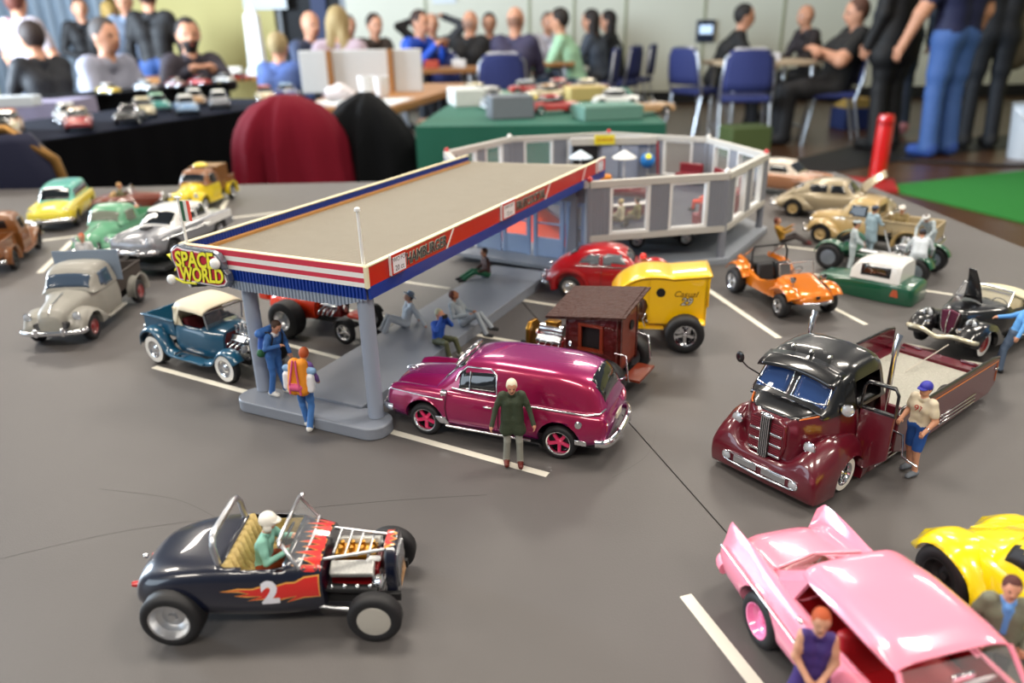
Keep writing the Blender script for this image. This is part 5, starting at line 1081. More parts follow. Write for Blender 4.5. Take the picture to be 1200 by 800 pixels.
# ---------------------------------------------------------------- 8 pink finned hardtop
PNK = mat('pink_gloss', hx('#f08fa6'), .2, 0, 1., var=.02, scale=2); PRED = mat('red_interior', hx('#9c0f18'), .45, var=.1)
c = car('pink_hardtop', 'pink 1950s two door hardtop with tail fins and red interior', .1725, .262, -76)
pontoon(c, PNK, 2.50, -2.50, arches=((1.46, .36, .43), (-1.40, .36, .44)), hood=1.00, fz=1.0, deck=.99, fin=.17, rear_cowl=-1.35, cowl=1.05, wid=.90, panels=[('cabin_well', None, lambda x, y, z: -.95 < x < .85 and abs(y) < .68 and z > .93)])
M().add([(-1.50, -.60, 1.02), (-1.64, 0, 1.02), (-1.50, .60, 1.02), (-.90, .60, 1.44), (-.94, 0, 1.49), (-.90, -.60, 1.44)], [(0, 1, 4, 5), (1, 2, 3, 4)]).make('rear_window', mat('amber_glass', hx('#5a3218'), .06, 0, .5), c, sharp=0)
trim(c, [(-1.52, -.62, 1.02), (-1.66, 0, 1.02), (-1.52, .62, 1.02)], .025, PNK, 'rear_window_trim')
for s in (1, -1): M().add([(-1.50, s*.60, 1.0), (-.96, s*.58, 1.42), (-.80, s*.66, 1.40), (-.98, s*.72, .98), (-1.36, s*.71, .99)], [(0, 1, 2, 3, 4)]).make('rear_pillar', PNK, c, sharp=0, thick=.04)
K = [(-.97, [(0, 1.49), (.40, 1.48), (.57, 1.44), (.64, 1.38)]), (-.88, [(0, 1.51), (.42, 1.50), (.60, 1.45), (.67, 1.38)]), (-.75, [(0, 1.53), (.42, 1.52), (.61, 1.46), (.69, 1.38)]), (-.3, [(0, 1.57), (.44, 1.56), (.63, 1.50), (.70, 1.40)]), (.3, [(0, 1.56), (.44, 1.55), (.63, 1.49), (.70, 1.41)]), (.52, [(0, 1.52), (.44, 1.51), (.63, 1.46), (.69, 1.41)]), (.60, [(0, 1.49), (.44, 1.48), (.62, 1.44), (.68, 1.41)])]
loft(c, 'roof', PNK, K, n=6, sub=4, bottom=False, cap=(False, False), sharp=70, thick=.03)
for s in (1, -1):
    trim(c, [(.98, s*.72, 1.00), (.62, s*.67, 1.44)], .030, PNK, 'windscreen_post', 8)
    trim(c, [(-2.35, s*.895, .84), (-1.5, s*.915, .80), (-.6, s*.915, .74), (.5, s*.915, .80), (1.9, s*.90, .86)], .016, ALU, 'side_trim'); trim(c, [(-.62, s*.90, .74), (-.52, s*.88, .98)], .022, CHR, 'side_dart')
    M().ball((-2.46, s*.70, .72), (.09, .08, .11), 12, 8).make('tail_light', PNK, c); M().box((-.66, s*.845, 1.0), (.10, .03, .05)).make('door_handle', CHR, c, bevel=.01)
    lamp(c, (2.42, s*.66, .80), .12)
    # side glass rail
    trim(c, [(-.95, s*.70, 1.0), (.9, s*.72, 1.0)], .018, PNK, 'window_sill')
M().add([(1.00, -.70, 1.01), (1.12, 0, 1.04), (1.00, .70, 1.01), (.62, .66, 1.43), (.66, 0, 1.47), (.62, -.66, 1.43)], [(0, 1, 4, 5), (1, 2, 3, 4)]).make('windscreen', GLS, c, sharp=0)
trim(c, [(1.02, -.72, 1.0), (1.14, 0, 1.035), (1.02, .72, 1.0)], .02, CHR, 'windscreen_trim')
M().box((0, 0, .52), (2.2, 1.5, .06)).make('cabin_floor', PRED, c)
seat(c, -.10, 1.36, PRED, .62, .55); seat(c, -1.0, 1.36, PRED, .62, .52); M().box((.86, 0, .90), (.2, 1.4, .18)).make('dashboard', PRED, c, bevel=.05)
for s in (1, -1): M().box((0, s*.74, .76), (1.9, .04, .42)).make('door_card', PRED, c)
steer_wheel(c, (.62, .36, 1.02), .2, -60, WHT); M().box((.75, 0, 1.33), (.04, .26, .07)).make('mirror', CHR, c, bevel=.01)
bumper(c, 2.62, .86, .50, .065, m=PNK); bumper(c, -2.60, .86, .48, .07, m=PNK); M().box((0, 0, .36), (4.4, 1.5, .14)).make('underbody', DRK, c); M().box((2.46, 0, .66), (.06, 1.1, .22)).make('grille', CHR, c, bevel=.02)
four(c, 1.46, -1.40, .76, .76, .345, .36, .22, .26, style='dish', rimmat=paint('rim_pink', '#f07fb0'), rimR=.23)
# ---------------------------------------------------------------- 9 yellow coupe
YL2 = paint('lemon_yellow', '#f4d800')
c = car('yellow_coupe', 'lemon yellow hot rod coupe with wide black rear tires', .279, .293, -75)
K = [(-1.80, [(0, .62), (.24, .60), (.36, .54), (.42, .46), (.42, .40), (.38, .36)]), (-1.62, [(0, .86), (.30, .83), (.46, .72), (.52, .56), (.52, .44), (.46, .34)]), (-1.2, [(0, 1.08), (.36, 1.03), (.54, .90), (.60, .68), (.60, .48), (.54, .32)]), (-.75, [(0, 1.18), (.42, 1.14), (.62, 1.02), (.68, .74), (.68, .5), (.6, .32)]), (.0, [(0, 1.12), (.42, 1.10), (.64, 1.02), (.70, .74), (.70, .5), (.62, .32)]), (.6, [(0, 1.08), (.36, 1.05), (.54, .96), (.60, .74), (.60, .5), (.52, .32)]), (1.5, [(0, 1.0), (.24, .98), (.34, .9), (.38, .7), (.36, .5), (.30, .36)])]
bd = loft(c, 'body', YL2, K, n=5, sub=3, sharp=70)
for i in range(8): M().box((-1.50+i*.045, 0, .985+i*.028), (.012, .55, .02), rot=(0, -30, 0)).make('louvre', YL2, bd, bevel=.004)
K = [(-.86, [(0, 1.16), (.40, 1.14), (.54, 1.08), (.60, 1.02)]), (-.72, [(0, 1.40), (.40, 1.36), (.56, 1.24), (.64, 1.02)]), (-.45, [(0, 1.52), (.42, 1.49), (.57, 1.36), (.65, 1.02)]), (.15, [(0, 1.53), (.42, 1.50), (.57, 1.37), (.65, 1.02)]), (.32, [(0, 1.46), (.40, 1.43), (.55, 1.32), (.63, 1.02)]), (.52, [(0, 1.12), (.36, 1.11), (.48, 1.08), (.56, 1.02)])]
loft(c, 'cabin', YL2, K, n=6, sub=4, bottom=False, sharp=70, panels=[('quarter_window', DRK, lambda x, y, z: -.66 < x < -.34 and 1.16 < z < 1.38 and abs(y) > .5), ('door_window', SMK, lambda x, y, z: -.26 < x < .26 and 1.12 < z < 1.38 and abs(y) > .5), ('rear_window', SMK, lambda x, y, z: -.80 < x < -.66 and abs(y) < .34), ('windscreen', SMK, lambda x, y, z: .32 < x < .48 and abs(y) < .46)])
for s in (1, -1):
    K = [(-.35, [(.0, .34), (.16, .32), (.26, .28), (.28, .25), (.26, .22)]), (-.7, [(.0, .64), (.18, .61), (.30, .5), (.33, .40), (.31, .32)]), (-1.2, [(.0, 1.0), (.22, .98), (.40, .84), (.43, .66), (.41, .56)]), (-1.65, [(.0, .92), (.2, .90), (.36, .78), (.39, .66), (.37, .58)]), (-2.0, [(.0, .66), (.10, .55), (.18, .5), (.2, .46), (.18, .42)])]
    f_ = loft(c, 'fender', YL2, K, n=5, sub=3, arches=((-1.30, .40, .50),), sharp=70); f_.location.y = s*.50
    M().ball((-1.84, s*.36, .60), .035, 8, 6).make('tail_light', CHR, c); wheel(c, -1.30, s*.70, .44, .36, 'dish', .26, matte('rim_black', '#1c1c1e')); wheel(c, 1.45, s*.68, .33, .16, 'chrome5', .21)
    fender(c, YL2, arc(1.45, .30, .42, 10, 185, 8), s*.52, s*.28, .05, .04)
    lamp(c, (1.55, s*.42, .80), .1)
M().prism([(-.24, .40), (.24, .40), (.26, .95), (-.26, .95)], 1.5, 1.6, 'x').make('grille', CHR, c, bevel=.03); M().box((0, 0, .34), (3.0, .9, .12)).make('underbody', DRK, c)
M().cyl((-1.3, -.7, .44), (-1.3, .7, .44), .06).make('rear_axle', DRK, c)
# ---------------------------------------------------------------- shared pickup builder
def pickup(c, m, roofm=None, R_=.34, wb=1.5, hood='fat', glass=SMK, bedm=None, rim=None, white=False, grille='split', bed=True, chrome=CHR):
    """1940s pickup: snub cab, pontoon fenders, box bed. Front axle x=+wb*.95, rear axle x=-wb"""
    roofm = roofm or m; fa, ra = wb*.95, -wb
    K = [(fa+.62, [(0, .84), (.14, .83), (.24, .76), (.28, .62), (.26, .48), (.2, .40)]), (fa+.45, [(0, 1.0), (.20, .97), (.32, .88), (.36, .68), (.34, .48), (.28, .36)]), (fa-.2, [(0, 1.14), (.28, 1.09), (.44, .98), (.49, .74), (.48, .5), (.42, .34)]), (fa-.62, [(0, 1.2), (.40, 1.15), (.60, 1.05), (.66, .76), (.66, .5), (.6, .32)]), (fa-.9, [(0, 1.16), (.5, 1.14), (.70, 1.08), (.76, .78), (.76, .5), (.70, .30)]), (fa-1.75, [(0, 1.14), (.5, 1.13), (.70, 1.08), (.76, .78), (.76, .5), (.70, .30)])]
    loft(c, 'hood_and_cab', m, K, n=5, sub=3, sharp=60)
    x0 = fa-1.78; K = [(x0, [(0, 1.60), (.42, 1.57), (.60, 1.48), (.68, 1.30), (.74, 1.08)]), (x0+.12, [(0, 1.70), (.44, 1.67), (.62, 1.56), (.69, 1.32), (.75, 1.08)]), (x0+.6, [(0, 1.74), (.46, 1.71), (.63, 1.58), (.70, 1.32), (.76, 1.08)]), (x0+.85, [(0, 1.68), (.44, 1.65), (.61, 1.54), (.69, 1.30), (.75, 1.08)]), (x0+1.0, [(0, 1.56), (.42, 1.53), (.58, 1.44), (.66, 1.26), (.73, 1.08)]), (x0+1.26, [(0, 1.18), (.40, 1.17), (.54, 1.14), (.60, 1.11), (.66, 1.08)])]
    loft(c, 'cab_roof', roofm, K, n=6, sub=4, bottom=False, sharp=60, panels=[('windscreen', glass, lambda x, y, z: x0+1.0 < x < x0+1.22 and .02 < abs(y) < .54), ('side_window', glass, lambda x, y, z: x0+.30 < x < x0+.92-(z-1.14)*.25 and 1.15 < z < 1.50 and abs(y) > .55)])
    M().prism([(-.40, 1.22), (.40, 1.22), (.36, 1.50), (-.36, 1.50)], x0-.012, x0-.002, 'x').make('rear_window', glass, c, sharp=0)
    for s in (1, -1):
        K = [(fa+.55, [(.0, .58), (.12, .56), (.20, .50), (.21, .44), (.18, .40)]), (fa+.38, [(.0, .80), (.18, .76), (.27, .62), (.28, .48), (.25, .38)]), (fa, [(.0, .88), (.22, .84), (.32, .68), (.33, .5), (.30, .32)]), (fa-.45, [(.0, .72), (.20, .69), (.30, .56), (.31, .44), (.29, .30)]), (fa-.85, [(.0, .42), (.16, .40), (.26, .36), (.28, .32), (.26, .28)])]
        o = loft(c, 'fender', m, K, n=5, sub=3, arches=((fa, R_, R_+.07),), sharp=70); o.location.y = s*.50
        lamp(c, (fa+.46, s*.60, .80), .10, (1, 0, .05), chrome)
        if bed:
            fender(c, m, arc(ra, R_+.02, R_+.12, -10, 190, 12), s*.58, s*.28, .05, .06)
        M().box((fa-1.3, s*.74, .33), (1.1, .20, .05)).make('running_board', m, c, bevel=.015)
        wheel(c, fa, s*.66, R_, .19, 'cap', R_*.58, rim or m, white=white); wheel(c, ra, s*.70, R_, .19, 'cap', R_*.58, rim or m, white=white)
    if bed:
        bm_ = bedm or m; bx0 = ra-.75; bx1 = x0-.06
        M().box(((bx0+bx1)/2, 0, .60), (bx1-bx0, 1.14, .06)).make('bed_floor', bm_, c)
        for s in (1, -1): q = M().box(((bx0+bx1)/2, s*.57, .82), (bx1-bx0, .05, .50)).make('bed_side', bm_, c, bevel=.01); M().cyl((bx0, s*.60, 1.07), (bx1, s*.60, 1.07), .03, n=10).make('bed_rail', bm_, q)
        M().box((bx0, 0, .82), (.05, 1.14, .5)).make('tailgate', bm_, c, bevel=.01); M().box((bx1, 0, .82), (.05, 1.14, .5)).make('bed_front', bm_, c, bevel=.01)
        bumper(c, bx0-.12, .70, .46, .045, .06, False, chrome)
    bumper(c, fa+.72, .78, .44, .05, .10, True, chrome)
    if grille == 'split':
        for s in (1, -1):
            gq = M().prism([(s*.04, .76), (s*.24, .70), (s*.42, .66), (s*.44, .58), (s*.34, .50), (s*.10, .48)], fa+.50, fa+.60, 'x').make('grille', DRK, c)
            for i in range(4): M().box((fa+.605, s*.25, .52+.05*i), (.012, .28, .012)).make('grille_bar', chrome, gq, sharp=0)
    elif grille == 'bars':
        gq = M().box((fa+.56, 0, .60), (.06, .80, .26)).make('grille', DRK, c, bevel=.02)
        for i in range(5): M().box((fa+.60, 0, .50+.05*i), (.02, .78, .02)).make('grille_bar', chrome, gq, sharp=0)
    M().box((-.2, 0, .36), (2*wb+.4, .9, .12)).make('underbody', DRK, c)
    trim(c, [(fa+.60, 0, .88), (fa+.40, 0, 1.05), (fa-.3, 0, 1.18)], .014, chrome, 'hood_trim')
# ---------------------------------------------------------------- 10 teal roadster pickup
TEAL = paint('teal_gloss', '#14506e'); TOPC = mat('cream_vinyl', hx('#d9cfb4'), .45, var=.04)
c = car('teal_pickup', 'teal hot rod roadster pickup with cream roof and whitewall tires', -.2915, .699, -31.5)
K = [(.78, [(0, 1.06), (.24, 1.04), (.38, .96), (.43, .76), (.42, .55), (.38, .40)]), (.45, [(0, 1.12), (.34, 1.08), (.50, .98), (.56, .76), (.55, .55), (.50, .38)]), (.2, [(0, 1.10), (.40, 1.08), (.56, 1.02), (.62, .76), (.61, .55), (.55, .38)]), (-.45, [(0, 1.08), (.42, 1.08), (.60, 1.04), (.66, .76), (.65, .55), (.58, .38)]), (-.62, [(0, 1.08), (.42, 1.08), (.58, 1.04), (.64, .76), (.63, .55), (.57, .38)])]
loft(c, 'cab_body', TEAL, K, n=5, sub=3, sharp=60, panels=[('cockpit', None, lambda x, y, z: -.52 < x < .22 and z > 1.045 and abs(y) < .55)], thick=.02)
K = [(-.66, [(0, 1.56), (.36, 1.55), (.52, 1.50), (.58, 1.30), (.60, 1.06)]), (-.58, [(0, 1.62), (.38, 1.61), (.54, 1.55), (.60, 1.32), (.62, 1.05)]), (-.36, [(0, 1.65), (.38, 1.64), (.55, 1.57), (.60, 1.50), (.61, 1.46)]), (.1, [(0, 1.62), (.38, 1.61), (.55, 1.54), (.59, 1.49), (.60, 1.46)]), (.42, [(0, 1.54), (.38, 1.53), (.53, 1.48), (.57, 1.45), (.58, 1.42)])]
loft(c, 'soft_top', TOPC, K, n=5, sub=3, bottom=False, cap=(True, False), sharp=60, thick=.025)
for s in (1, -1): M().prism([(-.64, 1.06), (-.36, 1.06), (-.52, 1.46), (-.62, 1.50)], s*.585, s*.61, 'y').make('top_quarter', TOPC, c); trim(c, [(.40, s*.50, 1.06), (.40, s*.55, 1.46)], .022, ALU, 'windscreen_post')
trim(c, [(.40, -.53, 1.46), (.40, .53, 1.46)], .02, ALU, 'windscreen_header'); M().box((.40, 0, 1.26), (.01, 1.02, .38)).make('windscreen', GLS, c, sharp=0)
RUP = matte('dark_red_vinyl', '#5c1018'); seat(c, -.35, 1.0, RUP, .68, .5); M().box((.25, 0, 1.0), (.05, 1.0, .14)).make('dashboard', RUP, c); steer_wheel(c, (.05, .25, 1.08), .17)
M().prism([(-.36, .44), (.36, .44), (.38, .8), (.30, .98), (-.30, .98), (-.38, .8)], .765, .80, 'x').make('firewall', RUP, c)
for s in (1, -1):
    M().box((-1.24, s*.60, .94), (1.16, .05, .38)).make('bed_side', TEAL, c, bevel=.015); M().box((-1.24, s*.64, 1.13), (1.2, .08, .04)).make('bed_rail', TEAL, c, bevel=.01)
    fender(c, TEAL, [(-1.78, .42), (-1.72, .68), (-1.45, .86), (-1.15, .84), (-.92, .62), (-.78, .42), (-.55, .35)], s*.60, s*.30, .05, .05); fender(c, TEAL, [(.45, .34), (.75, .40), (.95, .62), (1.15, .74), (1.40, .70), (1.55, .52)], s*.54, s*.30, .05, .05)
    M().box((-.02, s*.76, .34), (1.1, .30, .045)).make('running_board', TEAL, c, bevel=.015); M().box((-.30, s*.78, .37), (.22, .18, .02)).make('step_plate', CHR, c)
    lamp(c, (1.42, s*.38, .72), .1); M().ball((-1.86, s*.60, .80), (.06, .05, .05), 10, 6).make('tail_light', CHR, c)
    wheel(c, 1.18, s*.72, .36, .19, 'cap', .21, CHR, white=True); wheel(c, -1.26, s*.76, .38, .24, 'cap', .22, CHR, white=True)
M().box((-1.82, 0, .94), (.05, 1.22, .38)).make('tailgate', TEAL, c, bevel=.01); M().box((-.68, 0, .94), (.04, 1.22, .38)).make('bed_front', TEAL, c); M().box((-1.24, 0, .74), (1.16, 1.2, .05)).make('bed_floor', matte('bed_teal', '#123c40'), c)
vee_engine(c, 1.05, .68, CHR, 1.05); M().prism([(-.28, .42), (.28, .42), (.28, .95), (.16, 1.05), (-.16, 1.05), (-.28, .95)], 1.46, 1.54, 'x').make('radiator_shell', CHR, c, bevel=.02)
for s in (1, -1): M().box((.2, s*.32, .40), (2.6, .07, .12)).make('frame_rail', DRK, c)
M().cyl((1.18, -.6, .36), (1.18, .6, .36), .03).make('front_axle', CHR, c); M().cyl((-1.26, -.6, .38), (-1.26, .6, .38), .05).make('rear_axle', DRK, c)
# ---------------------------------------------------------------- 11 orange dragster behind the pillars
ORG2 = paint('hot_orange', '#e0380e')
c = car('orange_dragster', 'orange and black altered dragster with huge tires under the canopy', -.212, .785, -27)
K = [(-1.25, [(0, .95), (.2, .94), (.36, .86), (.42, .66), (.38, .5)]), (-.8, [(0, 1.10), (.3, 1.08), (.48, .98), (.54, .7), (.48, .46)]), (-.2, [(0, 1.08), (.3, 1.06), (.46, .96), (.52, .7), (.46, .44)]), (.25, [(0, 1.0), (.24, .98), (.36, .9), (.42, .7), (.38, .46)])]
loft(c, 'body', ORG2, K, n=4, sub=3, sharp=60, panels=[('cockpit', None, lambda x, y, z: -.85 < x < -.15 and z > 1.0)], thick=.02)
for s in (1, -1):
    M().box((.1, s*.26, .44), (2.8, .08, .10)).make('frame_rail', DRK, c); wheel(c, -.35, s*.80, .50, .42, 'dish', .26, ALU); wheel(c, 1.35, s*.60, .32, .12, 'chrome5', .21)
    fender(c, DRK, [(1.05, .5), (1.25, .66), (1.5, .66), (1.65, .5)], s*.5, s*.22, .02, .02)
vee_engine(c, .62, .66, paint('engine_red3', '#8a1010'), 1.0); seat(c, -.6, .7, RUP, .6, .5); trim(c, [(-.75, -.34, 1.0), (-.8, -.3, 1.5), (-.8, .3, 1.5), (-.75, .34, 1.0)], .03, CHR, 'roll_bar')
M().box((1.35, 0, .58), (.5, .4, .16)).make('nose', ORG2, c, bevel=.08, seg=3); M().cyl((1.35, -.55, .32), (1.35, .55, .32), .03).make('front_axle', DRK, c); M().cyl((-.35, -.6, .5), (-.35, .6, .5), .05).make('rear_axle', DRK, c)
M().box((-1.5, 0, .9), (.35, .8, .35)).make('fuel_tank', ORG2, c, bevel=.06)
# ---------------------------------------------------------------- 12 grey pickup
GRYP = mat('primer_grey', hx('#8b8981'), .5, 0, .15, var=.06, scale=5)
c = car('grey_primer_pickup', 'primer grey 1940s pickup with red hubs towing a trailer', -.484, .826, -87, sc=S*1.02)
pickup(c, GRYP, glass=mat('pickup_glass', hx('#3c4a5c'), .06, 0, .5), bedm=matte('bed_brown', '#3b332e'), rim=paint('hub_red', '#7c1414'))
M().box((-.42, 0, 1.46), (.03, 1.75, .86)).make('headboard', mat('headboard_blue_grey', hx('#7f8ea0'), .5), c, bevel=.01)
# ---------------------------------------------------------------- 13 trailer with silver 1955 hardtop
c = car('car_trailer', 'flat black trailer behind the grey pickup carrying the silver car', -.482, 1.083, -100, cat='trailer')
M().box((0, 0, .34), (4.9, 2.0, .08)).make('trailer_deck', matte('trailer_black', '#1d1e20'), c, bevel=.02)
for s in (1, -1): M().box((0, s*.98, .40), (4.9, .06, .10)).make('side_rail', DRK, c); wheel(c, -.5, s*.86, .18, .18, 'cap', .11, CHR, z=.18); wheel(c, .1, s*.86, .18, .18, 'cap', .11, CHR, z=.18)
trim(c, [(2.4, 0, .33), (2.85, 0, .30)], .05, DRK, 'tow_bar')
SLV = mat('silver_paint', hx('#8e9096'), .3, .5, .8, var=.04); 
c = car('silver_hardtop', 'silver 1950s hardtop with white roof riding on the trailer', -.486, 1.088, -102, z=TZ+.0158)
pontoon(c, SLV, 2.42, -2.45, arches=((1.42, .36, .43), (-1.42, .36, .43)), hood=1.02, fz=1.0, deck=1.0, rear_cowl=-1.3, cowl=1.0)
K = [(1.06, [(0, 1.03), (.42, 1.02), (.6, 1.0), (.70, .97)]), (.66, [(0, 1.42), (.40, 1.40), (.56, 1.33), (.72, .97)]), (.48, [(0, 1.53), (.40, 1.51), (.58, 1.44), (.73, .97)]), (-.2, [(0, 1.58), (.42, 1.56), (.61, 1.48), (.74, .97)]), (-.85, [(0, 1.53), (.42, 1.51), (.60, 1.43), (.73, .97)]), (-1.05, [(0, 1.42), (.40, 1.40), (.57, 1.33), (.72, .97)]), (-1.45, [(0, 1.03), (.38, 1.02), (.55, 1.0), (.66, .97)])]
def cabin(c, m, K, glass=SMK, ws=(.62, 1.02), rw=(-1.38, -1.04), sw=(-.95, .60), zl=1.05, zh=1.40, mid=None):
    return loft(c, 'roof', m, K, n=7, sub=4, bottom=False, sharp=70, panels=[('windscreen', glass, lambda x, y, z: ws[0] < x < ws[1] and abs(y) < .56), ('rear_window', glass, lambda x, y, z: rw[0] < x < rw[1] and abs(y) < .52), ('side_window', glass, lambda x, y, z: sw[0] < x < sw[1]-(z-zl)*.5 and zl < z < zh and abs(y) > .5 and not (mid is not None and abs(x-mid) < .05))])
cabin(c, WHT, K, mid=-.3)
bumper(c, 2.56, .84, .48, .06); bumper(c, -2.56, .84, .48, .06); M().box((2.36, 0, .70), (.10, 1.0, .22)).make('grille', CHR, c, bevel=.04); M().box((1.5, 0, 1.075), (.34, .3, .06)).make('hood_scoop', DRK, c, bevel=.02); M().box((0, 0, .34), (4.2, 1.4, .12)).make('underbody', DRK, c)
for s in (1, -1): lamp(c, (2.34, s*.66, .82), .12); trim(c, [(2.0, s*.895, .80), (-.2, s*.91, .78), (-2.2, s*.89, .84)], .016, CHR, 'side_trim'); M().box((-2.43, s*.70, .80), (.05, .1, .2)).make('tail_light', REDL, c, bevel=.02); M().prism([(-2.2, .70), (-.6, .66), (-.4, .92), (-2.2, .94)], s*.905, s*.915, 'y').make('white_side_panel', WHT, c, sharp=0)
four(c, 1.42, -1.42, .74, .74, .34, .34, .22, .26, style='dish', rimmat=ALU, rimR=.2)
# ---------------------------------------------------------------- 14-19 cars at the back left
GRN = paint('mint_green', '#5f9a78', coat=.4)
c = car('green_pickup', 'mint green pickup with wide windscreen facing forward at the left', -.603, 1.155, -93); pickup(c, GRN, glass=mat('hazy_glass', hx('#6f7468'), .1, 0, .4), grille='bars', hood='fat', white=False, rim=CHR)
BRN = mat('rust_brown', hx('#7a4a22'), .35, 0, .6, var=.25, scale=4)
c = car('brown_pickup', 'rusty brown pickup seen from behind at the left edge', -.748, 1.098, 105); pickup(c, BRN, grille='bars', rim=DRK)
c = car('two_tone_wagon', 'yellow station wagon with turquoise roof at the far left', -.800, 1.360, -74)
YLW = paint('pale_yellow', '#d8c83c', coat=.6); TRQ = paint('turquoise', '#5fb3a4', coat=.6)
pontoon(c, YLW, 2.4, -2.4, arches=((1.42, .36, .42), (-1.42, .36, .42)), hood=1.02, fz=1.02, deck=1.0, rear_cowl=-1.6)
K = [(1.06, [(0, 1.03), (.42, 1.02), (.6, 1.0), (.70, .97)]), (.70, [(0, 1.46), (.40, 1.44), (.56, 1.37), (.72, .97)]), (.48, [(0, 1.58), (.40, 1.56), (.58, 1.48), (.73, .97)]), (-.6, [(0, 1.62), (.42, 1.60), (.61, 1.52), (.74, .97)]), (-1.7, [(0, 1.58), (.42, 1.56), (.60, 1.48), (.73, .97)]), (-2.0, [(0, 1.46), (.40, 1.44), (.57, 1.37), (.72, .97)]), (-2.25, [(0, 1.03), (.38, 1.02), (.55, 1.0), (.66, .97)])]
cabin(c, TRQ, K, ws=(.62, 1.02), rw=(-2.2, -1.95), sw=(-1.8, .62), mid=-.6); bumper(c, 2.52, .84, .48, .06); bumper(c, -2.52, .84, .48, .06); M().box((2.34, 0, .68), (.1, 1.1, .22)).make('grille', CHR, c, bevel=.04); M().box((0, 0, .34), (4.2, 1.4, .12)).make('underbody', DRK, c)
for s in (1, -1): lamp(c, (2.32, s*.66, .84), .12)
four(c, 1.42, -1.42, .74, .74, .34, .34, .2, .2, style='cap', rimmat=CHR, rimR=.2)
def small_roadster(c, m, seatm, top=None):
    K = [(-1.6, [(0, .62), (.24, .61), (.38, .55), (.44, .46), (.4, .38)]), (-1.3, [(0, .92), (.34, .9), (.54, .8), (.6, .6), (.54, .36)]), (-.6, [(0, 1.04), (.44, 1.03), (.64, .96), (.7, .68), (.62, .34)]), (.2, [(0, 1.04), (.42, 1.03), (.62, .96), (.66, .68), (.58, .34)]), (.7, [(0, 1.02), (.3, 1.0), (.46, .92), (.5, .68), (.46, .36)]), (1.4, [(0, .96), (.2, .94), (.3, .86), (.34, .66), (.3, .42)])]
    loft(c, 'body', m, K, n=5, sub=3, sharp=60, panels=[('cockpit', None, lambda x, y, z: -.62 < x < .12 and z > .97 and abs(y) < .58)], thick=.02)
    seat(c, -.5, 1.1, seatm, .58, .5); M().box((-.2, 0, .40), (.8, 1.1, .04)).make('cockpit_floor', DRK, c); steer_wheel(c, (-.02, .25, 1.0), .17)
    trim(c, [(.28, -.52, 1.0), (.14, -.5, 1.34), (.14, .5, 1.34), (.28, .52, 1.0)], .024, CHR, 'windscreen_frame'); M().prism([(-.26, .42), (.26, .42), (.28, .86), (.2, 1.0), (-.2, 1.0), (-.28, .86)], 1.4, 1.5, 'x').make('grille_shell', CHR, c, bevel=.03)
    for s in (1, -1): wheel(c, 1.3, s*.68, .35, .16, 'cap', .2, CHR); wheel(c, -1.15, s*.68, .42, .30, 'cap', .25, CHR); lamp(c, (1.4, s*.4, .72), .1)
    M().cyl((1.3, -.6, .35), (1.3, .6, .35), .03).make('front_axle', CHR, c); M().cyl((-1.15, -.6, .42), (-1.15, .6, .42), .05).make('rear_axle', DRK, c)
BR2 = paint('brown_maroon', '#6e3424', coat=.6)
c = car('brown_roadster', 'brown open roadster with cream wheels and a driver at the back', -.690, 1.378, 18); small_roadster(c, BR2, matte('seat_tan2', '#a98b5c'))
person('roadster_driver', 'model driver with sandy hair sitting in the brown roadster', 'figure', sit(.5, lean=.05, anl=(.66, .10, .40), anr=(.66, -.10, .40), knl=(.42, .12, .72), knr=(.42, -.12, .72)), dict(top=matte('olive_top', '#6d6a4a'), bottom=matte('khaki', '#7c6c50'), hair=matte('sandy_hair', '#b08a58')), (-.690-.32*S, 1.378-.1*S, TZ+.13*S), 18, S, vox=.02)
c = car('orange_roadster', 'small orange roadster just behind the mint green pickup', -.655, 1.285, -60, sc=S*.9); small_roadster(c, paint('orange_gloss', '#d8761c', coat=.6), DRK)
WDY = mat('woody_brown', hx('#7c4a20'), .4, 0, .4, var=.3, scale=6)
c = car('woody_car', 'yellow fendered woody car with brown timber cab at the back', -.590, 1.470, -95)
pickup(c, paint('canary', '#dcc21e', coat=.6), roofm=WDY, grille='bars', bedm=WDY, rim=CHR)
for s in (1, -1): M().box((-.95, s*.62, 1.25), (1.2, .05, .85)).make('timber_side', WDY, c)
M().box((-.95, 0, 1.70), (1.25, 1.3, .05)).make('timber_roof', WDY, c); M().ball((-.2, 0, 1.80), (.35, .35, .16), 14, 6, z0=0).make('roof_load', MATS['canary'], c)
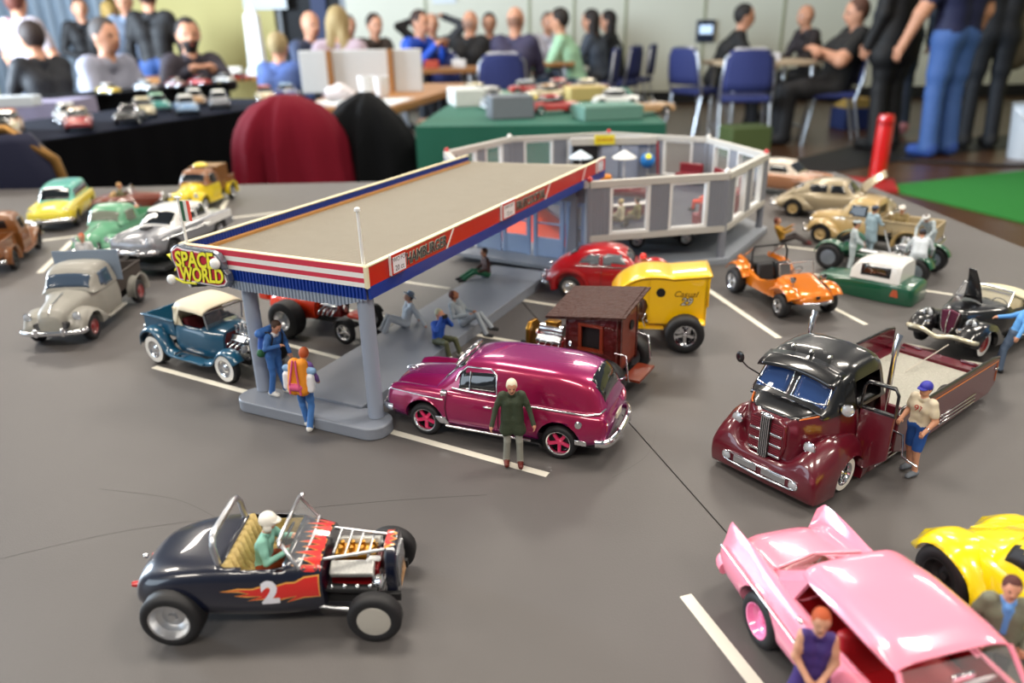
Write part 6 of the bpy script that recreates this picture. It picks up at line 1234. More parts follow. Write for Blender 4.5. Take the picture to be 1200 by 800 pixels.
# ---------------------------------------------------------------- 20 orange dune buggy
BUG = mat('buggy_orange', hx('#d8760c'), .22, .25, 1., var=.05)
c = car('dune_buggy', 'metallic orange dune buggy with black seats and chrome wheels', .316, .842, -75, sc=S*1.04)
K = [(1.55, [(0, .62), (.24, .62), (.40, .58), (.46, .52), (.44, .46)]), (1.40, [(0, .72), (.30, .72), (.50, .66), (.58, .56), (.56, .46)]), (1.0, [(0, .84), (.36, .84), (.54, .76), (.60, .62), (.56, .46)]), (.55, [(0, .96), (.40, .95), (.58, .86), (.64, .66), (.58, .40)])]
loft(c, 'nose', BUG, K, n=5, sub=3, sharp=60)
for s in (1, -1):
    fender(c, BUG, [(.55, .60), (.78, .72), (1.05, .80), (1.32, .74), (1.50, .58)], s*.46, s*.36, .05, .03); fender(c, BUG, [(-.62, .58), (-.80, .78), (-1.08, .88), (-1.36, .82), (-1.58, .64)], s*.46, s*.38, .05, .03)
    sp_ = [(.58, .86, .62), (.2, .70, .66), (-.2, .62, .66), (-.62, .72, .66), (-1.0, .95, .62), (-1.45, .98, .56)]
    rows = [[(x, s*y, z), (x, s*(y-.10), z+.03), (x, s*(y-.14), z-.05), (x, s*(y-.12), .36), (x, s*y, .36)] for x, z, y in [(a, b, d_) for a, b, d_ in sp_]]
    M().rings(rows, closed=True).make('side_tub', BUG, c, sharp=40)
    hl = M().lathe([(.001, -.10), (.05, -.08), (.08, 0), (.084, .02), (.001, .03)], axis='x', c=(1.08, s*.46, .98), n=14, closed=False).make('headlight', CHR, c); trim(hl, [(1.06, s*.44, .92), (1.06, s*.42, .80)], .02, CHR, 'lamp_stalk')
    wheel(c, 1.05, s*.70, .31, .22, 'chrome5', .19, ALU); wheel(c, -1.10, s*.74, .36, .30, 'chrome5', .22, ALU)
    trim(c, [(.60, s*.52, .92), (.50, s*.52, 1.26)], .02, CHR, 'windscreen_post'); seat(c, -.38, .46, RUB, .48, .5, y=s*.27)
    trim(c, [(-.70, s*.55, .7), (-.72, s*.55, 1.25), (-.76, s*.48, 1.40)], .028, DRK, 'roll_bar_leg'); trim(c, [(-.76, s*.48, 1.40), (-1.35, s*.42, .95)], .022, CHR, 'roll_bar_brace')
trim(c, [(-.76, -.48, 1.40), (-.76, .48, 1.40)], .028, DRK, 'roll_bar'); M().add([(.60, -.5, .92), (.60, .5, .92), (.50, .5, 1.26), (.50, -.5, 1.26)], [(0, 1, 2, 3)]).make('windscreen', GLS, c, sharp=0); trim(c, [(.50, -.52, 1.26), (.50, .52, 1.26)], .018, CHR, 'windscreen_header')
M().box((-.1, 0, .34), (1.5, 1.1, .06)).make('floor_pan', DRK, c); M().box((-1.15, 0, .82), (.7, .8, .2)).make('rear_deck', DRK, c, bevel=.05); M().box((-1.45, 0, .5), (.35, .5, .3)).make('engine', CHR, c, bevel=.04)
bumper(c, 1.66, .42, .48, .03, .05, False); steer_wheel(c, (.2, .27, .92), .15); M().cyl((1.05, -.6, .31), (1.05, .6, .31), .03).make('front_axle', DRK, c); M().cyl((-1.1, -.6, .36), (-1.1, .6, .36), .04).make('rear_axle', DRK, c); M().box((1.56, 0, .60), (.03, .10, .08)).make('badge', DRK, c)
# ---------------------------------------------------------------- 21 green hot rod under repair: chassis and lifted body
GRE = paint('racing_green', '#0c5238')
c = car('green_hot_rod_chassis', 'bare green hot rod chassis with big disc wheels amid mechanics', .485, .957, -44)
for s in (1, -1):
    M().box((0, s*.36, .46), (3.0, .08, .12)).make('frame_rail', GRE, c, bevel=.01); wheel(c, 1.3, s*.88, .40, .26, 'moon', .24, mat('disc_grey', hx('#8d97a3'), .3, .6)); wheel(c, -1.3, s*.88, .42, .32, 'moon', .25, MATS['disc_grey'])
    fender(c, GRE, arc(-1.3, .42, .50, 30, 170, 8), s*.66, s*.36, .03, .03); fender(c, GRE, arc(1.3, .40, .48, 20, 160, 8), s*.66, s*.34, .03, .03)
M().cyl((1.3, -.8, .40), (1.3, .8, .40), .04).make('front_axle', CHR, c); M().cyl((-1.3, -.8, .42), (-1.3, .8, .42), .06).make('rear_axle', GRE, c); vee_engine(c, .75, .68, ALU, 1.1); M().box((-.1, 0, .5), (1.2, .3, .2)).make('gearbox', ALU, c, bevel=.04); trim(c, [(.2, .1, .6), (-.1, .2, 1.25)], .03, ALU, 'steering_column'); M().prism([(-.3, .45), (.3, .45), (.3, 1.0), (-.3, 1.0)], 1.35, 1.45, 'x').make('radiator', GRE, c, bevel=.03); M().box((-1.0, 0, .58), (.7, 1.0, .06)).make('cross_member', GRE, c)
c = car('lifted_car_shell', 'green car body with white top set down on the board', .433, .866, 135, sc=S*1.02)
K = [(1.35, [(0, .42), (.3, .42), (.44, .38), (.48, .2), (.46, .01)]), (.8, [(0, .50), (.38, .49), (.54, .44), (.58, .24), (.56, .01)]), (.2, [(0, .58), (.44, .56), (.60, .52), (.64, .26), (.62, .01)]), (-.5, [(0, .62), (.46, .61), (.62, .56), (.66, .28), (.64, .01)]), (-1.2, [(0, .58), (.42, .56), (.58, .5), (.62, .26), (.58, .01)]), (-1.3, [(0, .5), (.36, .5), (.5, .44), (.54, .24), (.5, .01)])]
loft(c, 'body', GRE, K, n=5, sub=3, sharp=50)
K = [(-.9, [(0, 1.08), (.36, 1.07), (.50, 1.0), (.56, .8), (.60, .56)]), (-.75, [(0, 1.15), (.38, 1.13), (.52, 1.06), (.58, .84), (.62, .56)]), (-.2, [(0, 1.16), (.38, 1.14), (.53, 1.07), (.58, .84), (.62, .56)]), (.25, [(0, 1.08), (.36, 1.06), (.50, 1.0), (.56, .8), (.60, .55)]), (.45, [(0, .85), (.34, .84), (.46, .8), (.52, .7), (.58, .53)])]
loft(c, 'white_top', WHT, K, n=5, sub=4, bottom=False, sharp=60, panels=[('side_opening', SMK, lambda x, y, z: -.6 < x < .15 and .66 < z < .98 and abs(y) > .45)])
for s in (1, -1): M().prism([(-.95, .22), (-.72, .22), (-.78, .42), (-.90, .42)], s*.65, s*.665, 'y').make('door_emblem', paint('emblem_orange', '#b8502a'), c, sharp=0)
# ---------------------------------------------------------------- 22 cream pickup, 23 cream fastback, 24 brown and white saloon
CRM = mat('cream_tan', hx('#b79b66'), .3, 0, .8, var=.05)
c = car('cream_pickup', 'cream tan 1940s pickup with low bed behind the mechanics', .522, 1.080, 139); pickup(c, CRM, glass=SMK, rim=CRM, grille='split', bedm=mat('bed_tan', hx('#a89878'), .45))
SIV = mat('ivory_silver', hx('#a8997c'), .28, .2, .9, var=.05)
c = car('fastback_saloon', 'pale gold fastback saloon with its hood raised at the back right', .545, 1.265, -33)
K = [(2.2, [(0, .70), (.2, .7), (.3, .66), (.34, .56), (.3, .42)]), (1.9, [(0, 1.0), (.26, .96), (.40, .86), (.44, .62), (.4, .36)]), (1.2, [(0, 1.10), (.36, 1.05), (.56, .92), (.62, .64), (.56, .3)]), (.8, [(0, 1.12), (.46, 1.08), (.68, .98), (.74, .66), (.68, .3)]), (-.5, [(0, 1.14), (.5, 1.10), (.72, .98), (.80, .66), (.72, .3)]), (-1.5, [(0, 1.04), (.42, 1.0), (.60, .88), (.68, .6), (.6, .32)]), (-2.1, [(0, .74), (.3, .72), (.44, .64), (.5, .5), (.46, .38)]), (-2.3, [(0, .56), (.2, .55), (.3, .5), (.34, .44), (.3, .4)])]
loft(c, 'body', SIV, K, n=5, sub=3, sharp=70)
K = [(-1.9, [(0, .88), (.3, .86), (.42, .82), (.48, .78)]), (-1.4, [(0, 1.22), (.38, 1.19), (.55, 1.08), (.62, .94)]), (-.8, [(0, 1.47), (.40, 1.44), (.58, 1.28), (.68, .98)]), (-.2, [(0, 1.57), (.42, 1.54), (.60, 1.38), (.70, 1.0)]), (.3, [(0, 1.56), (.42, 1.53), (.60, 1.37), (.70, 1.0)]), (.55, [(0, 1.45), (.40, 1.42), (.57, 1.3), (.68, 1.0)]), (.88, [(0, 1.1), (.38, 1.09), (.5, 1.05), (.58, 1.0)])]
cabin(c, SIV, K, ws=(.55, .84), rw=(-1.5, -1.1), sw=(-.85, .52), zl=1.08, zh=1.36, mid=-.12)
M().rings([[(t*1.15, y, .06*math.sin(math.pi*t)) for y in [(.36-.12*t)*(-1+k/4) for k in range(9)]] for t in [i/6 for i in range(7)]]).make('raised_hood', SIV, c, sharp=70, thick=.02, loc=(.95, 0, 1.13), rot=(28, -42, 0))
for s in (1, -1):
    K = [(2.3, [(.0, .6), (.12, .58), (.2, .5), (.2, .44), (.16, .38)]), (1.9, [(.0, .86), (.2, .82), (.28, .64), (.29, .48), (.26, .34)]), (1.4, [(.0, .90), (.22, .86), (.31, .66), (.32, .48), (.29, .3)]), (.7, [(.0, .74), (.16, .7), (.24, .56), (.25, .42), (.22, .3)]), (.2, [(.0, .5), (.1, .48), (.14, .42), (.15, .36), (.12, .3)])]
    o = loft(c, 'fender', SIV, K, n=4, sub=3, arches=((1.5, .34, .42),), sharp=70); o.location.y = s*.54
    K = [(-.6, [(.0, .5), (.1, .48), (.16, .42), (.18, .36), (.14, .3)]), (-1.2, [(.0, .84), (.16, .8), (.26, .62), (.28, .46), (.25, .3)]), (-1.7, [(.0, .80), (.14, .76), (.24, .6), (.26, .46), (.23, .34)]), (-2.25, [(.0, .54), (.08, .52), (.12, .48), (.12, .44), (.1, .4)])]
    o = loft(c, 'fender', SIV, K, n=4, sub=3, arches=((-1.42, .34, .42),), sharp=70); o.location.y = s*.58
    wheel(c, 1.5, s*.70, .34, .18, 'cap', .2, CRM); wheel(c, -1.42, s*.72, .34, .18, 'cap', .2, CRM); lamp(c, (2.12, s*.58, .74), .1)
bumper(c, 2.42, .8, .46, .05); bumper(c, -2.42, .8, .46, .05); M().box((0, 0, .34), (4, 1.3, .12)).make('underbody', DRK, c)
c = car('two_tone_saloon', 'brown and white saloon parked behind the octagonal diner', .525, 1.475, -40)
pontoon(c, mat('copper_brown', hx('#9a6a4a'), .3, .2, .8), 2.3, -2.35, arches=((1.38, .36, .42), (-1.38, .36, .42)), hood=1.0, fz=.98, deck=.98, rear_cowl=-1.3, cowl=1.0)
K = [(1.06, [(0, 1.03), (.42, 1.02), (.6, 1.0), (.70, .97)]), (.66, [(0, 1.42), (.40, 1.40), (.56, 1.33), (.72, .97)]), (.48, [(0, 1.53), (.40, 1.51), (.58, 1.44), (.73, .97)]), (-.2, [(0, 1.58), (.42, 1.56), (.61, 1.48), (.74, .97)]), (-.85, [(0, 1.53), (.42, 1.51), (.60, 1.43), (.73, .97)]), (-1.05, [(0, 1.42), (.40, 1.40), (.57, 1.33), (.72, .97)]), (-1.45, [(0, 1.03), (.38, 1.02), (.55, 1.0), (.66, .97)])]
cabin(c, mat('ivory_roof', hx('#cdbfae'), .3, 0, .8), K, mid=-.3); bumper(c, 2.44, .8, .46, .05); bumper(c, -2.48, .8, .46, .05); M().box((0, 0, .34), (4, 1.4, .12)).make('underbody', DRK, c)
for s in (1, -1): lamp(c, (2.22, s*.66, .80), .11)
four(c, 1.38, -1.38, .74, .74, .34, .34, .2, .2, style='cap', rimmat=CHR, rimR=.2)
c = car('black_roadster', 'dark chassis car parked under the raised diner floor', .215, 1.085, 6, z=TZ+.008, sc=S*.8); 
for s in (1, -1): wheel(c, 1.1, s*.66, .36, .2, 'dish', .22, ALU); wheel(c, -1.1, s*.66, .36, .2, 'dish', .22, ALU); M().box((0, s*.3, .4), (2.6, .08, .12)).make('frame_rail', DRK, c)
M().cyl((1.1, -.6, .36), (1.1, .6, .36), .04).make('front_axle', ALU, c); M().cyl((-1.1, -.6, .36), (-1.1, .6, .36), .04).make('rear_axle', ALU, c); vee_engine(c, .5, .52, DRK, .9, stacks=False); M().box((-.6, 0, .55), (.9, .7, .25)).make('seat_box', DRK, c, bevel=.05)
# ================================================================ model figures
def fig(name, label, P, c, x, y, rz, z=0., **k):
    k.setdefault('vox', .0135); return person(name, label, 'figure', P, c, (x, y, TZ+z+.0002), rz, S, **k)
Mt = matte
WHAIR = Mt('white_hair', '#d8d0b8'); BHAIR = Mt('brown_hair', '#3a2418'); GINGER = Mt('ginger_hair', '#a04a20'); DENIM = Mt('denim_blue', '#2f5f9e', var=.12); JEAN = Mt('jean_blue', '#3d6fae', var=.12)
fig('green_coat_figure', 'white haired model man in green coat beside the magenta car', stand(elr=(.02, -.30, 1.14), ell=(.02, .30, 1.14), har=(.12, -.37, .88), hal=(.12, .37, .88), anl=(.02, .13, .09), anr=(-.06, -.12, .09), knl=(.05, .12, .51), head=(.05, 0, 1.60)),
    dict(top=Mt('army_green', '#2f3a26', bump=.15, scale=30), bottom=Mt('pale_grey_wool', '#8a8a80'), shoe=Mt('red_brown_boot', '#5c1f16', rough=.4), hair=WHAIR, collar=Mt('army_green_collar', '#27301f')), -.001, .4915, -88, coat=.48, girth=.98, face=(1, 0, -.25), vox=.011)
# backpackers
b = fig('denim_hiker_figure', 'model hiker in denim with a blue and green backpack by the pillar', stand(chest=(.06, 0, 1.26), neck=(.13, 0, 1.43), head=(.20, 0, 1.57), shl=(.11, .185, 1.38), shr=(.11, -.185, 1.38), ell=(.10, .30, 1.12), elr=(.14, -.32, 1.18), har=(.30, -.10, 1.20), hal=(.24, .24, .92), anl=(.10, .14, .09), anr=(-.06, -.12, .09)),
    dict(top=DENIM, bottom=DENIM, shoe=Mt('white_shoe', '#d8d6d0'), hair=BHAIR, collar=Mt('white_tee', '#d0d4da')), -.2045, .5985, -28, z=.0107, face=(1, 0, -.5), vox=.011)
soft('backpack', b, [('c', (-.14, -.08, 1.08), (-.08, -.08, 1.36), .13, .12, 0), ('c', (-.14, .10, 1.08), (-.08, .10, 1.36), .13, .12, 0), ('c', (-.12, -.20, 1.00), (-.12, .20, 1.00), .09, .09, 1), ('c', (-.06, -.24, 1.46), (-.06, .24, 1.46), .085, .085, 2)], [Mt('pack_blue', '#2450a0'), Mt('pack_green', '#1f5a35'), Mt('bedroll_blue', '#3a6cb4')], .016, .03)
for s in (1, -1): trim(b, [(-.05, s*.14, 1.45), (.12, s*.15, 1.49), (.21, s*.14, 1.36), (.14, s*.17, 1.14), (-.05, s*.18, 1.02)], .018, RUB, 'shoulder_strap')
b = fig('orange_pack_figure', 'model hiker seen from behind with a big orange backpack', stand(chest=(.04, 0, 1.26), neck=(.08, 0, 1.42), head=(.14, 0, 1.57), ell=(.06, .26, 1.14), hal=(.22, .18, 1.0), elr=(.06, -.26, 1.14), har=(.22, -.18, 1.0), anl=(.10, .09, .09), anr=(-.10, -.08, .09)), dict(top=Mt('violet_top', '#6a4a8c'), bottom=JEAN, shoe=Mt('white_shoe', '#d8d6d0'), hair=GINGER), -.1685, .5545, 72, face=(1, .2, -.3), vox=.013)
soft('backpack', b, [('c', (-.16, -.09, .96), (-.10, -.08, 1.46), .14, .12, 0), ('c', (-.16, .09, .96), (-.10, .08, 1.46), .14, .12, 0), ('c', (-.27, -.07, 1.04), (-.27, .07, 1.04), .075, .075, 1), ('c', (-.15, -.27, .98), (-.13, -.27, 1.22), .075, .075, 2), ('c', (-.15, .27, .98), (-.13, .27, 1.22), .075, .075, 2), ('c', (-.08, .22, 1.34), (-.08, .30, 1.34), .07, .07, 3), ('c', (-.08, -.22, 1.34), (-.08, -.30, 1.34), .07, .07, 3)], [Mt('pack_orange', '#d8861a'), Mt('pack_pink', '#c8507a'), Mt('bottle_white', '#d8d8dc'), Mt('roll_blue', '#7a9cc0')], .015, .02)
for s in (1, -1): trim(b, [(-.22, s*.03, 1.58), (-.27, s*.06, 1.36), (-.31, s*.10, 1.12), (-.30, s*.12, .90)], .02, MATS['pack_pink'], 'pink_strap')
# people lounging on the walkway (its top is 12.8 mm high, about 0.31 m to scale)
WK = .0134; fz = -.31
fig('white_suit_figure', 'model man in white suit and grey hat leaning back on the walkway', sit(.0, lean=-.16, ell=(-.30, .26, .30), elr=(-.30, -.26, .30), hal=(-.42, .28, .05), har=(-.42, -.28, .05), knl=(.44, .12, .30), knr=(.44, -.12, .30), anl=(.62, .12, -.04), anr=(.62, -.12, -.04)), dict(top=Mt('white_suit', '#b9c2ca'), bottom=Mt('white_suit', '#b9c2ca')), -.112, .752, 205, z=WK, hat=('fedora', Mt('grey_felt', '#7e92a8')), face=(.8, 0, .55))
f_ = fig('photographer_figure', 'model photographer in blue jacket holding a camera to his face', sit(.0, lean=.06, kn=.44, foot=.46, ell=(.22, .26, .44), elr=(.22, -.26, .44), hal=(.22, .07, .72), har=(.22, -.07, .72), knl=(.42, .16, .14), knr=(.42, -.16, .14), anl=(.50, .22, fz+.10), anr=(.46, -.12, fz+.10)), dict(top=Mt('royal_blue', '#1f4fae'), bottom=Mt('olive_trousers', '#4f5238'), shoe=Mt('white_shoe', '#d8d6d0'), hair=Mt('pale_hair', '#a8a68c')), -.0735, .7025, -40, z=WK, face=(1, 0, .1))
M().box((.25, 0, .74), (.10, .14, .09)).make('camera_body', RUB, f_, bevel=.01)
fig('grey_suit_figure', 'model man in pale grey suit lounging with bent knees', sit(.0, lean=-.30, ell=(-.10, .30, .30), elr=(-.16, -.26, .26), hal=(.20, .16, .34), har=(.18, -.06, .32), knl=(.40, .14, .32), knr=(.42, -.06, .36), anl=(.72, .14, .0), anr=(.70, -.10, -.10)), dict(top=Mt('grey_suit', '#98a2aa'), bottom=Mt('grey_suit_trousers', '#8c949c'), hair=Mt('auburn_hair', '#5a2a1c'), skin=Mt('tan_skin', '#a06a4e')), -.050, .752, -28, z=WK, face=(.7, .3, .6))
fig('brown_vest_figure', 'model figure in brown vest and green trousers on the far walkway', sit(.0, lean=.04, ell=(.06, .26, .3), elr=(.06, -.26, .3), hal=(.28, .16, .22), har=(.28, -.16, .22), knl=(.44, .12, .2), knr=(.44, -.12, .2), anl=(.78, .12, .02), anr=(.78, -.12, .02)), dict(top=Mt('brown_vest', '#4a2c26'), bottom=Mt('green_trousers', '#1f6a4a'), hair=BHAIR), -.030, .924, 200, z=WK)
# the man at the truck with a crank
f_ = fig('blue_cap_figure', 'model man in white printed shirt, blue shorts and cap by the truck', stand(elr=(-.02, -.25, 1.14), ell=(.0, .27, 1.12), hal=(.20, .26, .97), har=(.16, -.24, 1.0), knl=(.08, .10, .51), knr=(-.02, -.10, .51), anl=(.05, .12, .09), anr=(-.10, -.11, .09)), dict(top=Mt('cream_tee', '#cfc4ac'), bottom=Mt('blue_shorts', '#1f4f9a'), shoe=Mt('grey_shoe', '#6e7680'), hair=BHAIR), .2850, .4700, 205, sleeve='short', legs='short', girth=1.08, hat=('cap', Mt('cap_violet', '#2c2c9c', rough=.5)), face=(1, 0, 0), vox=.0115)
decal(f_, 'shirt_print', Mt('print_red', '#b01c1c'), text_mesh('97', .15), f_, Matrix(((0, 0, 0, 0), (-1, 0, 0, 0), (0, 1, 0, 1.27), (0, 0, 0, 1))) @ Matrix.Diagonal((-1, 1, 1, 1)), (-1, 0, 0), off=.004, maxlen=.03)
M().lathe([(.040, -.012), (.040, .012), (.047, .012), (.047, -.012)], c=(.16, .262, 1.0), axis='x', n=14).make('wrist_watch', CHR, f_)
cr = tag(M().tube([(0.0, 0.0, 0.03), (0.0083, -0.0115, 0.0285), (0.0054, -0.0206, 0.0165), (0.0123, -0.0296, 0.0135)], .0008, 8).make('crank_handle', CHR, None, sharp=60, loc=(0.2684, 0.4846, 0.75)), 'chrome crank handle held by the man at the truck door', 'tool')
fig('blue_shirt_figure', 'model man in light blue shirt leaning beside the black convertible', stand(elr=(.18, -.30, 1.22), har=(.40, -.26, 1.10), ell=(-.04, .30, 1.16), hal=(-.02, .42, .92), anr=(-.05, -.10, .09), anl=(-.10, .16, .09)), dict(top=Mt('sky_shirt', '#5a9ad8'), bottom=Mt('slate_trousers', '#46566c'), hair=Mt('blond_hair', '#c8bc98')), .447, .642, 150, rx=10, ry=-17, vox=.0125)
fig('purple_dress_figure', 'red haired model woman in a purple dress beside the pink car', stand(shl=(0, .15, 1.40), shr=(0, -.15, 1.40), ell=(.05, .20, 1.14), elr=(.05, -.20, 1.14), hal=(.20, .06, .98), har=(.20, -.06, .98)), dict(top=Mt('purple_dress', '#3a2468'), bottom=Mt('purple_dress', '#3a2468'), hair=Mt('copper_hair', '#a8481c')), .1285, .2525, -105, sleeve='none', skirt=.9, hair='short', vox=.012, girth=.84)
fig('tweed_jacket_figure', 'model man in tweed jacket and blue shirt by the yellow coupe', stand(ell=(.0, .30, 1.15), elr=(.0, -.30, 1.15), hal=(.16, .22, .98), har=(.16, -.22, .98)), dict(top=Mt('tweed_grey', '#6c6e5c', var=.25, scale=60), bottom=Mt('grey_trousers', '#3c3e40'), hair=Mt('chestnut_hair', '#4a1c14'), collar=Mt('blue_shirt', '#5a8ac8'), extra=[('c', (.10, 0, 1.10), (.085, 0, 1.40), .035, .05, 8)]), .2205, .2705, -112, vox=.012, girth=1.12, coat=.2)
# mechanics around the green chassis
OVW = Mt('white_overall', '#b4c0c4'); OVB = Mt('pale_blue_coat', '#9cb4c0')
fig('white_overall_figure', 'model mechanic in white overall and cap standing left of the chassis', stand(ell=(.10, .25, 1.14), hal=(.28, .16, 1.0), elr=(.10, -.25, 1.14), har=(.28, -.14, 1.0)), dict(top=OVW, bottom=OVW, hair=BHAIR), .4375, .940, -20, hat=('flatcap', OVW), vox=.016)
fig('long_coat_figure', 'model mechanic in long pale blue coat and grey cap facing away', stand(elr=(.12, -.26, 1.16), har=(.34, -.14, 1.10)), dict(top=OVB, bottom=OVB, hair=BHAIR), .497, 1.020, 20, coat=.8, hat=('flatcap', Mt('slate_cap', '#4c5a70')), vox=.016)
fig('white_cap_figure', 'model mechanic in white bending over the far side of the chassis', stand(chest=(.22, 0, 1.2), neck=(.36, 0, 1.32), head=(.46, 0, 1.42), shl=(.32, .18, 1.3), shr=(.32, -.18, 1.3), ell=(.40, .28, 1.05), elr=(.40, -.28, 1.05), hal=(.58, .2, .85), har=(.58, -.2, .85)), dict(top=OVW, bottom=OVW, hair=BHAIR), .571, 1.005, 215, hat=('flatcap', Mt('cap_white', '#d8d8d4')), vox=.016, face=(.8, 0, -.5))
fig('dark_cap_figure', 'model mechanic in white coat and dark cap leaning into the chassis', stand(chest=(.16, 0, 1.22), neck=(.26, 0, 1.38), head=(.34, 0, 1.50), shl=(.24, .185, 1.34), shr=(.24, -.185, 1.34), ell=(.28, .34, 1.08), elr=(.28, -.34, 1.08), hal=(.46, .34, .86), har=(.46, -.34, .86)), dict(top=Mt('white_coat', '#c4ccd2'), bottom=Mt('dark_trousers', '#2c3038'), hair=BHAIR), .4985, .894, 62, hat=('backcap', Mt('dark_cap', '#2a303c')), vox=.015, girth=1.1, coat=.15, face=(.9, 0, -.4))
fig('yellow_shirt_figure', 'model man in mustard shirt sitting on the board beside the diner', sit(.0, lean=-.26, ell=(.05, .28, .40), elr=(.05, -.28, .40), hal=(.26, .22, .58), har=(.26, -.22, .52), knl=(.40, .12, .30), knr=(.46, -.12, .24), anl=(.78, .12, .09), anr=(.82, -.12, .09)), dict(top=Mt('mustard_shirt', '#a87c1c'), bottom=Mt('dark_brown_trousers', '#2c2220'), shoe=Mt('maroon_shoe', '#5a1c1c'), hair=Mt('auburn_hair2', '#6a2a18')), .407, 1.105, -20, face=(.9, 0, .4), vox=.016)
fig('truck_bed_figure', 'model figure with white and orange cap sitting in the cream pickup bed', sit(.0, lean=0, anl=(.7, .12, .06), anr=(.7, -.12, .06), knl=(.42, .12, .26), knr=(.42, -.12, .26)), dict(top=Mt('tan_jacket', '#8c7a50'), bottom=Mt('khaki2', '#7a6a4c'), hair=BHAIR), .522+.9*S*.755+.004, 1.080-.9*S*.656, 230, z=.0265, hat=('cap', Mt('cap_pale', '#e0dcd4')), vox=.018)
fig('white_top_figure', 'model figure in white top standing behind the grey pickup', stand(), dict(top=Mt('white_top', '#c8c8c8'), bottom=Mt('slate_trousers', '#46566c'), hair=Mt('orange_hair', '#b8562a')), -.548, .955, -80, vox=.018)
fig('dragster_driver', 'model driver in white and red seated in the orange dragster', sit(.42, lean=.02, anl=(.6, .1, .5), anr=(.6, -.1, .5), knl=(.4, .12, .8), knr=(.4, -.12, .8)), dict(top=Mt('crimson_top', '#8c1c2c'), bottom=Mt('white_trousers', '#c8c8cc'), hair=Mt('grey_hair', '#8a8680')), -.212-.45*S*.891, .785+.45*S*.454, -27, z=.012, hat=('helmet', Mt('helmet_cream', '#c8b890')), vox=.018)
# guests inside the diner
for n_, l_, x, y, rz, P, cc in (('chef_figure', 'model chef in white with a red hat behind the diner window', .108, 1.045, 20, stand(), dict(top=Mt('chef_white', '#c8c4b4'), bottom=Mt('dark_trousers', '#2c3038'), hair=Mt('red_hat_hair', '#b41c1c'))),
    ('blond_guest_figure', 'blond model guest sitting at the diner counter by the window', .152, 1.020, 150, sit(.3), dict(top=Mt('cream_blouse', '#cfc4a4'), bottom=Mt('khaki2', '#7a6a4c'), hair=Mt('blond_hair2', '#d8c48c'))),
    ('pale_guest_figure', 'pale model guest beside the blond one inside the diner', .176, 1.030, 150, sit(.3), dict(top=Mt('olive_blouse', '#8c8450'), bottom=Mt('khaki2', '#7a6a4c'), hair=BHAIR)),
    ('orange_guest_figure', 'model guest in bright orange reclining in the diner booth', .292, 1.125, 160, sit(.3, lean=-.15), dict(top=Mt('orange_outfit', '#d8401c'), bottom=Mt('orange_outfit', '#d8401c'), hair=Mt('pink_hair', '#d06a7a'))),
    ('grey_guest_figure', 'model guest in blue grey shirt at the diner corner window', .296, 1.080, 120, sit(.3), dict(top=Mt('blue_grey_shirt', '#5c7284'), bottom=DENIM, hair=BHAIR))):
    person(n_, l_, 'figure', P, cc, (x, y, TZ+.0462), rz, S*.85, vox=.02)
# ================================================================ hall behind the display
WOODT = mat('table_wood', hx('#9a6a3a'), .4, var=.2, scale=4); BLKC = mat('black_cloth', hx('#050609'), .9, var=.3, scale=6, spec=.08); NVC = mat('navy_cloth', hx('#0c1428'), .85, var=.2, scale=6, spec=.15); LAV = mat('lavender_cloth', hx('#8f8aa4'), .8, var=.08, scale=6); GRC = mat('green_cloth', hx('#0c5a48'), .7, var=.15, scale=6)
BLUF = mat('blue_upholstery', hx('#252f66'), .75, var=.1, scale=40)
def table(name, label, x, y, rz, L, W, z=.74, top=WOODT):
    t = thing(name, label, 'table', (x, y, 0), rz); M().box((0, 0, z-.02), (L, W, .04)).make('table_top', top, t, bevel=.006)
    for a in (-1, 1):
        for b in (-1, 1): M().cyl((a*(L/2-.1), b*(W/2-.08), 0), (a*(L/2-.1), b*(W/2-.08), z-.04), .02, n=10).make('leg', ALU, t)
        M().cyl((a*(L/2-.1), -W/2+.08, .12), (a*(L/2-.1), W/2-.08, .12), .015, n=8).make('stretcher', ALU, t)
    return t
def cloth_table(name, label, x, y, rz, L, W, m, top=None, z=.75):
    t = thing(name, label, 'table', (x, y, 0), rz); M().box((0, 0, z-.02), (L-.02, W-.02, .03)).make('table_top', WOODT, t)
    rows = []; per = [(-L/2, -W/2), (L/2, -W/2), (L/2, W/2), (-L/2, W/2)]; pts = []
    for i in range(4):
        a, b = per[i], per[(i+1) % 4]; n = int((L if i % 2 == 0 else W)/.04)
        for k in range(n): pts.append((a[0]+(b[0]-a[0])*k/n, a[1]+(b[1]-a[1])*k/n))
    for zz, amp in ((z+.001, 0), (z-.02, .002), (.4, .012), (.02, .022)):
        rows.append([(px*(1+amp*math.sin(i*1.9)/max(.2, abs(px)+abs(py))), py*(1+amp*math.sin(i*1.9)/max(.2, abs(px)+abs(py))), zz) for i, (px, py) in enumerate(pts)])
    M().rings(rows, closed=True, cap=(True, False)).make('tablecloth', m, t, sharp=50)
    return t
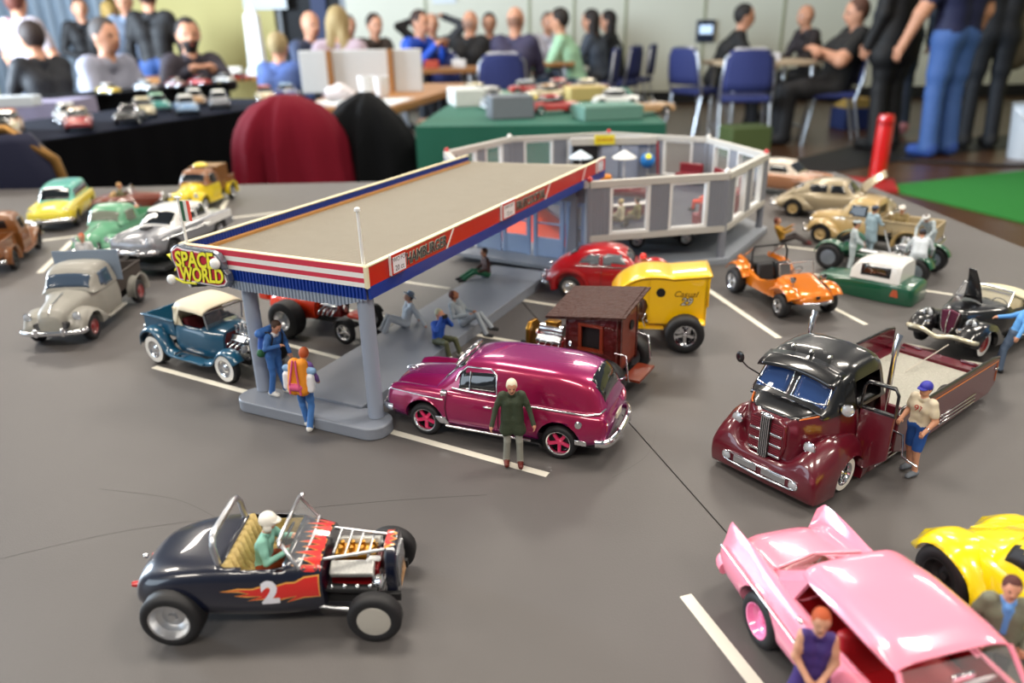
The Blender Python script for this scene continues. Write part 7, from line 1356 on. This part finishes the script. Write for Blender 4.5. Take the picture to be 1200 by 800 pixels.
def chair(name, label, x, y, rz, m=BLUF, group=None, fr=None):
    c = thing(name, label, 'chair', (x, y, 0), rz, group=group); fr = fr or mat('chair_steel', (.5, .52, .56), .34, 1.)
    M().box((0, 0, .45), (.42, .43, .06)).make('seat', m, c, bevel=.025, seg=3)
    rows = [[(-.20-.10*(z-.5)-.03*math.cos(math.pi*(t-.5)), .21*(2*t-1)*(1-.25*max(0, (z-.72)/.14)**2), z) for t in [k/8 for k in range(9)]] for z in (.52, .6, .7, .78, .84, .86)]
    M().rings(rows).make('backrest', m, c, sharp=60, thick=.04)
    for s in (1, -1):
        M().tube([(.24, s*.22, 0), (.17, s*.21, .42)], .012, 8).make('leg', fr, c); M().tube([(-.26, s*.22, 0), (-.17, s*.215, .42)], .012, 8).make('leg', fr, c)
    M().tube([(-.17, -.225, .40), (-.22, -.225, .60), (-.24, -.20, .80), (-.25, -.12, .87), (-.25, .12, .87), (-.24, .20, .80), (-.22, .225, .60), (-.17, .225, .40)], .013, 8).make('back_frame', fr, c, sharp=70)
    return c
# wall fittings
tag(M().box((-3.45, 11.98, 1.62), (.62, .02, .42)).make('wall_poster', Mt('paper_white', '#dfe6ea')), 'white paper sheet pinned on the ochre wall near the door', 'poster')
tag(M().box((-.87, 11.985, 1.56), (.34, .02, .24)).make('wall_notice', Mt('paper_white', '#dfe6ea')), 'small white notice on the pale wall', 'notice')
sc_ = thing('wall_screen', 'small blue screen mounted on the pale wall', 'screen', (2.92, 11.96, 1.0)); M().box((0, 0, 0), (.26, .05, .30)).make('housing', Mt('screen_housing', '#1c2a44'), sc_, bevel=.01); M().box((0, -.028, .02), (.19, .006, .12)).make('display', mat('screen_glow', (.55, .72, .95), .3, emit=.8), sc_)
# tables
T70 = 70.5; ux, uy = math.cos(R(T70)), math.sin(R(T70))
cloth_table('display_stand', 'long black draped table with model cars along the left', -1.5+ux*.42-.94*.34, 2.45+uy*.42+.33*.34, T70, 2.45, .66, BLKC)
bt = bpy.data.objects['display_stand']; M().box((0, 0, .7535), (2.41, .64, .003)).make('table_runner', NVC, bt, sharp=0)
cloth_table('black_table', 'black draped table in front of the seated men', -2.41, 5.14, 64, 1.35, .34, BLKC)
cloth_table('lavender_table', 'table under a lavender cloth at the far left', -2.98, 4.36, 4, 1.25, .40, LAV)
cloth_table('green_table', 'green draped table of boxed models behind the diner', .17, 3.56, -4, .86, 1.75, GRC)
wt = table('wooden_table', 'wooden folding table carrying white display panels', -.66, 4.50, 80, 1.75, .56)
tag(M().box((-.735, 3.92, .7425), (.46, .40, .004), rot=(0, 0, -10)).make('paper_sheet', Mt('sheet_white', '#cfd4d8')), 'large white paper sheet on the wooden table', 'paper')
db = thing('display_box', 'white three panel display board with brown posts on the table', 'display board', (-.83, 4.62, .7405), -3)
for x, w_ in ((-.27, .16), (.0, .32), (.27, .16)): M().box((x, 0, .115), (w_, .03, .23)).make('panel', Mt('panel_white', '#c4c6c6'), db, bevel=.004)
for x in (-.175, .175): M().box((x, -.01, .115), (.028, .05, .23)).make('post', WOODT, db)
for x, y, h_, l_ in ((-.62, 4.10, .11, 'white paper cup on the sheet before the display board'), (-.56, 4.22, .10, 'white paper cup at the corner of the wooden table')):
    c = thing('paper_cup', l_, 'cup', (x-.10, y, .7452)); M().lathe([(.001, 0), (.03, 0), (.042, h_), (.038, h_), (.028, .006), (.001, .006)], axis='z', n=18, closed=False).make('cup', Mt('cup_white', '#dcdcdc'), c)
soft('crumpled_tissue', None, [('c', (-.88, 4.0, .78), (-.82, 3.98, .79), .035, .03, 0), ('c', (-.84, 4.03, .80), (-.79, 4.03, .77), .03, .025, 0)], [Mt('tissue', '#d4ccce')], .012, .02); tag(bpy.data.objects['crumpled_tissue'], 'crumpled pinkish tissue on the white paper sheet', 'tissue')
for i, (x, y) in enumerate(((-.56, 5.6), (-.36, 5.5), (-.16, 5.5))): tag(M().box((x, y, .24), (.15, .2, .48)).make('timber_block', mat('timber', hx('#8a6a54'), .5, var=.2)), ['left timber block under the wooden table', 'middle timber block under the wooden table', 'right timber block under the wooden table'][i], 'block')
table('round_side_table', 'far wooden table with red and white things left of the door', -2.6, 7.1, 8, 1.3, .6)
table('meeting_table', 'far wooden table before the man in the blue shirt', -.88, 7.75, 5, 1.25, .7); table('meeting_table', 'far wooden table amid the central seated group', .22, 8.8, 0, 1.0, .7); table('meeting_table', 'far pale table between the two men in black at the right', 2.52, 7.95, 4, .95, .8, top=mat('table_pale', hx('#b8a488'), .4))
ob = thing('model_monument', 'tall white pointed monument standing on a far table', 'model', (-2.14, 6.98, .7402)); M().box((0, 0, .03), (.16, .16, .06)).make('plinth', Mt('monument_white', '#dfe4e6'), ob); M().box((0, 0, .27), (.125, .125, .42), top=(.85, .85)).make('shaft', MATS['monument_white'], ob); M().box((0, 0, .52), (.106, .106, .10), top=(.1, .1)).make('tip', MATS['monument_white'], ob)
for x, y, c_, l_ in ((-2.75, 6.95, '#a83020', 'red box beside the white monument'), (-2.36, 6.98, '#d8d4cc', 'white box left of the monument'), (-.7, 7.6, '#a8402c', 'red tray on the table before the blue shirt'), (-.45, 7.7, '#d8d8d8', 'white cup on the table before the blue shirt'), (2.55, 7.75, '#d8d8dc', 'white mug on the pale table at right'), (2.3, 7.85, '#b89a70', 'tan box on the pale table at right')):
    b = thing('small_box', l_, 'box', (x, y, .7402)); M().box((0, 0, .035), (.13, .10, .07)).make('carton', Mt('box_'+c_[1:], c_), b, bevel=.006); M().box((0, 0, .072), (.125, .04, .003)).make('lid_flap', Mt('box_'+c_[1:], c_), b)
# chairs
chair('banquet_chair', 'navy chair with brown frame at the left behind the board', -1.255, 1.99, 95, mat('navy_upholstery', hx('#0d1230'), .8), fr=mat('bronze_frame', hx('#7a5a30'), .35, .8))
chair('banquet_chair', 'blue chair with its back turned in the central group', -.06, 7.45, 95)
chair('banquet_chair', 'empty blue chair facing the pale table at the right', 2.16, 7.25, 80); chair('banquet_chair', 'chair of the man leaning back in black at the right', 3.05, 7.45, 165); chair('banquet_chair', 'chair left of the empty blue chair at the right', 1.98, 8.2, 30)
for i, (x, y, a) in enumerate(((.95, 8.72, 165), (1.30, 9.5, 150), (1.62, 10.25, 160), (-.55, 8.7, 60), (-1.12, 8.72, -35))): chair('banquet_chair', ['blue chair under the man in the pale green shirt', 'blue chair under the woman in the grey coat', 'blue chair under the dark haired person beside the grey coat', 'chair under the man in the black jacket', 'chair under the man in the blue shirt'][i], x, y, a)
# jackets over chairs
def jacket(name, label, x, y, rz, m, w_=.24, h0=.30, h1=.90, slope=0.):
    rows = []
    for i in range(15):
        t = i/14; z = h0+(h1-h0)*t; a = w_*(1.42-.42*t) if t < .6 else w_*1.168*math.sqrt(max(0.02, 1-((t-.6)/.40)**2*.95)); b_ = .10 if t < .75 else .10*math.sqrt(max(.05, 1-((t-.75)/.25)**2*.9))
        row = []
        for k in range(48):
            th = 2*math.pi*k/48; f = 1+(.55*(1-t)+.10)*math.sin(th*11+1.2*math.sin(3*t))*(.6+.4*math.sin(th*3+1)); row.append((a*math.cos(th)*(1+.04*math.sin(th*5)), b_*math.sin(th)*f*1.15, z-slope*max(0, a*math.cos(th))))
        rows.append(row)
    o = M().rings(rows, closed=True).make(name, m, None, sharp=80); o.location = (x, y, 0); o.rotation_euler = (0, 0, R(rz)); return tag(o, label, 'jacket')
chair('banquet_chair', 'chair hidden under the red jacket', -.80, 3.12, 95).scale = (.9, .9, .88); jacket('red_jacket', 'dark red jacket draped over a chair back', -.80, 2.86, 5, mat('red_fabric', hx('#6c0c20'), .85, var=.15, scale=5, spec=.2), .185, .30, .855)
jacket('black_jacket', 'black jacket hanging beside the red jacket', -.515, 2.98, -4, mat('black_fabric', hx('#0b0d10'), .85, var=.2, scale=6, spec=.15), .17, .30, .85, slope=.55)
# things on the floor at the right
GCP = mat('green_carpet', hx('#1d7a2c'), .9, var=.15, scale=40); M().prism([(2.55, 5.25), (3.9, 5.75), (4.6, 4.6), (3.0, 3.7)], .001, .008, 'z').make('floor_mat', GCP, None, sharp=0); tag(bpy.data.objects['floor_mat'], 'bright green carpet square on the brown floor', 'carpet')
M().prism([(2.25, 5.15), (2.6, 5.05), (2.75, 5.45), (2.45, 5.6)], .001, .02, 'z').make('red_mat', mat('red_mat_fabric', hx('#a01818'), .7), None, sharp=0); tag(bpy.data.objects['red_mat'], 'red base mat under the red post', 'mat')
bo = thing('red_post', 'upright red post standing on the floor by the green carpet', 'post', (2.62, 5.42, .02)); M().lathe([(.001, 0), (.055, 0), (.055, .42), (.048, .45), (.001, .455)], axis='z', n=20, closed=False).make('post_body', paint('post_red', '#d01414'), bo); M().lathe([(.058, .38), (.058, .41), (.054, .41), (.054, .38)], axis='z', n=20).make('post_ring', paint('post_red2', '#a81010'), bo)
M().prism([(2.0, 6.1), (3.2, 7.2), (5.6, 7.9), (5.6, 7.3), (3.6, 6.55), (2.5, 5.85)], .001, .006, 'z').make('cable_mat', mat('black_mat', hx('#0c0a0a'), .5), None, sharp=0); tag(bpy.data.objects['cable_mat'], 'black cable mat stretched across the brown floor', 'mat')
trim(None, [(3.2, 6.3, .012), (3.8, 5.95, .012), (4.6, 5.9, .012), (5.5, 5.7, .012)], .012, RUB, 'power_cable'); tag(bpy.data.objects['power_cable'], 'black power cable lying near the white bucket', 'cable')
bu = thing('white_bucket', 'white plastic bucket standing at the right edge', 'bucket', (4.28, 6.35, 0)); M().lathe([(.001, .0), (.14, 0), (.175, .42), (.185, .43), (.165, .43), (.13, .02), (.001, .02)], axis='z', n=24, closed=False).make('bucket_body', Mt('bucket_white', '#c4ccd4', rough=.4), bu); trim(bu, [(-.18, 0, .40), (-.12, -.17, .26), (.12, -.17, .26), (.18, 0, .40)], .006, ALU, 'handle')
for n_, l_, x, y, d_, c_ in (('green_crate', 'olive green crate beside the empty blue chair', 2.05, 6.75, (.36, .3, .26), '#46562c'), ('blue_carton', 'dark blue carton on the floor behind the man in black', 3.72, 8.5, (.32, .3, .22), '#1c2c5c'), ('yellow_carton', 'yellow carton stacked on the dark blue carton', 3.72, 8.5, (.28, .26, .1), '#b0904a')):
    z0 = .22 if 'yellow' in n_ else 0
    b = thing(n_, l_, 'box', (x, y, z0+.0005), 8); M().box((0, 0, d_[2]/2), d_).make('carton', Mt(n_+'_m', c_), b, bevel=.01); M().box((0, 0, d_[2]), (d_[0]*.96, d_[1]*.5, .006)).make('lid_flap', Mt(n_+'_m', c_), b)
# small model cars on the tables behind
def tiny(label, kind, x, y, rz, m, m2=None, z=.7555, sc=S, group=None):
    c = thing('model_car', label, 'model car', (x, y, z), rz, sc, group); m2 = m2 or m
    K = [(2.2, [(0, .6), (.4, .6), (.66, .55), (.72, .42)]), (2.0, [(0, .85), (.5, .84), (.76, .72), (.8, .35)]), (.9, [(0, .98), (.5, .97), (.8, .85), (.86, .32)]), (-1.2, [(0, .98), (.5, .97), (.8, .85), (.86, .32)]), (-2.0, [(0, .9), (.5, .88), (.76, .76), (.8, .36)]), (-2.2, [(0, .65), (.4, .64), (.66, .58), (.72, .44)])]
    loft(c, 'body', m, K, n=3, sub=2, arches=((1.35, .34, .42), (-1.35, .34, .42)), sharp=60)
    if kind != 'open':
        x0, x1 = (-1.5, .95) if kind == 'sedan' else (-.5, .95)
        K = [(x1, [(0, .98), (.5, .97), (.7, .95)]), (x1-.45, [(0, 1.45), (.46, 1.42), (.7, .95)]), ((x0+x1)/2, [(0, 1.55), (.5, 1.52), (.72, .95)]), (x0+.4, [(0, 1.45), (.46, 1.42), (.7, .95)]), (x0, [(0, .98), (.5, .97), (.7, .95)])]
        loft(c, 'cabin', m2, K, n=4, sub=3, bottom=False, sharp=60, panels=[('window', SMK, lambda x_, y_, z_: 1.02 < z_ < 1.38)])
    else: seat(c, -.4, 1.1, DRK, .95, .4); trim(c, [(.5, -.6, .95), (.3, -.55, 1.3), (.3, .55, 1.3), (.5, .6, .95)], .03, CHR, 'windscreen_frame')
    M().box((2.15, 0, .5), (.1, 1.5, .14)).make('bumper', CHR, c, bevel=.03)
    for s in (1, -1): lamp(c, (2.08, s*.58, .72), .12)
    four(c, 1.35, -1.35, .74, .74, .34, .34, .2, .2, style='cap', rimmat=CHR, rimR=.2); return c
tc = [('white', '#d4d4d0'), ('cream', '#cfc4a0'), ('silver', '#9aa0a8'), ('pale blue', '#7aa0c8'), ('teal', '#3a8c84'), ('orange', '#c86a20'), ('red', '#a81c1c'), ('dark blue', '#1c2c6c'), ('grey', '#6c7078'), ('tan', '#a8845a'), ('maroon', '#5c1420'), ('black', '#101012'), ('mint', '#86b89c'), ('yellow', '#d0b42c')]
cm = {n_: paint('tiny_'+n_.replace(' ', '_'), h_) for n_, h_ in tc}
def on_edge(d, a): return (-1.5+ux*d-.94*a, 2.45+uy*d+.33*a)
for d, a, kind, n1, n2, rz, l_ in ((-.30, .18, 'open', 'orange', None, -20, 'orange open model car at the near end of the black table'), (.05, .16, 'open', 'cream', None, -30, 'cream open model car behind the navy chair'), (.28, .34, 'sedan', 'tan', 'orange', -20, 'tan and orange model car on the black table'), (.42, .14, 'sedan', 'red', 'tan', -25, 'red model car with tan roof on the black table'), (.62, .36, 'sedan', 'white', None, -15, 'plain white model car on the black table'), (.70, .12, 'open', 'black', None, -35, 'black open model car on the black table'),
        (.95, .24, 'sedan', 'cream', None, -25, 'plain cream model car on the black table'), (1.12, .14, 'sedan', 'pale blue', 'white', -25, 'pale blue model car with white roof on the black table'), (1.22, .36, 'sedan', 'teal', 'mint', -20, 'teal model car with mint roof on the black table'), (1.45, .18, 'sedan', 'grey', 'white', -30, 'grey model car with white roof on the black table'), (1.55, .38, 'sedan', 'tan', 'white', -25, 'tan model car with white roof on the black table'), (1.85, .16, 'sedan', 'cream', 'red', -30, 'cream model car with red roof on the black table'), (2.08, .16, 'sedan', 'dark blue', 'pale blue', -25, 'dark blue model car with pale roof on the black table')):
    x, y = on_edge(d*.78, a); tiny(l_, kind, x, y, rz-40, cm[n1], cm[n2] if n2 else None, sc=S*1.25)
for i, (x, y, n1, n2) in enumerate(((-2.36, 4.75, 'yellow', 'white'), (-2.25, 5.0, 'silver', None), (-2.16, 5.25, 'maroon', None), (-2.08, 5.45, 'red', 'maroon'), (-2.0, 5.7, 'white', 'silver'), (-1.96, 5.95, 'red', 'white'))): tiny(['yellow model car with white roof before the man in the sweater', 'silver model car before the man in the sweater', 'maroon model car on the rear black table', 'red model car with maroon roof on the rear black table', 'white model car with silver roof on the rear black table', 'red model car with white roof on the rear black table'][i], 'sedan', x, y, -35, cm[n1], cm[n2] if n2 else None, z=.7513)
for x, y, c_, l_, d_ in ((-2.85, 3.75, '#b8b0c4', 'pale grey carton on the lavender cloth', (.14, .1, .09)), (-2.45, 3.98, '#cfd8e0', 'flat white carton on the lavender cloth', (.2, .12, .05))):
    b = thing('small_box', l_, 'box', (x, y, .7512), 10); M().box((0, 0, d_[2]/2), d_).make('carton', Mt('box_'+c_[1:], c_), b, bevel=.005); M().box((0, 0, d_[2]), (d_[0]*.95, d_[1]*.4, .003)).make('lid_flap', Mt('box_'+c_[1:], c_), b)
for i, (x, y, kind, n1, n2, rz) in enumerate(((-.20, 3.55, 'sedan', 'white', 'cream', 20), (-.12, 3.25, 'sedan', 'mint', 'white', 10), (.02, 3.05, 'open', 'yellow', None, -20), (-.12, 2.95, 'sedan', 'silver', 'black', -80), (.12, 2.72, 'sedan', 'red', None, 15), (.05, 3.7, 'sedan', 'red', 'silver', 10), (.22, 3.75, 'sedan', 'maroon', 'red', 12), (.36, 3.7, 'sedan', 'maroon', 'cream', 5), (.14, 3.35, 'sedan', 'cream', 'tan', 15), (.40, 2.95, 'sedan', 'white', None, -10), (.46, 2.6, 'open', 'tan', None, 10))):
    tiny(['white model car with cream roof on the green table', 'mint model car with white roof on the green table', 'yellow open model car on the green table', 'silver model car with black roof on the green table', 'all red model car at the front of the green table', 'red model car with silver roof on the green table', 'maroon model car with red roof on the green table', 'maroon model car with cream roof on the green table', 'cream model car with tan roof on the green table', 'all white model car on the green table', 'tan open model car at the right of the green table'][i], kind, x+.06, y+.35, rz, cm[n1], cm[n2] if n2 else None, z=.7513, sc=S*1.15)
for x, y, d_, c_, l_ in ((-.24, 3.2, (.14, .24, .07), '#c8ccc8', 'pale kit box on the left of the green table'), (.30, 3.30, (.18, .13, .06), '#b8a468', 'tan kit box on the green table'), (.30, 2.50, (.22, .16, .05), '#5c8478', 'grey green kit box at the front of the green table'), (-.05, 2.60, (.16, .12, .08), '#6a7078', 'grey kit box at the left front of the green table')):
    b = thing('kit_box', l_, 'box', (x+.06, y+.35, .7512), 12); M().box((0, 0, d_[2]/2), d_).make('carton', Mt('kit_'+c_[1:], c_), b, bevel=.004); M().box((0, 0, d_[2]), (d_[0]*.9, d_[1]*.9, .002)).make('lid_print', Mt('kitlid_'+c_[1:], c_, var=.6, scale=25), b)
# ---------------------------------------------------------------- people in the hall
def who(label, x, y, rz, P, top, bottom='#23262e', hair='#2a1c14', pose=None, **k):
    c = dict(top=Mt('cloth_'+top[1:], top, var=.12, scale=14), bottom=Mt('cloth_'+bottom[1:], bottom, var=.12, scale=14), hair=Mt('hair_'+hair[1:], hair), shoe=Mt(k.pop('shoe_name', 'dark_shoe'), k.pop('shoe', '#18181a')))
    return person('person', label, 'person', P, c, (x, y, 0), rz, k.pop('sc', 1.), vox=k.pop('vox', .02), **k)
SIT = lambda **k: sit(.45, lean=k.pop('lean', .12), **k)
p = who('person in a white shirt with red lanyard standing with back turned', -4.4, 7.5, 80, stand(ell=(.05, .28, 1.1), elr=(.05, -.28, 1.1)), '#b4aab0', '#3c4656', '#5a2a1c', sleeve='short', girth=1.1, sc=.84); trim(p, [(-.09, .06, 1.48), (-.15, .0, 1.36), (-.14, -.01, 1.2)], .012, REDL, 'lanyard')
who('person in a black shirt and cap standing at the far left', -4.6, 9.0, -60, stand(elr=(.05, -.28, 1.12), har=(.22, -.1, 1.05)), '#0c0c10', '#2c2420', '#141414', sc=.84)
who('person in a dark jacket seated with back turned at the left', -3.3, 5.85, 150, SIT(), '#16181e', '#20242c', '#2a1c16', sc=.88); who('person in a grey knitted sweater seated behind the black table', -2.80, 5.55, -22, SIT(lean=.12), '#8e90a0', '#3a4456', '#3c3634', girth=1.14, sc=.88)
who('person in a blue grey shirt standing behind the seated men', -3.78, 8.3, -80, stand(), '#7c8ca4', '#2c3c5c', '#a8a4a0', sc=.86); who('person in a black sweater and jeans standing with back turned', -3.36, 7.85, 100, stand(ell=(.05, .28, 1.12), elr=(.02, -.28, 1.1)), '#0a0a0e', '#24447c', '#3a2018', girth=1.08, sc=.87); person('person', 'person with long blonde hair standing behind the others', 'person', stand(), dict(top=Mt('cloth_3c5474', '#3c5474'), bottom=Mt('cloth_2a3240', '#2a3240'), hair=Mt('blonde_long', '#a88a4c')), (-4.72, 9.9, 0), 60, .84, vox=.022, hair='long')
who('bearded person in dark clothes seated behind the black table', -2.40, 6.15, -60, SIT(lean=.14, ell=(.3, .26, .82), elr=(.3, -.26, .82), hal=(.5, .1, .95), har=(.5, -.08, .95)), '#2c2630', '#1c1c22', '#1c1412', beard=True, sc=.88)
def seated(label, x, y, rz, top, bottom, hr, hair='short', **k):
    return person('person', label, 'person', k.pop('P', SIT()), dict(top=Mt('cloth_'+top[1:], top, var=.12, scale=14), bottom=Mt('cloth_'+bottom[1:], bottom), hair=Mt('hair_'+hr[1:], hr)), (x, y, 0), rz, k.pop('sc', .94), vox=.022, hair=hair, **k)
seated('person with curly blond hair seated with back turned', -1.40, 6.72, 85, '#b8a4b0', '#3c4454', '#9a8458', 'long'); seated('reddish bald person in blue seated near the door', -1.98, 8.0, -40, '#34405c', '#20242c', '#8a4a30', 'bald'); seated('person with grey hair in a dark top left of the wooden table', -1.95, 10.0, -60, '#2c3038', '#20242c', '#787470'); seated('dark haired person in brown left of the blue shirt', -1.58, 9.5, -50, '#3c3028', '#20242c', '#2c1c14'); seated('small child with fair hair at the far table', -1.85, 6.45, 80, '#4c64a0', '#2c3c6c', '#a08c64', sc=.8)
seated('person in a bright blue shirt leaning on the table', -1.06, 8.55, -35, '#1c4cb8', '#20242c', '#2c1810', P=SIT(lean=.22, hal=(.5, .08, .98), har=(.5, -.08, .98))); seated('person with both arms raised behind the head', -.87, 9.75, -90, '#18181c', '#20242c', '#c09080', 'bald', P=SIT(lean=0, ell=(.05, .42, 1.2), elr=(.05, -.42, 1.2), hal=(-.06, .16, 1.3), har=(-.06, -.16, 1.3)))
seated('person in a black jacket turned sideways in the centre', -.45, 8.85, 60, '#0e0e12', '#16181e', '#b08a78', 'bald', girth=1.15); seated('person in a dark cap at the back of the group', -.2, 10.4, -90, '#14161c', '#20242c', '#0e0e10'); seated('bald person in a purple grey shirt seated with back turned', .05, 7.75, 70, '#34304c', '#20242c', '#8a6450', 'bald', girth=1.12); seated('person in a white shirt seated behind the pale green shirt', .53, 10.8, -80, '#c4c0c8', '#3c4454', '#6a5a50'); seated('person in a pale green shirt leaning over the table', .78, 8.72, 165, '#9ac4a0', '#24405c', '#1c1410', P=SIT(lean=.2))
seated('person in a grey coat with long dark hair seated at right', 1.12, 9.55, 155, '#3c4450', '#181a20', '#1c1412', 'long'); seated('dark haired person in black behind the grey coat', 1.42, 10.3, 160, '#0e1014', '#181a20', '#181010', 'long'); seated('person in a black t-shirt writing at the pale table', 2.26, 8.75, -10, '#0a0a0c', '#20242c', '#141010', sleeve='short', P=SIT(lean=.26), girth=1.06)
seated('large person in black leaning back with folded arms', 3.05, 7.45, 175, '#0a0a0c', '#0e0e12', '#5a3a2c', sleeve='short', girth=1.3, P=sit(.45, lean=-.16, hal=(.20, -.10, .90), har=(.22, .10, .86), ell=(.06, .32, .80), elr=(.06, -.32, .80))); seated('person beside the large one in black at the right', 3.6, 9.5, 190, '#2c2428', '#20242c', '#a06a5a', 'bald')
who('person in a black suit standing at the right', 3.36, 7.0, 120, stand(), '#08080b', '#08080b', '#1c1410', girth=1.12, coat=.3); who('person in a navy polo shirt and blue jeans standing at the right', 3.62, 6.55, 110, stand(ell=(.06, .34, 1.12), hal=(.14, .40, .88)), '#10163c', '#3a5c98', '#2a1c14', sleeve='short', girth=1.15, shoe='#2c4c94', shoe_name='blue_shoe'); p = who('person in dark trousers with a khaki jacket over the arm', 4.22, 7.0, 80, stand(elr=(.12, -.28, 1.15), har=(.3, -.2, 1.1)), '#14161c', '#12161e', '#2a1c14'); soft('draped_jacket', p, [('c', (.2, -.24, 1.10), (.2, -.26, .75), .09, .11, 0), ('c', (.1, -.30, 1.12), (.1, -.34, .8), .08, .1, 0)], [Mt('khaki_jacket', '#6c6450')], .025, .04)
who('person with a pink shoe walking behind the black suit', 3.95, 8.1, 70, stand(anl=(.18, .1, .09), anr=(-.2, -.1, .1)), '#1c2430', '#1c2c44', '#3a2418', shoe='#c08088', shoe_name='pink_shoe')
